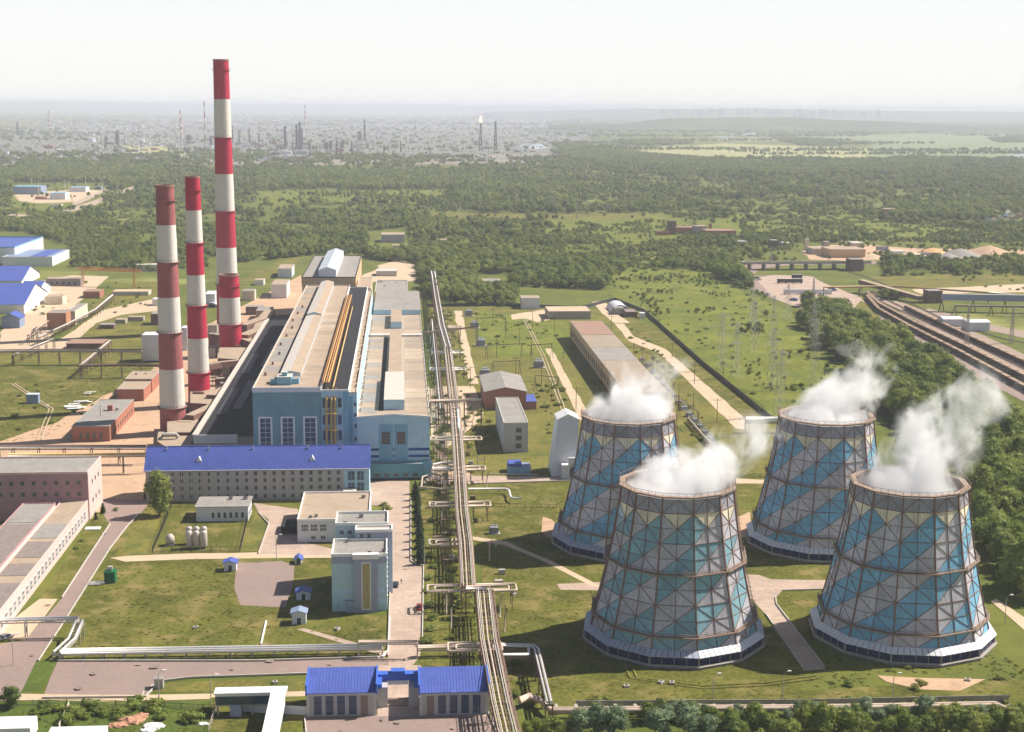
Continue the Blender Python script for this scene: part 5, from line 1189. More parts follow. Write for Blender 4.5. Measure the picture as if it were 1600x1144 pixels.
part(t, 'central_bay', purp, (c0, c1, Y-1.5, Y-.02, 0, h-.4)); part(t, 'bay_cap', white, (c0-.3, c1+.4, Y-1.8, Y+.2, h-.3, h+1.2))
s0, s1 = AY(565, 910, Y)[0], AY(580, 910, Y)[0]
part(t, 'strip_frame', white, (s0, s1, Y-1.58, Y-1.5, .9, h-1.3)); part(t, 'mosaic_window', mosaic, (s0+.35, s1-.35, Y-1.64, Y-1.57, 1.3, h-1.7))
for z in np.arange(2.8, h-2, 1.5): part(t, 'mullion', mosaic, (s0+.3, s1-.3, Y-1.72, Y-1.6, z, z+.18))
part(t, 'entrance', purp, (c0-2.6, c0-.02, Y-1.0, Y-.02, 0, 3.6)); windows(t, 'W', X0, Y+2, Y+14, 4, (2, 5, 8, 11, 14), 1.6, 1.5, wf); windows(t, 'E', X1, Y+2, Y+14, 3, (2, 5, 8, 11, 14), 1.6, 1.5, wf)
t = block('upper rear block of the laboratory tower with a white parapet', 'laboratory tower', X0+.3, X1+.2, Y+21, Y+34, h+3.4, aqua, roof_g, 1.0, white, name='laboratory_tower', vents=2, seed=12)
windows(t, 'S', Y+21, X0+1, X0+6, 2, (h+.6,), 1.4, 1.4, wf); windows(t, 'E', X1+.2, Y+22, Y+33, 3, (2, 5, 8, 11, 14, 17), 1.5, 1.5, wf)
xa = AY(555, 830, Y+15.6)[0]
t = block('stair and lift block between the two parts of the laboratory tower', 'stair tower', xa, X1+1.6, Y+15.6, Y+20.8, h+2.8, purp, conc_l, .9, white, name='stair_tower')
windows(t, 'S', Y+15.6, xa+.8, xa+5.4, 2, (h+.7,), 1.0, 1.6, wd); part(t, 'link_roof', conc_l, (X0, xa-.1, Y+15.6, Y+20.8, 0, h-2))
# ------------------------------------------------------------------ gatehouses
blue_t = mat('blue_trim', (.05, .13, .50), .5, .06, .4)
for (xl, xr, yb, yt, yk, lab, k) in ((481, 587, 1119, 1082, 1047, 'left gatehouse with bright blue roof and tall dark window strips', 0), (657, 762, 1117, 1081, 1046, 'right gatehouse with bright blue roof, beside the bundled pipes', 1)):
    X0, X1, Y, Y1, h = fb(xl, xr, yb, yt, yk); ox = (X0+X1)/2
    t = thing('gatehouse', lab, 'gatehouse', (ox, Y, 0), 0, 'gatehouses'); D = 11.0; zr = h+1.9
    part(t, 'wall', office, (X0, X1, Y, Y+D, 0, h))
    b = MB(); q = [(X0-ox-.3, -.6, h-.1), (X1-ox+.3, -.6, h-.1), (X1-ox+.3, D+.3, zr), (X0-ox-.3, D+.3, zr)]; q2 = [(x, y, z+.2) for x, y, z in q]; b.face(q2, blue_roof); b.face(q[::-1], blue_roof)
    for i in range(4): b.face([q[i], q[(i+1) % 4], q2[(i+1) % 4], q2[i]], blue_roof)
    n = 22
    for i in range(n+1): x = X0-ox-.3+(X1-X0+.6)*i/n; b.bar((x, -.6, h+.13), (x, D+.3, zr+.23), .07, blue_roof, .1)
    b.build('roof', t)
    for s in ((X0-.5, X0-.1), (X1+.1, X1+.5)): part(t, 'gable_fin', blue_t, (s[0], s[1], Y-.8, Y+D+.4, h-.4, zr+.5))
    part(t, 'wall_back', office, (X0+.05, X1-.05, Y+D-.3, Y+D-.02, h-.1, zr)); part(t, 'fascia', office_l, (X0-.1, X1+.1, Y-.25, Y-.02, h-.7, h-.12))
    n = 5
    for i in range(n):
        a0 = X0+1.6+(X1-X0-2.4)*i/n; a1 = a0+(X1-X0-2.4)/n*.62
        if (k == 0 and i == 4) or (k == 1 and i == 0): part(t, 'doorway', wd, (a0, a1, Y-.1, Y-.01, 0, h-1.0)); continue
        windows(t, 'S', Y, a0, a1, 1, (.5,), a1-a0, h-1.5, navy, nx=2, nz=3)
    part(t, 'corner_pier', office_l, (X0-.25, X0+.5, Y-.2, Y+.3, 0, h-.1)); part(t, 'corner_pier', office_l, (X1-.5, X1+.25, Y-.2, Y+.3, 0, h-.1))
xg0, xg1, yg = -7.0, 3.5, 343.0
t = thing('gate_arch', 'open gate arch with blue top beam between the two gatehouses', 'gate', (-1.8, yg, 0))
part(t, 'pier', office, (xg0, xg0+2.6, yg, yg+6, 0, 5.4)); part(t, 'pier', office, (xg1-2.6, xg1, yg, yg+6, 0, 5.4)); part(t, 'beam', blue_t, (xg0, xg1, yg+4, yg+6.4, 5.5, 7.2)); part(t, 'beam', white, (xg0+2.7, xg1-2.7, yg+4.2, yg+6, 4.3, 5.4)); part(t, 'emblem', blue_t, (-3.6, 0, yg+3.9, yg+6.3, 7.25, 8.0)); part(t, 'beam_end', blue_t, (xg0, xg0+1.2, yg-1, yg+4, 5.5, 6.6)); part(t, 'beam_end', blue_t, (xg1-1.2, xg1, yg-1, yg+4, 5.5, 6.6))
b = MB()
for i in range(13): x = -4.2+i*.42; b.bar((x+1.8-.1, .4, .1), (x+1.8-.1, .4, 2.4), .07, dark)
for z in (.3, 2.3): b.bar((-2.5, .4, z), (2.7, .4, z), .1, dark)
b.build('gate_leaf', t)
# ------------------------------------------------------------------ white covered gallery at the bottom
t = thing('covered_gallery', 'white covered footbridge on posts turning towards the camera at the bottom edge', 'gallery', (-33, 335, 0))
ya = 340.0
b = MB(); ox, oy = -33, 335
def gl(n, m, *bx, top=None): return part(t, n, m, *bx, top=top)
gl('deck', white, (-47, -29.6, ya, ya+3.4, 5.2, 5.7)); gl('side_wall', glass, (-47, -33.2, ya+.1, ya+3.3, 3.0, 5.18)); gl('roof', white, (-47.3, -29.4, ya-.2, ya+3.6, 5.75, 6.15))
gl('roof', white, (-33.3, -29.6, 280, ya-.25, 5.75, 6.15)); gl('deck', white, (-33.1, -29.8, 280, ya-.3, 3.0, 5.7)); gl('end_wall', purp, (-43.4, -40.6, ya-.5, ya+3, 0, 3.0)); gl('floor', conc, (-47, -33.3, ya, ya+3.4, 2.7, 2.95))
for x in (-46.7, -38.2, -34): gl('post', conc, (x, x+.4, ya+.2, ya+.6, 0, 2.7))
for y in (290, 305, 320, 334): gl('post', conc, (-32.9, -32.5, y, y+.5, 0, 3)); gl('post', conc, (-30.4, -30.0, y, y+.5, 0, 3))
# ------------------------------------------------------------------ small house, tanks, fence on the left lawn
X0, X1, Y, Y1, h = fb(307, 388, 815, 792, 776)
t = block('single-storey pale house with grey flat roof behind the tank enclosure', 'house', X0, X1, Y, Y+13, h, shed_w, roof_g, .0, over=.5, name='small_house', vents=2, seed=5)
windows(t, 'S', Y, X0+5, X1-1, 6, (1.4,), .9, 2.0, wd, nx=1); windows(t, 'E', X1, Y+1, Y+12, 3, (1.4,), 1, 1.6, wd)
tank_m = mat('grey_tank_paint', (.46, .42, .38), .5, .15, .6, (.30, .24, .2), .05)
for i in range(6):
    px = 296+(i % 3)*11.5; py = 857 if i < 3 else 850; x, y = G(px, py)
    t = thing('storage_tank', 'upright storage tank, '+['front left','front middle','front right','rear left','rear middle','rear right'][i]+' of the six in the fenced enclosure', 'storage tank', (x, y, 0), 0, 'upright tanks in the fenced yard')
    b = MB(); b.lathe([(1.0, .6), (1.15, .9), (1.15, 5.6), (.9, 6.1), (.3, 6.4), (.02, 6.45)], tank_m, 18); b.build('shell', t, smooth=True)
    for k in range(4): a = k*math.pi/2+.4; b = MB(); b.bar((.95*math.cos(a), .95*math.sin(a), 0), (.95*math.cos(a), .95*math.sin(a), .95), .16, dark); b.build('leg', t)
    b = MB(); b.tube([(0, 0, 6.4), (0, 0, 6.9), (.5, 0, 6.9)], .09, dark, 6); b.build('valve', t)
x, y = G(266, 852); t = thing('pressure_tank', 'squat pressure tank left of the six upright tanks', 'storage tank', (x, y, 0))
b = MB(); b.lathe([(.1, .7), (1.3, .9), (1.6, 1.8), (1.5, 3.0), (.8, 3.9), (.05, 4.1)], tank_m, 18); b.build('shell', t, smooth=True); b = MB(); b.box(-1.5, 1.5, -1.3, 1.3, 0, .6, conc); b.build('plinth', t)
def fence(label, pxs, hgt, m, gap=3.0, solid=False, name='fence', z=0, world=False, rails=(.25, .9)):
    P = [Vector((*(p if world else G(*p)), 0)) for p in pxs]; t = thing(name, label, 'fence', tuple(P[0])); o = P[0]
    pm = MB(); pm.box(-.07, .07, -.07, .07, 0, hgt+.05, m); pme = pm.mesh('post')
    for i in range(len(P)-1):
        a, c = P[i]-o, P[i+1]-o; n = max(1, int((c-a).length/gap)); ang = math.atan2(c.y-a.y, c.x-a.x)
        for k in range(n+1): link('post', pme, t, a.lerp(c, k/n), rz=ang)
        b = MB()
        if solid: b.bar(a+Vector((0, 0, hgt/2)), c+Vector((0, 0, hgt/2)), .14, m, hgt-.1)
        else:
            for r_ in rails: b.bar(a+Vector((0, 0, hgt*r_)), c+Vector((0, 0, hgt*r_)), .08, m)
            nn = int((c-a).length/.5)
            for k in range(nn): p = a.lerp(c, (k+.5)/nn); b.bar(p+Vector((0, 0, .1)), p+Vector((0, 0, hgt)), .035, m)
        b.build('fence_panel', t)
    return t
fence('dark mesh fence around the upright storage tanks', [(238,864),(268,793),(308,793)], 2.2, dark); fence('front run of the mesh fence below the storage tanks', [(238,864),(375,862),(391,794)], 2.2, dark)
# ------------------------------------------------------------------ pipe racks and pipelines
def rack(label, pts, lines, w_=3.0, gap=10.0, m=steel, deck=None, name='pipe_rack', cat='pipe rack', truss=False):
    """pts: world (x, y, z of the deck); lines: (side offset, height above deck, radius, material)"""
    P = [Vector(p) for p in pts]; o = Vector((P[0].x, P[0].y, 0)); t = thing(name, label, cat, tuple(o)); Q = [p-o for p in P]
    def off(i, s):   # mitred side offset
        d1 = (Q[i]-Q[i-1]).normalized() if i else None; d2 = (Q[i+1]-Q[i]).normalized() if i < len(Q)-1 else None
        d = (d1 or d2) if not (d1 and d2) else (d1+d2).normalized(); n = Vector((d.y, -d.x, 0)).normalized(); k = 1/max(.4, n.dot(Vector((d1.y, -d1.x, 0)).normalized())) if d1 and d2 else 1
        return n*s*k
    for s, dz, rad, pm in lines:
        b = MB(); b.tube([Q[i]+off(i, s)+Vector((0, 0, dz+rad)) for i in range(len(Q))], rad, pm, 8); b.build('pipe', t, smooth=True)
    for i in range(len(Q)-1):
        a, c = Q[i], Q[i+1]; L_ = (c-a).length; d = (c-a).normalized(); n = Vector((d.y, -d.x, 0)).normalized(); k = max(1, round(L_/gap))
        b = MB()
        for s in (-1, 1): b.bar(a+n*s*w_/2-Vector((0, 0, .2)), c+n*s*w_/2-Vector((0, 0, .2)), .22, m, .35)
        q = max(1, int(L_/2.4))
        for j in range(q+1): p = a.lerp(c, j/q); b.bar(p-n*w_/2-Vector((0, 0, .12)), p+n*w_/2-Vector((0, 0, .12)), .14, m)
        if truss:
            for s in (-1, 1):
                for j in range(q): p = a.lerp(c, j/q)+n*s*w_/2; p2 = a.lerp(c, (j+1)/q)+n*s*w_/2; b.bar(p+Vector((0, 0, 1.1)), p2+Vector((0, 0, 1.1)), .1, m); b.bar(p, p+Vector((0, 0, 1.1)), .09, m); b.bar(p-Vector((0, 0, 1.6)), p2-Vector((0, 0, .2)) if j % 2 else p2-Vector((0, 0, 1.6)), .12, m)
        b.build('frame', t)
        for j in range(k+(i == len(Q)-2)):
            p = a.lerp(c, j/k); zt = p.z-.35; b = MB()
            for s in (-1, 1): b.bar(Vector((p.x, p.y, 0))+n*s*w_*.45, Vector((p.x, p.y, zt))+n*s*w_*.45, .3, m)
            b.bar(Vector((p.x, p.y, zt))-n*w_*.55, Vector((p.x, p.y, zt))+n*w_*.55, .3, m)
            if zt > 4: b.bar(Vector((p.x, p.y, zt*.1))-n*w_*.45, Vector((p.x, p.y, zt*.9))+n*w_*.45, .14, m); b.bar(Vector((p.x, p.y, zt*.9))-n*w_*.45, Vector((p.x, p.y, zt*.1))+n*w_*.45, .14, m)
            b.build('support', t)
    return t
W_, S_, Y_, R_s = pipe_w, pipe_s, pipe_y, steel
rk = mat('brown_rack_steel', (.26, .17, .13), .8, .3, .6)
main5 = [(-1.95, .1, .2, W_), (-1.15, .1, .15, S_), (-.35, .1, .14, R_s), (.45, .1, .26, W_), (1.5, .1, .18, W_), (2.0, .95, .12, S_), (-1.5, 1.0, .13, W_)]
rack('main elevated pipe rack running down between turbine hall and lawns to the first jog', [gz(700,545,8), gz(712,648,8), gz(716,700,8), gz(722,800,8), gz(728,850,8), gz(732,917,8)], main5, 4.6, 7, m=rk, truss=True)
rack('near stretch of the bundled pipes passing the right gatehouse to the bottom edge', [gz(757,921,8), gz(765,1000,8), gz(784,1098,8), gz(806,1190,8)], main5+[(2.4, .1, .16, W_)], 5.2, 7, m=rk, truss=True)
rack('short jog of the bundled pipes above the lawn by the laboratory tower', [gz(728,922,8.3), gz(760,922,8.3)], [(-.9, .3, .4, W_), (.2, .3, .3, W_), (1.0, .3, .35, S_)], 3.4, 5)
rack('far dark pipe rack climbing behind the turbine hall along the wood', [gz(676,425,9), gz(683,470,9), gz(690,510,9), gz(700,545,8)], [(-1.5, .2, .5, S_), (1.2, .2, .5, S_), (0, .2, .35, R_s)], 5, 14, truss=True)
rack('second dark steel rack left of the main one beside the turbine hall', [gz(676,500,7), gz(682,560,7), gz(690,640,7)], [(-.6, .2, .35, R_s), (.6, .2, .3, S_)], 3, 12)
# cross bridge
rack('tan pipe bridge crossing from the turbine hall to the grey control building', [gz(672,628,12), gz(752,626,12)], [(-.6, .1, .45, W_), (.5, .1, .4, W_)], 2.6, 9, truss=True)
rack('rusty cross rack from the turbine hall over the dirt track', [gz(662,520,9), gz(745,511,9)], [(-.4, .1, .25, R_s)], 1.8, 16)
LOOPC = [0]
def loop(label, px0, px1, py, z, dy=6.0, r=.36, m=W_, r2=.28):
    """flat expansion loop of two nested pipes on low portals"""
    X0, Y0 = G(px0, py, z); X1, _ = G(px1, py, z); t = thing('expansion_loop', label, 'pipe loop', ((X0+X1)/2, Y0, 0), 0, 'pipe expansion loops beside the main rack'); c = (X1-X0)/2
    def rd(x0, x1, y0, y1, zz):
        e = .7; return [(x1, y0, zz), (x0+e, y0, zz), (x0+.2, y0+.2, zz), (x0, y0+e, zz), (x0, y1-e, zz), (x0+.2, y1-.2, zz), (x0+e, y1, zz), (x1, y1, zz)]
    for k, (ins, rr, dz) in enumerate(((0, r, 0), (2.2, r2, .0))):
        b = MB(); b.tube(rd(-c+ins, -.4, ins*.55, dy-ins*.55, z+dz), rr, m, 8); b.build('pipe', t, smooth=True)
        b = MB(); b.tube([(-x, y, zz) for x, y, zz in rd(-c+ins, -.4, ins*.55, dy-ins*.55, z+dz)], rr, m, 8); b.build('pipe', t, smooth=True)
    for s in (-1, 1):
        for x in (c*.9, c*.45):
            b = MB()
            for yy in (0, dy): b.bar((s*x, yy, 0), (s*x, yy, z-.4), .22, steel)
            b.bar((s*x, -.4, z-.5), (s*x, dy+.4, z-.5), .24, steel)
            for zz in (z*.35, z*.7): b.bar((s*x, 0, zz), (s*x, dy, zz), .12, steel)
            b.build('support', t)
    return t
for a in (('expansion loop of pipes beside the turquoise low block', 676, 759, 735, 6), ('wide pipe loop crossing the rack level with the conifer hedge top', 671, 767, 792, 6), ('pipe loop crossing the rack at the foot of the hedge', 671, 738, 852, 6), ('largest pale pipe loop at the jog by the laboratory tower', 668, 808, 925, 6.5), ('pipe loop with a bright white bend beside the blue turbine hall front', 673, 753, 688, 7), ('nested pipe loop above the right gatehouse roof', 700, 785, 1018, 6.5),
          ('far silver pipe loop by the dirt track', 676, 722, 552, 6), ('silver pipe loop halfway along the turbine hall', 672, 728, 578, 6), ('small pale pipe loop behind the turbine hall corner', 676, 722, 512, 6)): loop(*a, m=(W_ if 'silver' not in a[0] else S_))
rack('grey pipes on stilts right of the bundle in the cooling tower shadow', [gz(784,1010,5), gz(833,1012,5), gz(838,1016,5), gz(858,1100,5)], [(-.5, .1, .35, S_), (.5, .1, .3, S_)], 2, 8)
rack('grey inner pipe bend in the cooling tower shadow', [gz(784,1026,4.5), gz(826,1026,4.5), gz(826,1014,4.5)], [(0, .1, .4, S_)], 1.2, 8)
# long lagged pipe along the bottom right
t = thing('lagged_pipeline', 'long pale lagged pipeline along the bottom right above the tree belt', 'pipeline', (0, 0, 0))
for dz, rr, dy in ((2.2, .62, 0), (2.2, .5, 1.5)):
    P = [gz(812,1096,2.2), gz(828,1090,2.2), gz(846,1096,2.2), gz(862,1112,2.2), gz(1000,1110,2.2), gz(1076,1111,2.2), gz(1082,1106,2.2), gz(1120,1108,2.2), gz(1300,1107,2.2), gz(1560,1103,2.2), gz(1574,1110,2.2), gz(1680,1112,2.2)]
    b = MB(); b.tube([(x, y+dy, z) for x, y, z in P], rr, W_, 10); b.build('pipe', t, smooth=True)
for i in range(24):
    x, y = G(870+i*31, 1116); b = MB(); b.box(x-.4, x+.4, y-.4, y+2.4, 0, 1.75, conc); b.build('pipe_saddle', t)
# silver twin pipeline in front of the big lawn
SP = [(-.9, .1, .42, S_), (.4, .1, .36, S_), (1.3, .1, .22, S_)]
rack('silver twin pipeline on short posts in front of the big lawn', [(-93.5, 380.5, 1.8), (-60, 380, 1.8), (-30, 379.6, 1.8), (-6.2, 379.4, 1.8)], SP, 2.2, 6, m=steel_l)
rack('raised silver pipe arch carrying pipes over the road at the left edge', [gz(-30,972,5.2), gz(40,970,5.2), gz(122,969,5.2)], [(-.7, .1, .4, S_), (.6, .1, .36, S_)], 2.2, 11, m=steel_l)
rack('silver pipes slanting down from the road arch to the lawn edge', [gz(124,972,4.9), gz(112,1000,3.0), gz(88,1022,1.9)], [(-.9, .1, .4, S_), (.9, .1, .36, S_)], 2.4, 6, m=steel_l)
rack('raised pipe arch over the concrete drive at the gate', [gz(560,1004,4.6), gz(652,1004,4.6)], [(-.5, .1, .22, W_), (.5, .1, .22, W_)], 1.4, 18, m=steel_l)
rack('low pipe pair between the drive arch and the bundled pipes', [gz(652,1014,2.4), gz(700,1013,2.4), gz(752,1012,2.6)], [(-.6, .1, .4, W_), (.5, .1, .34, W_)], 1.8, 6, m=steel_l)
# left side racks
rack('dark pipe rack above the yellow main behind the pink hall', [gz(-60,701,7), gz(100,700,7), gz(228,700,7)], [(-1.2, .1, .5, steel), (0, .1, .45, steel), (1.2, .1, .3, S_)], 3.6, 11)
rack('long yellow pipeline on trestles behind the pink hall', [gz(14,713,7.4), gz(120,713,7.4), gz(228,712,7.4)], [(0, .1, .62, Y_), (1.1, .1, .2, S_)], 2.0, 11)
rack('low tan pipes on short posts behind the pink hall', [gz(30,730,3), gz(108,728,3), gz(112,722,3)], [(0, .1, .4, W_), (.9, .1, .3, W_)], 1.6, 9)
rack('dark pipe trestle crossing the left yard towards the chimneys', [gz(-60,550,8), gz(60,549,8), gz(222,549,8)], [(-1, .1, .6, steel), (.4, .1, .45, S_)], 3, 13, truss=True)
rack('pale pipe run slanting down across the left meadow', [gz(172,533,7), gz(150,552,7), gz(126,572,7)], [(-.5, .1, .4, S_), (.5, .1, .35, W_)], 2.4, 10, truss=True)
rack('thin pipe trestle at the edge of the left meadow by the chimneys', [gz(126,572,7), gz(190,571,7), gz(250,572,7)], [(0, .1, .35, steel)], 2, 13, truss=True)
rack('pipe run beside the dirt track in the left yard', [gz(176,462,5), gz(150,484,5), gz(104,508,5), (G(60,528,5)[0], G(60,528,5)[1], 5)], [(0, .1, .5, S_), (.9, .1, .3, W_)], 2, 14)
rack('two steel masts with a pipe beside the green lawn at far left', [gz(44,524,6), gz(76,502,6)], [(0, .1, .35, W_)], 1.4, 12)
rack('pipe frame over the left end of the dirt track', [gz(20,556,6), gz(84,530,6)], [(0, .1, .3, S_)], 1.4, 12)
# right: rails-side gallery pipe
rack('thin elevated pipe on posts running across the railway', [gz(1287,449,8), gz(1400,448,8), gz(1545,458,8)], [(0, .1, .45, Y_)], 1.2, 32)
rack('thin elevated pipe beyond the conveyor near the sand strip', [gz(1545,458,8), gz(1700,472,8)], [(0, .1, .45, S_)], 1.2, 32)
# U-bend at (770-810,765)
t = thing('white_pipe', 'white ground pipe with a square bend on the lawn left of the rear tower', 'pipe', (0, 0, 0)); b = MB(); b.tube([gz(732,764,2), gz(790,764,2), gz(795,766,2), gz(798,777,2), gz(803,779,2), gz(816,779,2)], .4, white, 8); b.build('pipe', t, smooth=True)
for p in ((740,768),(760,768),(780,768),(797,782)): b = MB(); x, y = G(*p); b.box(x-.15, x+.15, y-.15, y+.15, 0, 1.7, steel); b.build('support', t)
# pipes at the corner of the turquoise block
for i, (pp, rr, m) in enumerate((([gz(668,716,5), gz(672,724,5), gz(676,740,3), gz(690,743,3), gz(694,752,3), gz(694,764,3)], .5, W_), ([gz(672,742,4), gz(660,745,4), gz(658,762,4), gz(690,764,4), gz(712,763,4)], .35, W_), ([gz(676,732,6), gz(705,732,6)], .5, white), ([gz(676,726,6), gz(690,723,6), gz(714,723,6)], .4, S_), ([gz(715,640,9), gz(717,668,9), gz(722,676,7)], .5, white))):
    t = thing('bent_pipe', ['thick tan pipe snaking down from the turbine hall corner', 'thin tan pipe framing the corner beside the turquoise block', 'short white pipe beside the turquoise block', 'short silver pipe above the white one', 'white pipe elbow hanging on the far rack'][i], 'pipe', (0, 0, 0)); b = MB(); b.tube(pp, rr, m, 8); b.build('pipe', t, smooth=True)
    
    for x, y, z in (pp[-1], pp[0]): b = MB(); b.bar((x, y, 0), (x, y, z), .2, steel); b.build('support', t)

# clutter along the pipe corridor
r = random.Random(61); ci = 0
for Y_ in range(395, 960, 13):
    for sx in (-1, 1):
        if r.random() < .45: continue
        x = 22+sx*r.uniform(4, 12); y = Y_+r.uniform(-4, 4); k = r.randrange(3); ci += 1
        t = thing(['valve_box', 'pipe_stub', 'access_platform'][k], ['small grey valve box standing beside the main pipe rack', 'short vertical vent pipe beside the main pipe rack', 'small rusty access platform beside the main pipe rack'][k], ['valve box', 'vent pipe', 'platform'][k], (x, y, 0), r.uniform(-.2, .2), 'clutter along the pipe corridor'); b = MB()
        if k == 0: s = r.uniform(.6, 1.3); b.box(-s, s, -s*.7, s*.7, 0, s*1.6, r.choice([steel_l, conc, steel])); b.build('casing', t)
        elif k == 1: b.tube([(0, 0, 0), (0, 0, r.uniform(3, 7)), (.8, 0, 7.4)], .22, r.choice([pipe_w, pipe_s]), 7); b.build('pipe', t, smooth=True)
        else:
            z = r.uniform(2.5, 5.5); b.box(-1.6, 1.6, -1, 1, z, z+.12, steel); b.build('deck', t)
            for a, c in ((-1.5, -.9), (1.5, -.9), (1.5, .9), (-1.5, .9)): b = MB(); b.bar((a, c, 0), (a, c, z+1.1), .14, steel); b.build('post', t)
for i in range(13):
    px = 708+i*1.9; py = 640+i*21.5
    if py > 905: break
    x, y, _ = gz(px, py, 0); t = thing('rack_walkway', 'narrow cross walkway slung under the main pipe rack', 'walkway', (x-3, y, 0), 0, 'cross walkways under the main rack'); b = MB(); b.box(-5, 5, -.5, .5, 5.2, 5.35, steel); b.build('deck', t); b = MB()
    for s in (-.5, .5): b.bar((-5, s, 6.3), (5, s, 6.3), .08, steel); [b.bar((q, s, 5.3), (q, s, 6.3), .07, steel) for q in (-5, -2.5, 0, 2.5, 5)]
    b.build('railing', t)
    for q in (-4.8, 4.8): b = MB(); b.bar((q, 0, 0), (q, 0, 5.2), .25, steel); b.build('post', t)
# ------------------------------------------------------------------ more works buildings
def pb(label, cat, xl, xr, yb, yt, wall, roof, depth=None, yk=None, **k):
    X0, X1, Y, Y1, h = fb(xl, xr, yb, yt, yk); Y1 = Y+depth if depth else Y1
    return block(label, cat, X0, X1, Y, Y1, h, wall, roof, **k)
ochre = mat('ochre_brick', (.42, .20, .11), .9, .14, .4, (.30, .15, .09), .03)
cream = mat('cream_plaster', (.60, .52, .42), .85, .08, .3, (.45, .37, .3), .02)
slateb = mat('blue_grey_sheet', (.22, .28, .40), .6, .1, .3)
red_sh = mat('rust_red_sheet_roof', (.30, .19, .14), .85, .16, .2, (.30, .14, .10), .06)
t = pb('long red brick workshop with dark felt roof left of the faded chimney', 'workshop', 113, 172, 690, 667, brick, roof_g, depth=60, par=.35, parm=conc, name='brick_workshop', vents=0)
rx, ry = t.location.x, t.location.y
part(t, 'roof_stack', brick, (rx+1, rx+3.2, ry+33, ry+35.2, 7.1, 9.6)); part(t, 'roof_stack', conc, (rx+4.6, rx+5.8, ry+34, ry+35.2, 7.1, 8.3)); part(t, 'mast', dark, (rx-.2, rx, ry+22, ry+22.2, 7.1, 12)); windows(t, 'E', rx+8.3, ry+6, ry+56, 9, (1.8,), 1.6, 2, wd); windows(t, 'S', ry, rx-6, rx+6, 4, (1.5,), 1.3, 2.6, wd)
t = pb('smaller red brick shed with stepped tan roof behind the brick workshop', 'workshop', 183, 225, 627, 609, brick, roof_t, depth=22, par=.3, parm=conc, name='brick_workshop')
x0 = t.location.x; block('rear half of the stepped brick shed, slightly taller, by the dirt yard', 'workshop', x0-6.8, x0+7.2, t.location.y+22.1, t.location.y+46, 7.0, brick, roof_t, .4, conc, name='brick_workshop', vents=2, seed=3)
pb('tiny white hut alone on the left meadow', 'hut', 41, 60, 631, 617, slateb, shed_w, depth=4, par=0, name='small_hut')
for i, (p, s) in enumerate((((112,636),1.3),((120,640),1.6),((128,630),1.2),((74,637),.4),((140,616),.8),((150,550),.8))):
    x, y = G(*p); t = thing('white_debris', ['flat heap of white sheeting on the left meadow','longest white sheet in the debris on the left meadow','crumpled white sheet at the debris edge','small white scrap in the left meadow','white scrap by the rubble near the brick shed','white block on the lawn near the pale pipe run'][i], 'debris', (x, y, 0)); b = MB(); r = random.Random(i)
    for k in range(4): a = r.uniform(-2, 2)*s; c = r.uniform(-2, 2)*s; b.bar((a-2*s, c, .3+k*.25), (a+2.2*s, c+r.uniform(-1, 1), .5+k*.3), 1.6*s, white, .12)
    b.build('sheet', t)
pb('white boxy cooling unit half hidden behind the faded chimney', 'tank house', 223, 262, 566, 524, shed_w, shed_w, depth=12, par=0, name='white_block', base=dark)
pb('narrow white slab between the left and middle chimneys', 'tank house', 284, 293, 548, 513, shed_w, shed_w, depth=10, par=0, name='white_block')
pb('dark brown shed beside the faded chimney in the left yard', 'shed', 236, 252, 508, 491, steel, roof_g, depth=12, par=0, name='shed')
pb('low dark shed with rusty roof beside the pipe trestle', 'shed', 104, 160, 548, 537, steel, red_sh, depth=16, par=0, over=.6, name='shed')
# left-hand neighbourhood
pb('ochre brick building in the left yard', 'building', 74, 104, 515, 490, ochre, roof_g, depth=14, par=.4, name='brick_building', group=None)
pb('long pale wing behind the ochre brick building', 'building', 104, 118, 508, 487, cream, roof_g, depth=40, par=.3, name='building')
t = pb('small white house with blue roof and blue panels at the left edge', 'house', 2, 31, 513, 497, slateb, blue_roof, depth=14, gable=3.0, over=.4, name='blue_roof_house')
t = pb('low workshop with dark windows in the left yard below the gantry', 'workshop', 72, 126, 447, 436, roof_g, roof_t, depth=14, par=.2, name='workshop'); windows(t, 'S', t.location.y, t.location.x-12, t.location.x+12, 5, (1.5,), 2, 2, wd)
for (xl, xr, yb, yt, d, gb, lab) in ((-60, 34, 447, 439, 60, -9, 'wide blue-roofed shed at the left edge below the factory'), (-60, 38, 490, 476, 70, -11, 'largest blue-roofed shed at the left edge'), (30, 60, 466, 456, 40, -6, 'small blue-roofed annex attached to the big left shed')):
    pb(lab, 'warehouse', xl, xr, yb, yt, white, blue_roof, depth=d, gable=gb, over=.4, name='blue_roof_warehouse')
t = pb('large white factory with blue striped upper edge at the far left', 'factory', -80, 24, 412, 388, white, blue_roof, depth=110, par=1.4, parm=mblue, name='factory')
t = pb('flat blue-grey roofed factory wing beside the far left factory', 'factory', 4, 82, 416, 402, white, slateb, depth=70, par=.4, parm=white, name='factory')
hf = fb(4, 82, 416, 402)[4]; part(t, 'blue_roof_edge', blue_roof, (t.location.x+2, t.location.x+17, t.location.y+1, t.location.y+69, hf+.24, hf+.5))
t = thing('gantry_crane', 'long orange gantry crane over the storage yard at left', 'gantry crane', (*G(170, 448), 0)); x, y, _ = t.location
xa, ya = G(130, 446); xb, yb_ = G(210, 450)
for j, (a, c) in enumerate(((xa, ya), (xb, yb_))): 
    b = MB()
    for s in (-4, 4): b.bar((a-x, c-y+s, 0), (a-x, c-y+s*.5, 13), .6, org)
    b.build('leg', t)
b = MB()
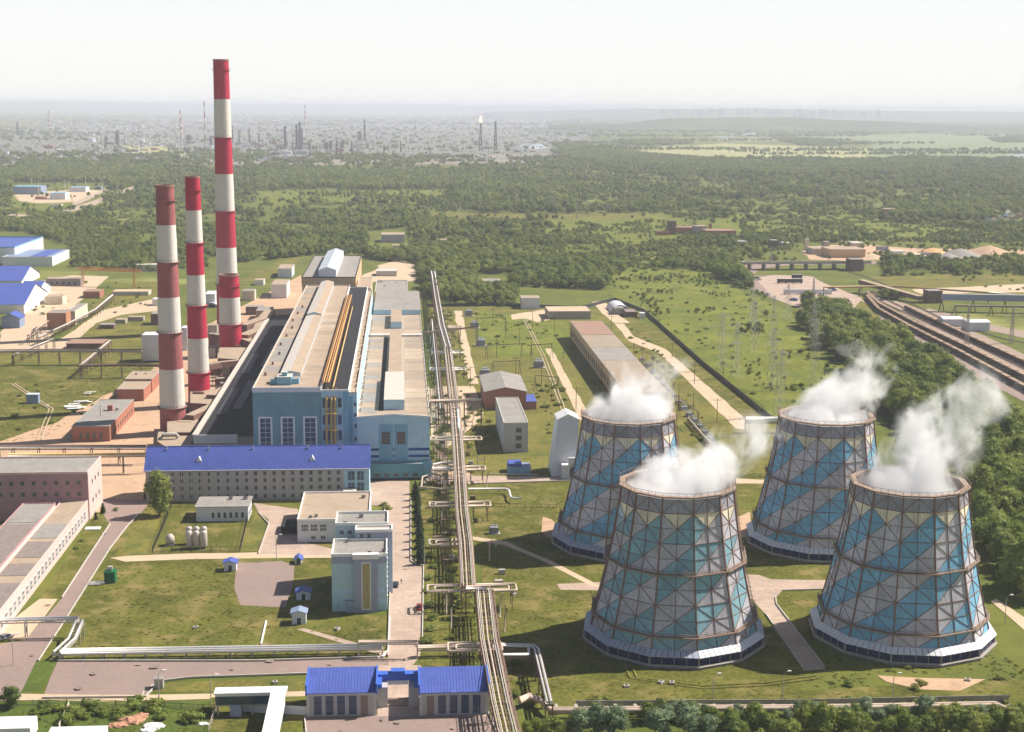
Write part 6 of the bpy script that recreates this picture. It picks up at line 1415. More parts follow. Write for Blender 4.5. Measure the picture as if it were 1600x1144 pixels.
for s in (-1.2, 1.2): b.bar((xa-x-4, ya-y+s, 13.4), (xb-x+6, yb_-y+s, 13.4), .7, org); b.bar((xa-x-4, ya-y+s, 15.4), (xb-x+6, yb_-y+s, 15.4), .4, org)
for k in range(14): f = k/13; p = Vector((xa-x, ya-y, 13.4)).lerp(Vector((xb-x, yb_-y, 13.4)), f); b.bar(p+Vector((0, -1.2, 0)), p+Vector((2, -1.2, 2)), .25, org)
b.build('girder', t)
for i, (xl, xr, yb, yt, w_, rf, d) in enumerate(((213,246,424,414,cream,conc_l,12),(130,156,466,456,brick,red_sh,16),(70,98,476,464,cream,roof_t,14),(176,232,462,456,conc_l,dirt2,14),(96,103,446,436,cream,roof_t,10),(155,178,514,508,steel,roof_g,8),(180,196,506,500,conc,roof_t,8),(200,224,502,496,conc,roof_t,7),(238,250,478,468,white,shed_w,10),(424,448,466,445,shed_w,roof_t,34),(434,456,434,420,shed_w,roof_t,34),(398,412,446,438,white,roof_t,12),(400,424,500,486,conc,roof_g,20),(320,336,480,460,shed_w,shed_w,20),(378,398,470,455,cream,roof_g,12),(384,410,492,480,steel,roof_g,10))):
    pb(['cream garage near the gantry crane','brick store under a rusty roof left of the dirt track','cream outbuilding by the blue-roofed sheds','long low wall of concrete slabs beside the left dirt track','small cream cabin below the gantry crane','dark shed on the yellow grass in the left yard','concrete bunker on the yellow grass','long concrete bunker near the faded chimney','white container beside the faded chimney','white grey-roofed workshop left of the boiler house','white hall with tan roof at the far end of the works','white garage behind the chimneys','low concrete store beside the short chimney','white dome-roofed store between two chimneys','cream store right of the tallest chimney','dark store behind the short chimney'][i], 'building', xl, xr, yb, yt, w_, rf, depth=d, par=.2, name='outbuilding')
# small kiosks on the front lawn
for (xl, xr, yb, yt, lab) in ((350, 369, 893, 880, 'small blue-roofed kiosk alone at the edge of the gravel square'), (463, 485, 938, 926, 'blue-roofed kiosk in the shadow of the laboratory tower'), (456, 478, 976, 958, 'white kiosk with pale blue roof and dark doorway, nearest the footpath'), (461, 471, 882, 874, 'tiny blue kiosk at the top corner of the gravel square')):
    t = pb(lab, 'kiosk', xl, xr, yb, yt, shed_w if '955' != yb else white, slateb if 'white' in lab else blue_roof, depth=3.6, gable=.7, over=.25, name='kiosk')
    part(t, 'door', dark, (t.location.x-.5, t.location.x+.6, t.location.y-.06, t.location.y-.01, 0, 2.0))
green = mat('green_paint', (.01, .13, .05), .6, .1, .5)
t = pb('dark green container standing on the lawn beside the road', 'container', 163, 180, 912, 895, green, green, depth=3.5, par=0, name='green_container'); x, y, _ = t.location
b = MB()
for k in range(9): b.box(-1.6+k*.4-.05, -1.6+k*.4+.05, -.06, -.01, .2, 3.6, green)
b.build('rib', t); part(t, 'hatch', steel_l, (x-.7, x+.7, y+1, y+2.2, 4.2, 5.2))
x, y = G(150, 914); t = thing('scrap_pile', 'heap of pale scrap pipes beside the green container', 'scrap pile', (x, y, 0)); r = random.Random(4)
for k in range(6): b = MB(); b.tube([(r.uniform(-3, -1), r.uniform(-1, 1), .3+k*.12), (r.uniform(1, 3), r.uniform(-1, 1), .4+k*.12)], .22, pipe_s, 7); b.build('scrap_pipe', t)
x, y = G(145, 827); t = thing('concrete_slab', 'pale concrete slab lying on the grass beside the pink workshop', 'slab', (x, y, 0)); b = MB(); b.box(-2.6, 2.6, -1.5, 1.5, .05, .5, white); b.build('slab', t)
x, y = G(248, 1077); t = thing('guard_booth', 'small grey guard booth beside the asphalt at the bottom left', 'booth', (x, y, 0)); b = MB(); b.box(-1.1, 1.1, 0, 2.2, 0, 2.6, steel_l); b.build('wall', t); b = MB(); b.box(-1.3, 1.3, -.2, 2.4, 2.62, 2.8, roof_g); b.build('roof', t); b = MB(); b.bar((-.3, .5, 2.8), (-.3, .5, 4.4), .12, white); b.build('mast', t)
# kerb pieces
def kerb(label, pxs, hgt=.5, w_=.45, m=white):
    P = [Vector((*G(*p), 0)) for p in pxs]; t = thing('low_wall', label, 'low wall', tuple(P[0]))
    for i in range(len(P)-1): b = MB(); b.bar(P[i]-P[0]+Vector((0, 0, hgt/2)), P[i+1]-P[0]+Vector((0, 0, hgt/2)), w_, m, hgt); b.build('segment', t)
kerb('white low wall between the lawn and the concrete drive', [(609,965),(606,1018),(598,1027),(590,1029)]); kerb('short white low wall on the lawn behind the silver pipeline', [(416,972),(408,1008)])
kerb('thin pale kerb along the conifer hedge', [(642,780),(642,872),(662,884)], .25, .3, conc_l); kerb('pale kerb curving beside the guard booth', [(220,1090),(226,1078),(240,1070)], .2, .3, conc_l)
fence('low iron fence along the bottom road, left part', [(0,1104),(130,1101),(335,1110)], 1.6, dark, 4); fence('pale concrete fence between the gallery and the left gatehouse', [(368,1112),(482,1118)], 2.4, shed_w, 3, True, name='concrete_fence')
fence('grey concrete fence behind the long pale pipeline', [(900,1106),(1250,1104),(1575,1097)], 2.0, conc, 4, True, name='concrete_fence')
fence('pale slatted fence strip at the bottom left', [(92,1140),(108,1104)], 1.4, cream, 3, True); fence('pale fence in front of the covered gallery', [(326,1144),(338,1108),(345,1088)], 1.6, cream, 2.5)
fence('dark boundary fence running down beside the bright meadow', [(1006,488),(1100,572),(1203,656)], 2.6, dark, 5, True, name='boundary_fence'); fence('dark boundary fence at the far edge of the works', [(668,480),(780,478),(905,484),(960,470),(1006,488)], 2.6, dark, 6, True, name='boundary_fence')
fence('thin fence across the lawn behind the rear towers', [(733,792),(870,794)], 1.6, dark, 3); fence('fence between the two rear towers', [(1150,747),(1200,746)], 1.8, dark, 3)
for i, (a, c) in enumerate((((0,1122),(48,1118)),((70,1144),(160,1144)))):
    pb(['white flat roofed shed at the bottom left corner', 'white trailer roof at the bottom edge left of the rubble'][i], 'shed', a[0]-30*(i == 0), c[0], 1160+i*14, 1140+16*i, white, white, depth=7, par=0, name='shed')
r = random.Random(9); rub = mat('reddish_rubble', (.42, .22, .14), .95, .2, .6)
for i, (px, py, s) in enumerate(((205,1128,2.2),(185,1134,1.6),(220,1120,1.5),(240,1136,1.8),(232,1142,1.3),(318,1132,1.0))):
    x, y = G(px, py); t = thing('rubble_heap', ['largest reddish rubble heap on the waste ground','reddish rubble heap left of the largest one','small rubble heap behind the largest one','white rubble heap at the bottom edge','small white rubble heap at the bottom edge','white rubble by the gallery fence'][i], 'rubble', (x, y, 0)); m = rub if i < 3 else white
    bm = bmesh.new(); bmesh.ops.create_icosphere(bm, subdivisions=3, radius=1)
    for v in bm.verts: f = 1+.45*mnoise.noise(v.co*2.3+Vector((i, 0, 0))); v.co = Vector((v.co.x*s*1.4*f, v.co.y*s*f, max(-.1, v.co.z*s*.5*f)))
    me = bpy.data.meshes.new('heap'); bm.to_mesh(me); bm.free(); me.materials.append(m); link('heap', me, t)
# ------------------------------------------------------------------ control buildings and substation
t = pb('dark brick control building with curved grey roof at the substation', 'control building', 758, 822, 640, 612, brick, roof_g, depth=44, gable=2.2, over=.4, name='control_building')
t = pb('grey narrow building with flat pale roof standing in front of the control building', 'building', 787, 825, 707, 662, office, roof_g, depth=56, par=.5, parm=conc_l, name='grey_building'); x, y, _ = t.location
windows(t, 'S', y, x-1, x+3.4, 1, (2, 5.5, 9), 2.4, 2.0, wd); windows(t, 'W', x-5.3, y+4, y+52, 9, (2.5, 8), 2.6, 2.2, wf)
pb('small blue-roofed lean-to beside the control building', 'shed', 822, 838, 640, 628, brick, blue_roof, depth=18, par=0, over=.3, name='shed')
t = pb('bright blue shed with pale blue roof by the service road', 'shed', 794, 829, 741, 731, mblue, slateb, depth=8, par=0, over=.2, name='blue_shed'); x, y, _ = t.location; part(t, 'raised_roof', blue_roof, (x-4.4, x+1, y+.5, y+7.5, AY(800,731,y)[1]+.3, AY(800,731,y)[1]+1.6))
# tall tapering white shed
X0, X1, Y, _, h = fb(862, 902, 745, 657); t = thing('tapering_shed', 'tall white tapering shed beside the rear left cooling tower', 'shed', ((X0+X1)/2, Y, 0)); hw = (X1-X0)/2; D = 15; tp = hw*.80; sh_ = 1.6
b = MB(); B4 = [(-hw, 0), (hw, 0), (hw, D), (-hw, D)]; T4 = [(-tp+sh_, 3), (tp+sh_, 3), (tp+sh_, D-1), (-tp+sh_, D-1)]
for i in range(4): j = (i+1) % 4; b.face([(*B4[i], 0), (*B4[j], 0), (*T4[j], h), (*T4[i], h)], shed_w)
b.build('wall', t); b = MB(); c = [(x, y, h) for x, y in T4]; m1, m2 = (sh_, 2.7, h+2.0), (sh_, D-.7, h+2.0)
b.face([(c[0][0]-.4, 2.6, h-.2), (sh_, 2.6, h+2.1), (sh_, D-.6, h+2.1), (c[3][0]-.4, D-.6, h-.2)][::-1], white); b.face([(sh_, 2.6, h+2.1), (c[1][0]+.4, 2.6, h-.2), (c[2][0]+.4, D-.6, h-.2), (sh_, D-.6, h+2.1)][::-1], white); b.face([c[0], c[1], m1], shed_w); b.face([c[2], c[3], m2], shed_w); b.build('roof', t)
b = MB(); b.box(-1.5, hw+3, -3.5, -.1, 0, 5.8, shed_w, white); b.box(1, hw+4, -4.5, -3.6, 4, 9, shed_w, white); b.build('annex', t); 
for k in range(14): f = k/13; b = MB(); b.bar((-hw+2*hw*f, -.05, .1), (-tp+sh_+2*tp*f, 2.97, h), .1, shed_w); b.build('seam', t)
# long two-tone building
t = block('very long low building with rust-brown and grey roof sections casting a wide shadow', 'long building', 110, 131, 690, 930, 10.5, tan_w, roof_g, .3, conc, name='long_building'); x = 120.5
part(t, 'roof_section', red_sh, (110.3, 130.7, 872, 929.7, 10.73, 10.95)); part(t, 'roof_section', roof_t2, (110.3, 130.7, 826, 871.5, 10.73, 10.85)); part(t, 'roof_section', roof_g, (110.3, 130.7, 782, 825.5, 10.73, 10.83)); part(t, 'roof_section', roof_t2, (110.3, 130.7, 692, 781.5, 10.73, 10.85))
windows(t, 'W', 110, 694, 926, 26, (3,), 3.4, 3.6, wd, nx=3)
# misc buildings beyond
for (xl, xr, yb, yt, w_, rf, d, k, lab) in ((815, 843, 483, 466, shed_w, roof_t, 14, 0, 'two-storey white house with tan roof in front of the dark wood'), (857, 923, 499, 487, conc, dirt2, 26, 0, 'ruined long concrete building with a broken roof'), (755, 783, 452, 440, tan_w, roof_g, 20, 0, 'building with grey roof among the trees of the dark wood'), (596, 632, 379, 367, office, roof_t, 30, 0, 'grey hall with pale roof in a forest clearing'), (614, 636, 391, 384, cream, roof_t, 14, 0, 'small cream annex in front of the forest hall'), (683, 698, 381, 375, cream, roof_t, 14, 0, 'little house right of the forest hall'), (1140, 1168, 386, 378, conc, roof_g, 20, 0, 'low grey ruin right of the derelict brick works'), (1383, 1402, 338, 327, tan_w, roof_t, 20, 0, 'square tan building alone among the trees at right'), (1262, 1297, 300, 295, pink, red_sh, 30, 0, 'low pinkish building in the far scrub'), (588, 620, 432, 424, conc_l, conc_l, 20, 0, 'white truck shed behind the turbine hall'), (960, 975, 492, 482, conc, roof_g, 10, 0, 'small grey store by the white quonset'), (978, 996, 496, 488, steel, slat, 16, 0, 'brown shed at the corner of the boundary fence'), (1000, 1008, 498, 490, white, shed_w, 6, 0, 'white container next to the boundary fence')):
    pb(lab, 'building', xl, xr, yb, yt, w_, rf, depth=d, par=.3, name='building')
for (xl, xr, yb, yt, w_, rf, d, lab) in ((1045, 1056, 367, 346, steel, steel, 16, 'dark tower of the derelict brick works'), (1056, 1100, 366, 356, brick, red_sh, 22, 'long red wing of the derelict brick works'), (1086, 1104, 369, 354, conc, roof_t, 18, 'pale middle block of the derelict brick works'), (1103, 1150, 373, 361, brick, red_sh, 28, 'dark red hall of the derelict brick works'), (1026, 1046, 368, 362, brick, red_sh, 12, 'low left wing of the derelict brick works'), (1108, 1112, 360, 350, brick, brick, 4, 'stub chimney of the derelict brick works')):
    pb(lab, 'derelict works', xl, xr, yb, yt, w_, rf, depth=d, par=.4, name='derelict_building')
def quonset(label, px0, px1, py, L_, m, name='quonset_hut', cat='quonset hut'):
    X0, Y = G(px0, py); X1, _ = G(px1, py); r = (X1-X0)/2; t = thing(name, label, cat, ((X0+X1)/2, Y, 0)); n = 12; b = MB()
    for k in range(n):
        a, c = math.pi*k/n, math.pi*(k+1)/n; b.face([(r*math.cos(a), 0, r*math.sin(a)*.85), (r*math.cos(c), 0, r*math.sin(c)*.85), (r*math.cos(c), L_, r*math.sin(c)*.85), (r*math.cos(a), L_, r*math.sin(a)*.85)][::-1], m)
    b.build('shell', t); b = MB(); b.face([(r*math.cos(math.pi*k/n), .3, r*math.sin(math.pi*k/n)*.85) for k in range(n+1)][::-1], slateb); b.build('end_wall', t); b = MB(); b.box(-r*.4, r*.4, .1, .25, 0, r*.5, dark); b.build('door', t)
quonset('white arched hangar by the boundary fence corner', 955, 984, 489, 26, shed_w); quonset('pale round-roofed store between the middle and tall chimneys', 321, 340, 481, 16, shed_w)
for xl, xr, yb, yt, lab in ((1474, 1504, 511, 499, 'white box-shaped railway shed, left of the two'), (1512, 1546, 518, 504, 'white box-shaped railway shed, right of the two')):
    t = pb(lab, 'shed', xl, xr, yb, yt, shed_w, shed_w, depth=12, gable=-1.2, over=.3, name='railway_shed'); X_ = AY(xr, yb, t.location.y)[0]; part(t, 'door_opening', dark, (X_+.01, X_+.08, t.location.y+2, t.location.y+10, 0, 4.6))
# transformers
trf = mat('transformer_grey', (.26, .27, .29), .6, .15, .6)
for i, (px, py) in enumerate(((742,513),(752,541),(758,589),(842,575),(772,834),(733,494))):
    x, y = G(px, py); t = thing('transformer', ['transformer beside the far end of the dirt track','transformer midway along the dirt track','transformer just behind the control building','dark switchgear in the middle of the substation field','small fenced transformer on the lawn near the bundled pipes','farthest transformer by the boundary fence'][i], 'transformer', (x, y, 0)); s = 1.0 if i != 4 else .6
    def tb(n, m, *q): b = MB(); b.box(*[v*s for v in q], m); b.build(n, t)
    tb('tank', trf, -2.5, 2.5, -1.6, 1.6, .6, 4.2); tb('plinth', conc, -3.6, 3.6, -2.6, 2.6, 0, .55)
    for k in range(6): tb('radiator', trf, -3.3+k*.1, -2.6, -1.5+k*.55, -1.3+k*.55, 1, 3.8)
    for k in (-1.4, 0, 1.4): b = MB(); b.lathe([(.3*s, 4.2*s), (.12*s, 4.6*s), (.28*s, 4.8*s), (.1*s, 5.2*s), (.2*s, 5.4*s), (.05*s, 6.2*s)], shed_w, 8, c=(k*s, 0)); b.build('bushing', t)
    b = MB(); b.tube([(-1.8*s, 1.9*s, 4.6*s), (1.8*s, 1.9*s, 4.6*s)], .5*s, trf, 10); b.build('conservator', t)
def lattice(label, x, y, h, wb=5, arms=True, group='lattice pylons', m=steel_l, rz=0.0, name='pylon', cat='pylon', th=.22):
    t = thing(name, label, cat, (x, y, 0), rz, group); nn = 9; wt = wb*.22
    W_ = lambda f: wb*(1-f)**1.3+wt*(1-(1-f)**1.3); zs = [h*(1-(1-k/nn)**1.4) for k in range(nn+1)]; C4 = ((-.5, -.5), (.5, -.5), (.5, .5), (-.5, .5)); body = MB()
    for i in range(4):
        b = MB()
        for k in range(nn): a, c = W_(k/nn), W_((k+1)/nn); b.bar((C4[i][0]*a, C4[i][1]*a, zs[k]), (C4[i][0]*c, C4[i][1]*c, zs[k+1]), th, m)
        b.build('leg', t)
    for k in range(nn):
        a, c = W_(k/nn), W_((k+1)/nn)
        for i in range(4):
            j = (i+1) % 4; body.bar((C4[i][0]*a, C4[i][1]*a, zs[k]), (C4[j][0]*c, C4[j][1]*c, zs[k+1]), th*.6, m); body.bar((C4[j][0]*a, C4[j][1]*a, zs[k]), (C4[i][0]*c, C4[i][1]*c, zs[k+1]), th*.6, m)
    body.build('bracing', t)
    if arms:
        for q, (f, L_) in enumerate(((.62, 5), (.78, 6.5), (.93, 4.5))):
            z = h*f; b = MB()
            for s in (-1, 1): b.bar((0, 0, z+.9), (s*L_, 0, z), th*.8, m); b.bar((0, -.6, z), (s*L_, 0, z), th*.7, m); b.bar((0, .6, z), (s*L_, 0, z), th*.7, m); b.bar((s*L_, 0, z), (s*L_, 0, z-1.6), .14, shed_w)
            b.build('cross_arm', t)
    return t
PY = [(1127,578,34),(1178,550,32),(1207,545,34),(1175,515,30),(1272,600,36),(1206,610,34),(1218,650,34),(1270,545,30),(1337,590,22),(1230,500,26),(1150,590,32)]
for i, (px, py, h) in enumerate(PY): lattice(['left foremost lattice pylon in the bright meadow','slender pylon standing second from the boundary fence','pylon in the middle of the bright meadow','small far pylon near a dark bush in the meadow','pylon at the foot of the railway grove','pylon behind the rim of the rear right tower','nearest pylon just above the rear right tower','far pylon against the grove edge','short pale pylon inside the grove steam','farthest small pylon near the car park grove','pylon directly beyond the footpath and fence'][i], *G(px, py), h, 4.6, rz=.6, th=.12)
for i, (px, py, h) in enumerate(((857,330,24),(865,334,24),(901,342,22),(918,338,22),(948,336,16),(1510,540,26),(1580,536,24),(1270,480,22),(1205,412,14))): lattice('thin far lattice mast '+['left of the yellow bus stop clearing','second of the pair in the scrub clearing','tall one in the middle of the scrub clearing','right one in the scrub clearing','smallest one in the scrub clearing','beside the arched railway sheds','near the right edge by the trains','above the railway grove','by the highway bend'][i], *G(px, py), h, 2.4, arms=i < 5 or i == 6, name='mast', cat='mast', group='far masts', th=.2)
# substation portals and posts
r = random.Random(12)
PL = [(700,508),(718,560),(735,606),(776,560),(790,530),(812,540),(830,556),(806,590),(846,600),(862,628),(880,560),(866,520),(832,512),(770,508),(900,640),(1003,575),(1010,600),(1032,610),(1060,640),(1083,650),(1130,600),(1085,600),(1050,560),(955,520),(925,640),(940,600),(1120,660)]
for i, (px, py) in enumerate(PL):
    x, y = G(px, py); t = thing('power_pole', 'concrete power pole with a crossarm standing in the substation field', 'pole', (x, y, 0), r.uniform(-.3, .3), 'power poles of the substation'); b = MB(); h = 12; b.tube([(0, 0, 0), (0, 0, h)], [.2, .12], steel, 6); b.build('post', t); b = MB(); b.bar((-2.2, 0, h-1), (2.2, 0, h-1), .16, steel); b.build('crossarm', t)
    b = MB()
    for k in (-2, 0, 2): b.bar((k, 0, h-.9), (k, 0, h-.3), .14, shed_w)
    b.build('insulator', t)
for i, (p, q) in enumerate((((760,563),(815,560)),((745,518),(790,516)),((830,562),(862,560)),((836,612),(872,616)),((770,590),(812,588)),((990,560),(1020,580)),((1020,600),(1052,624)),((1060,648),(1090,672)))):
    A = Vector((*G(*p), 0)); B_ = Vector((*G(*q), 0)); t = thing('busbar_portal', 'steel busbar portal, '+['middle of the substation','farthest left one','near the dark switchgear','nearest to the rear tower','just behind the control building','upper one of the trench row','second of the trench row','lowest of the trench row'][i], 'portal', tuple(A), 0, 'busbar portals'); C_ = B_-A; h = 9
    for P in (Vector((0, 0, 0)), C_): b = MB(); b.bar(P+Vector((-.8, 0, 0)), P+Vector((0, 0, h)), .22, steel); b.bar(P+Vector((.8, 0, 0)), P+Vector((0, 0, h)), .22, steel); b.build('leg', t)
    b = MB(); b.bar((0, 0, h), C_+Vector((0, 0, h)), .35, steel)
    for k in range(6): p_ = C_*((k+.5)/6); b.bar(p_+Vector((0, 0, h)), p_+Vector((0, 0, h-1.6)), .12, shed_w)
    b.build('beam', t)
for i in range(16):
    px, py = 1003+i*8.2, 565+i*9.6; x, y = G(px, py); t = thing('switchgear_bay', 'grey breaker in the row of switchgear running towards the rear tower', 'switchgear', (x, y, 0), .4, 'row of breakers by the long road'); b = MB(); b.box(-1.4, 1.4, -1, 1, .4, 2.2, trf); b.build('cabinet', t); b = MB()
    for k in (-.9, 0, .9): b.bar((k, 0, 2.2), (k, 0, 4.2), .22, shed_w)
    b.build('insulator', t); b = MB(); b.box(-1.6, 1.6, -1.2, 1.2, 0, .38, conc); b.build('plinth', t)
rack('pale cable duct crossing the field beside the breakers', [gz(1075,655,1.6), gz(1100,684,1.6), gz(1128,712,1.6)], [(0, .1, .5, W_)], 1.2, 8)
rack('white footbridge-like pipe box between the rear towers', [gz(1165,660,5), gz(1240,660,5)], [(0, .1, 1.3, white)], 2.6, 9)
# lamp posts
for i, (px, py) in enumerate(((1113,1105),(1394,1104),(249,1100),(330,1107),(1570,975),(1222,1101),(432,876),(663,886),(21,1040))):
    x, y = G(px, py); t = thing('lamp_post', 'slim lamp post '+['below the nearest cooling tower','below the brightest striped tower','by the bottom left road','beside the covered gallery','at the wood edge right of the towers','between the two front towers','near the white office block','beside the drive hedge','beside the far left road'][i], 'lamp post', (x, y, 0), 0, 'lamp posts'); b = MB(); b.tube([(0, 0, 0), (0, 0, 8), (.6, 0, 8.8), (1.4, 0, 9)], [.13, .09, .07, .07], conc, 6); b.build('post', t); b = MB(); b.box(1.1, 2.0, -.2, .2, 8.9, 9.15, white); b.build('lamp', t)
for i, (px, py) in enumerate(((979,1074),(1033,1068),(1050,1069),(803,930),(1512,1064),(306,982),(527,984),(430,1068))):
    x, y = G(px, py); t = thing('manhole_box', 'small pale concrete box lying on the grass', 'concrete box', (x, y, 0), i*.7, 'concrete boxes on the grass'); b = MB(); b.box(-.7, .7, -.6, .6, 0, .7, conc_l); b.build('box', t); b = MB(); b.box(-.4, .4, -.3, .3, .72, .8, dark); b.build('lid', t)
# ------------------------------------------------------------------ vehicles
def car(label, x, y, rz, col, group=None, van=False):
    t = thing('parked_car', label, 'car', (x, y, 0), rz, group); b = MB(); L_ = 4.4 if not van else 5.6; zb = .95 if not van else 1.1; zr = 1.45 if not van else 2.3
    bm = [(-L_/2, .35), (-L_/2, .8), (-L_*.28, zb), (L_*.3, zb), (L_/2, .75), (L_/2, .35)]
    for s in (-1, 1):
        q = [(x_, s*.88, z_) for x_, z_ in bm]; b.face(q if s < 0 else q[::-1], col)
    for k in range(6): (xa, za), (xb, zb2) = bm[k], bm[(k+1) % 6]; b.face([(xa, .88, za), (xa, -.88, za), (xb, -.88, zb2), (xb, .88, zb2)][::-1], col)
    b.build('body', t); cb = [(-L_*.42, zb-.02), (-L_*.34, zr), (L_*.12, zr), (L_*.3, zb-.02)]; b = MB()
    for s in (-1, 1): q = [(x_, s*.78, z_) for x_, z_ in cb]; b.face(q if s < 0 else q[::-1], glass)
    for k in range(3): (xa, za), (xb, zb2) = cb[k], cb[k+1]; b.face([(xa, .78, za), (xa, -.78, za), (xb, -.78, zb2), (xb, .78, zb2)][::-1], col if k == 1 else glass)
    b.build('cabin', t)
    for sx in (-L_*.3, L_*.3):
        for sy in (-.8, .8): b = MB(); b.tube([(sx, sy-.1, .33), (sx, sy+.1, .33)], .33, dark, 10); b.build('wheel', t)
    return t
cols = [mat('car_paint_white', (.7, .7, .7), .3, .03, 1), mat('car_paint_black', (.03, .03, .035), .3, .03, 1), mat('car_paint_silver', (.4, .42, .45), .3, .03, 1, metallic=.4), mat('car_paint_red', (.4, .05, .04), .3, .03, 1), mat('car_paint_blue', (.05, .1, .3), .3, .03, 1)]
car('dark car parked by the entrance of the laboratory tower', *G(618, 916), 1.5, cols[1]); car('red-brown car parked under the bushes beside the drive', *G(655, 951), 1.5, cols[3]); car('silver pickup on the long road left of the conifer', *G(10, 998), .9, cols[2])
r = random.Random(31)
for i, p in enumerate(((1182,438),(1163,432),(1199,462),(1288,459),(1300,455),(1310,470),(1318,477),(1306,480),(1322,474),(1240,470),(1284,462),(1312,483),(1326,480),(1165,424),(1172,440))):
    c = cols[i % 5]; car(f'{["white","black","silver","red","blue"][i % 5]} vehicle '+['at the edge of the car park','on the highway bend','at the near edge of the car park','next to the white trailers','behind the white trailers','in the row by the railway yard','at the end of the row by the railway yard','nearest the grove in the car park row','third in the car park row','on the kerb by the ramp','between the trailers and the masts','at the lower corner of the car park','outermost beside the siding','entering the highway bend','leaving the highway bend'][i], *G(*p), r.uniform(0, 3), c, 'vehicles around the highway car park', i % 4 == 0).scale = (1.6, 1.6, 1.6)
for i, (px, py, L_, m) in enumerate(((1262,460,40,shed_w),(1234,443,22,dark),(1245,436,9,dark))):
    x, y = G(px, py); t = thing('trailer', ['long white box trailers parked in the car park','grey lorry with trailer in the middle of the car park','dark bus at the far side of the car park'][i], 'trailer', (x, y, 0)); b = MB(); b.box(-L_/2, L_/2, -1.3, 1.3, .9, 4.2, m, conc_l); b.build('body', t)
    for k in range(4): b = MB(); b.tube([(-L_/2+1+k*(L_-2)/3, -1.2, .5), (-L_/2+1+k*(L_-2)/3, 1.2, .5)], .5, dark, 10); b.build('wheel', t)
# ------------------------------------------------------------------ railway
rail_m = mat('rail_steel', (.25, .17, .13), .5, .1, 1); sleeper = mat('concrete_sleeper', (.32, .27, .23), .9, .1, 1)
def track(label, pxs):
    P = [Vector((*G(*p), 0)) for p in pxs]; t = thing('railway_track', label, 'railway track', tuple(P[0]), 0, 'tracks of the goods yard'); o = P[0]
    for s in (-.76, .76):
        b = MB()
        for i in range(len(P)-1): d = (P[i+1]-P[i]).normalized(); n = Vector((d.y, -d.x, 0)); b.bar(P[i]-o+n*s+Vector((0, 0, .5)), P[i+1]-o+n*s+Vector((0, 0, .5)), .16, rail_m, .2)
        b.build('rail', t)
    b = MB()
    for i in range(len(P)-1):
        d = P[i+1]-P[i]; q = int(d.length/1.6); dn = d.normalized(); n = Vector((dn.y, -dn.x, 0))
        for k in range(q): p = P[i]-o+d*(k/q)+Vector((0, 0, .32)); b.bar(p-n*1.35, p+n*1.35, .3, sleeper, .18)
    o_ = b.build('sleepers', t, kind='stuff'); return P
T1 = track('goods track nearest to the grove', [(1350,462),(1372,488),(1420,515),(1500,556),(1600,611),(1760,700)])
T2 = track('second goods track carrying a full train', [(1352,460),(1374,480),(1430,510),(1510,548),(1600,594),(1760,680)])
T3 = track('third goods track behind the double train', [(1354,458),(1380,474),(1440,501),(1520,538),(1600,577),(1760,655)])
T4 = track('goods track with the separate rear train', [(1358,456),(1400,476),(1440,496),(1520,534),(1600,571),(1760,640)])
T5 = track('empty track leading to the arched sheds', [(1362,455),(1430,478),(1480,503),(1560,528),(1640,545),(1760,570)])
T6 = track('empty track approaching the bridge', [(1300,418),(1350,432),(1400,452),(1440,468)])
cargo = mat('sand_cargo', (.50, .36, .26), .95, .2, .8); wag = mat('wagon_steel', (.15, .10, .085), .8, .25, .6)
wb = MB(); wb.box(-5.9, 5.9, -1.4, 1.4, 1.2, 3.1, wag); 
for k in range(9): wb.box(-6+k*1.5-.08, -6+k*1.5+.08, -1.48, 1.48, 1.3, 3.15, wag)
WB = wb.mesh('body'); wc = MB(); n = 6
for k in range(n): a0, a1 = -5.9+k*11.8/n, -5.9+(k+1)*11.8/n; z = 3.3+.25*(k % 2); wc.box(a0*.97, a1*.97, -1.25, 1.25, 3.1, z, cargo)
WC = wc.mesh('load'); wg = MB()
for sx in (-4.6, -3.0, 3.0, 4.6):
    wg.tube([(sx, -.85, .95), (sx, .85, .95)], .42, dark, 8)
WG = wg.mesh('wheelset')
def ORD(k):
    u = 'first second third fourth fifth sixth seventh eighth ninth tenth eleventh twelfth thirteenth fourteenth fifteenth sixteenth seventeenth eighteenth nineteenth'.split()
    t_ = {20: 'twenty', 30: 'thirty', 40: 'forty'}; k += 1
    return u[k-1] if k < 20 else ({20: 'twentieth', 30: 'thirtieth', 40: 'fortieth'}[k] if k % 10 == 0 else t_[k//10*10]+'-'+u[k % 10-1])
def train(P, s0, s1, label, group):
    segs = [(P[i], P[i+1]) for i in range(len(P)-1)]; L_ = [(b-a).length for a, b in segs]; s = s0
    while s < min(s1, sum(L_)):
        q = s
        for (a, b), l in zip(segs, L_):
            if q <= l: break
            q -= l
        p = a.lerp(b, q/l); ang = math.atan2((b-a).y, (b-a).x); k_ = int((s-s0)/13.2+.01); t = thing('goods_wagon', ('' if k_ else 'foremost ')+label+(f', {ORD(k_)} from its far end' if k_ else ', at its far end'), 'goods wagon', (p.x, p.y, .05), ang, group)
        link('body', WB, t); link('load', WC, t); link('wheelset', WG, t); s += 13.2
train(T1, 26, 560, 'sand wagon in the train nearest to the grove', 'wagons of the nearest train')
train(T2, 14, 560, 'sand wagon in the middle train', 'wagons of the middle train')
train(T4, 112, 560, 'sand wagon in the separate rear train', 'wagons of the rear train')
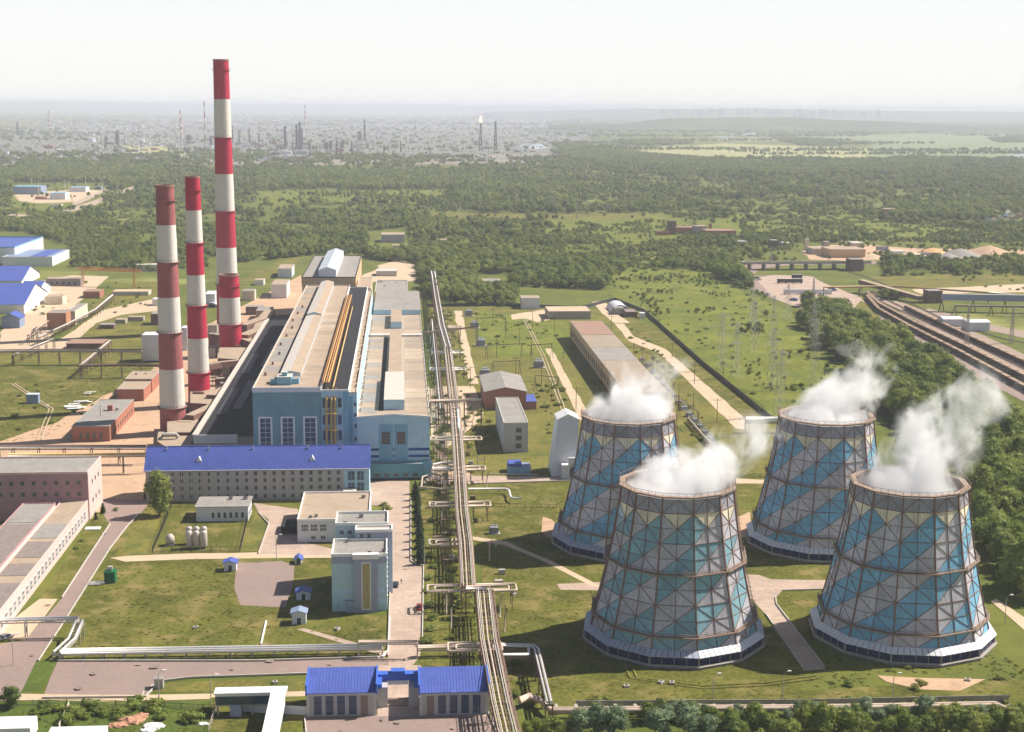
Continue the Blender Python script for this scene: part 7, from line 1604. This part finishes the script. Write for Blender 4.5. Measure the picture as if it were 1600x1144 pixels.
# overpass
t = thing('road_bridge', 'long low road bridge over the railway cutting', 'bridge', (*G(1160, 414), 0)); X0, Y0 = G(1160, 410, 7); X1, Y1 = G(1358, 409, 7); ox, oy, _ = t.location
b = MB(); b.bar((X0-ox, Y0-oy, 6.6), (X1-ox, Y1-oy, 6.6), 12, conc, 1.6); b.build('deck', t); b = MB(); b.bar((X0-ox, Y0-oy-6, 8), (X1-ox, Y1-oy-6, 8), .3, conc_l, 1.1); b.build('railing', t)
for k in range(9): f = (k+.5)/9; x = X0+(X1-X0)*f-ox; y = Y0+(Y1-Y0)*f-oy; b = MB(); b.box(x-.7, x+.7, y-5, y+5, 0, 5.8, conc); b.build('pier', t)
pb('brown lift house at the right end of the road bridge', 'tower', 1328, 1348, 424, 406, steel, roof_g, depth=14, par=.3, name='bridge_tower')
# conveyor gallery
def gallery(label, a, c, w_, h_, m, roof, gap=22):
    P, Q = Vector(a), Vector(c); t = thing('conveyor_gallery', label, 'conveyor', (P.x, P.y, 0)); o = Vector((P.x, P.y, 0)); b = MB(); b.bar(P-o, Q-o, w_, m, h_); b.build('gallery', t); b = MB(); b.bar(P-o+Vector((0, 0, h_/2+.1)), Q-o+Vector((0, 0, h_/2+.1)), w_+.3, roof, .2); b.build('roof', t)
    n = max(1, int((Q-P).length/gap))
    for k in range(n+1):
        p = P.lerp(Q, k/n)-o; b = MB()
        for s in (-2, 2): b.bar((p.x+s, p.y, 0), (p.x+s*.1, p.y, p.z-h_/2), .5, steel)
        b.build('support', t)
gallery('long grey conveyor gallery on trestles at the right edge', gz(1472,464,11), gz(1720,468,11), 5, 4.5, slateb, roof_g); pb('brown transfer tower at the left end of the conveyor', 'tower', 1450, 1472, 474, 455, steel, roof_g, depth=12, par=0, name='transfer_tower')
gallery('low sloping conveyor dropping from the bridge to the transfer tower', gz(1345,440,9), gz(1438,466,4), 5, 3, steel, roof_t)
gallery('thin lower pipe gallery under the conveyor', gz(1492,478,7), gz(1720,481,7), 1.5, 1, steel, roof_g)
# quarry and its sheds
for i, (xl, xr, yb, yt, w_, rf, d) in enumerate(((1270,1300,398,389,cream,roof_t,26),(1296,1352,403,390,tan_w,roof_t,30),(1332,1350,388,380,cream,conc_l,20),(1258,1264,392,374,cream,cream,5),(1288,1296,385,378,conc,conc,8),(1395,1415,400,393,shed_w,conc_l,14),(1205,1216,388,376,steel,roof_g,12),(1224,1236,386,380,shed_w,shed_w,14),(1372,1388,396,386,slateb,steel,8),(1438,1470,401,396,slateb,steel,16))):
    pb(['cream shed at the left of the sand works','long tan hall of the sand works','small cream tower block of the sand works','thin cream silo by the sand works','grey tank house by the sand works','white store on the sand works yard','brown stub building left of the sand works','white shed left of the sand works','dark screening plant on the sand works','grey stockpile cover right of the sand heaps'][i], 'sand works', xl, xr, yb, yt, w_, rf, depth=d, par=.2, name='sand_works_building')
sand = mat('orange_sand', (.55, .33, .15), .95, .12, .1)
for i, (px, py, s, m) in enumerate(((1374,399,11,sand),(1456,398,15,sand),(1360,402,9,dirt2),(1425,402,13,dirt2),(1500,400,16,roof_g),(1545,398,20,dirt),(1480,402,9,roof_g))):
    x, y = G(px, py); t = thing('sand_heap', ['small orange sand heap by the screening plant','largest orange sand heap','low beige heap beside the tan hall','beige gravel heap in the middle of the yard','grey gravel heap right of the orange one','broad reddish heap at the right','small grey heap in front of the orange one'][i], 'sand heap', (x, y, 0))
    b = MB(); b.lathe([(s*1.5*(1+.1*math.sin(k)), 0) if k == 0 else (s*1.5*(1-k/7)**.9+.05, s*.5*(k/7)) for k in range(8)], m, 20); b.build('heap', t)
# houses of the village at the right
r = random.Random(17)
for i in range(20):
    px = 1545+r.uniform(0, 90); py = 318+r.uniform(0, 26); xl = px-r.uniform(5, 9)
    pb('small village house roof among the trees at the right edge', 'house', xl, px, py+4, py, r.choice([cream, tan_w, white]), r.choice([red_sh, roof_t, conc_l, slateb]), depth=12, gable=2.5, over=.3, name='village_house', group='village houses at the right edge')
for i, (xl, xr, yb, yt, w_, rf, d, lab) in enumerate(((20,64,304,292,slateb,mblue,40,'long pale blue plant building at the far left'),(78,102,312,302,shed_w,mblue,30,'white plant building with bright blue roof at the far left'),(110,134,300,293,shed_w,mblue,30,'small blue-roofed store right of the far left plant'),(148,158,296,292,slateb,slateb,14,'tiny blue box beside the far road'),(78,96,324,320,white,pink,10,'low pink and white shed by the far road'),(55,70,312,308,brick,roof_t,14,'low brown shed within the far left plant'))):
    pb(lab, 'plant building', xl, xr, yb, yt, w_, rf, depth=d, par=.5, name='plant_building')
for i, (px, py, yt) in enumerate(((61,308,283),(50,300,280),(102,298,282),(108,300,284),(134,296,276),(160,294,278),(113,322,310))):
    x, y = G(px, py); t = thing('floodlight_mast', 'thin pale floodlight mast at the far left plant', 'mast', (x, y, 0), 0, 'masts of the far left plant'); b = MB(); h = AY(px, yt, y)[1]; b.tube([(0, 0, 0), (0, 0, h)], [.6, .4], cream, 6); b.build('post', t); b = MB(); b.box(-1.5, 1.5, -.5, .5, h, h+1, cream); b.build('lamp_head', t)
# ------------------------------------------------------------------ refinery and town in the haze
def column_tower(label, px, yb, yt, wpx, m, grp, kind='process_column'):
    x, y = G(px, yb); h = AY(px, yt, y)[1]; rr = wpx/2240*y/2; t = thing(kind, label, kind.split('_')[-1], (x, y, 0), 0, grp); b = MB(); b.lathe([(rr*1.2, 0), (rr*1.2, h*.1), (rr, h*.12), (rr, h*.72), (rr*.75, h*.75), (rr*.7, h*.97), (.1, h)], m, 10); b.build('shell', t)
    b = MB()
    for f in (.3, .5, .7, .9): b.lathe([(rr*.8, h*f), (rr*1.6, h*f), (rr*1.6, h*f+2), (rr*.8, h*f+2)], steel, 8)
    b.build('platform', t)
rg = mat('refinery_dark_steel', (.05, .055, .07), .7, .2, .05)
REF = [(446,233,196,4),(464,233,194,4),(469,234,190,4),(472,233,200,3),(182,226,205,3),(185,226,203,3),(166,226,212,3),(28,210,190,3),(510,234,222,5),(517,234,220,4),(534,234,222,4),(536,234,218,3),(484,236,222,4),(390,226,200,2),(364,224,196,2),(374,226,202,2),(562,220,205,6),(570,220,186,3),(295,222,210,6),(330,228,212,4),(405,222,210,3),(526,247,218,2),(550,246,222,2),(600,244,226,1.6),(626,238,220,1.5)]
for i, (px, yb, yt, w_) in enumerate(REF): column_tower('dark refinery column in the hazy industrial area behind the chimneys', px, yb, yt, w_, rg, 'refinery columns in the haze')
for i, (px, yb, yt, red) in enumerate(((283,222,172,ch_fade),(321,228,158,ch_fade),(77,201,173,ch_fade),(477,200,164,ch_fade),(284,215,182,ch_red))):
    x, y = G(px, yb); h = AY(px, yt, y)[1]; rr = 2.2/2240*y/2; t = thing('far_chimney', 'distant banded chimney '+['left of the tallest chimney','immediately left of the tallest chimney, its top above the far fields','at the far left plain','right of the tallest chimney near the horizon','short one left of the tallest chimney'][i], 'chimney', (x, y, 0), 0, 'distant banded chimneys')
    for k in range(8): b = MB(); z0, z1 = h*k/8, h*(k+1)/8; q = lambda z: rr*(1.25-.5*z/h); b.lathe([(q(z0), z0), (q(z1), z1)], red if k % 2 else ch_white, 10, cap=(k == 7)); b.build('band', t)
for i, (px, yb, yt) in enumerate(((751,236,192),(774,236,190))):
    x, y = G(px, yb); h = AY(px, yt, y)[1]; lattice(['dark flare stack with a small flame in the haze','dark lattice stack right of the flare'][i], x, y, h, 10, False, 'flare stacks', rg, name='flare_stack', cat='flare stack', th=2.2)
x, y = G(751, 236); h = AY(751, 192, y)[1]; fm = bpy.data.materials.new('flame'); fm.use_nodes = True; e = fm.node_tree.nodes['Principled BSDF']; e.inputs['Emission Color'].default_value = (1, .42, .2, 1); e.inputs['Emission Strength'].default_value = 3; e.inputs['Base Color'].default_value = (1, .4, .2, 1)
b = MB(); b.lathe([(1.5, h), (5, h+6), (3.5, h+14), (.3, h+24)], fm, 8); o = b.build('flame', loc=(x, y, 0)); tag(o, 'orange gas flame on top of the flare stack', 'flame')
for i, (px, yb, wpx, hpx) in enumerate(((143,222,12,6),(75,250,6,3),(222,222,8,4),(108,250,5,3),(116,250,6,3),(200,246,5,3),(330,232,8,4),(300,240,9,4),(360,240,9,4),(90,236,9,3),(48,240,6,3))):
    x, y = G(px, yb); rr = wpx/2240*y/2; t = thing('storage_tank', 'round pale storage tank in the refinery area', 'storage tank', (x, y, 0), 0, 'refinery tanks'); h = hpx/2240*y; b = MB(); b.lathe([(rr, 0), (rr, h), (.1, h*1.15)], shed_w, 18); b.build('shell', t)
r = random.Random(77); nb = 0
def town(n, x0, x1, y0, y1, wr, hr, mats_, label, group, cat='building', name='town_building'):
    for i in range(n):
        px = r.uniform(x0, x1); py = y0+(y1-y0)*r.random(); x, y = G(px, py); s = y/2240; w_ = r.uniform(*wr)*s; h = r.uniform(*hr)*s; d = w_*r.uniform(.3, 1); m = r.choice(mats_)
        t = MB(); t.box(-w_/2, w_/2, 0, d, 0, h, m, r.choice([conc_l, roof_g, m])); t.box(-w_*.2, w_*.1, d*.3, d*.6, h, h*1.25, m); o = t.build(name, loc=(x, y, 0)); tag(o, label, cat, group)
lm = [shed_w, conc_l, white, cream, slateb, office]; dm = [brick, steel, conc, roof_g, office, shed_w, cream]
town(95, -20, 560, 222, 256, (4, 17), (2, 5), dm, 'low industrial building in the refinery area behind the woods', 'refinery buildings'); town(40, 560, 840, 230, 256, (4, 14), (1.5, 4), dm, 'low industrial shed right of the refinery', 'sheds right of the refinery')
town(95, 60, 640, 188, 218, (2.5, 9), (1.5, 4), lm, 'pale town block in the haze left and right of the tall chimney', 'hazy town blocks'); town(75, 640, 980, 188, 226, (2, 8), (1, 3.2), lm, 'pale town block in the haze above the river', 'town blocks above the river')
town(18, 0, 100, 200, 206, (5, 18), (1, 2), lm, 'long pale shed on the far left plain', 'sheds on the far left plain'); town(14, 400, 520, 238, 250, (10, 26), (3, 6), [shed_w, conc_l, cream, office], 'long white hall at the edge of the woods below the refinery', 'white halls below the refinery')
town(24, 210, 480, 178, 190, (2.5, 8), (1, 3), lm, 'tiny pale block near the left horizon', 'blocks near the left horizon'); town(30, 1060, 1600, 190, 240, (1.5, 5), (.7, 2), lm, 'tiny pale farm building on the right plain', 'farm buildings on the right plain')
def hilltown(n, x0, x1, label, group):
    for i in range(n):
        px = r.uniform(x0, x1); Y = 19400+r.uniform(-900, 500); X, _ = AY(px, 175, Y); s = Y/2240; zc = 90+40*r.random(); w_ = r.uniform(3, 9)*s; h = r.uniform(1.5, 4.2)*s; o = MB(); o.box(-w_/2, w_/2, 0, w_*.5, 0, min(zc+h-20, 168), r.choice(lm)); o.box(-w_*.4, 0, 0, w_*.3, 0, min(zc+h-12, 172), r.choice(lm)); o = o.build('hill_town_block', loc=(X, Y-1200, 0)); tag(o, label, 'building', group)
hilltown(70, 1010, 1330, 'pale high-rise block of the town on the far ridge', 'blocks of the ridge town')

# the dense pipework of the refinery, too small to pick apart
b = MB(); r = random.Random(5)
for i in range(900):
    px = r.gauss(430, 150) if i % 3 else r.uniform(0, 840); py = r.uniform(222, 254); x, y = G(px, py); s = y/2240; w_ = r.uniform(.6, 5)*s; h = r.uniform(.6, 3.4)*s if i % 5 else r.uniform(4, 13)*s
    if i % 5 == 0: w_ = r.uniform(.5, 1.1)*s
    b.box(x-w_/2, x+w_/2, y, y+w_*.6, 0, h, r.choice([rg, rg, steel, conc, shed_w, roof_g, conc_l]))
b.build('refinery_pipework', kind='stuff')
b = MB()
for i in range(2600):
    px = r.uniform(40, 1000); py = r.uniform(180, 232); x, y = G(px, py); s = y/2240; w_ = r.uniform(.8, 4.5)*s; h = r.uniform(.9, 2.8)*s; b.box(x-w_/2, x+w_/2, y, y+w_*.5, 0, min(h, 90), r.choice([white, shed_w, white, cream, conc_l, roof_g]))
b.build('distant_city', kind='stuff')

# a walker beside the laboratory tower
skin = mat('skin', (.45, .27, .19), .7, .02, 1); cloth = mat('dark_clothing', (.03, .035, .05), .9, .05, 2); hair_m = mat('dark_hair', (.03, .02, .015), .8, .05, 2)
def person(label, x, y, rz):
    V = [(0,0,.95,.15),(0,0,1.2,.15),(0,0,1.42,.17),(0,0,1.52,.065),(0,.01,1.66,.1),(.09,0,.9,.1),(.12,.12,.5,.065),(.12,.1,.06,.05),(.12,.24,.03,.045),(-.09,0,.9,.1),(-.12,-.1,.5,.065),(-.12,-.24,.08,.05),(-.12,-.12,.03,.045),(.2,0,1.4,.06),(.25,-.08,1.12,.045),(.25,.04,.88,.035),(-.2,0,1.4,.06),(-.25,.08,1.12,.045),(-.25,.2,.9,.035)]
    E_ = [(0,1),(1,2),(2,3),(3,4),(0,5),(5,6),(6,7),(7,8),(0,9),(9,10),(10,11),(11,12),(2,13),(13,14),(14,15),(2,16),(16,17),(17,18)]
    me = bpy.data.meshes.new('person'); me.from_pydata([v[:3] for v in V], E_, []); me.materials.append(cloth); o = link('person', me, loc=(x, y, .3), rz=rz); tag(o, label, 'person')
    sk = o.modifiers.new('skin', 'SKIN')
    if not me.skin_vertices: me.attributes.new('skin_vertices', 'FLOAT', 'POINT')
    for i, v in enumerate(V): me.skin_vertices[0].data[i].radius = (v[3], v[3]*.8)
    me.skin_vertices[0].data[0].use_root = True; o.modifiers.new('sub', 'SUBSURF').levels = 1
    b = MB(); b.lathe([(.02, 1.56), (.09, 1.6), (.10, 1.68), (.07, 1.77), (.01, 1.79)], skin, 10, c=(0, .015)); b.build('face', o, smooth=True); b = MB(); b.lathe([(.11, 1.68), (.105, 1.74), (.07, 1.8), (.01, 1.82)], hair_m, 10); b.build('hair', o, smooth=True)
    return o

try: person('person in dark clothes walking on the drive by the laboratory tower', *G(627, 914), .6)
except Exception as e: print('person failed', e)
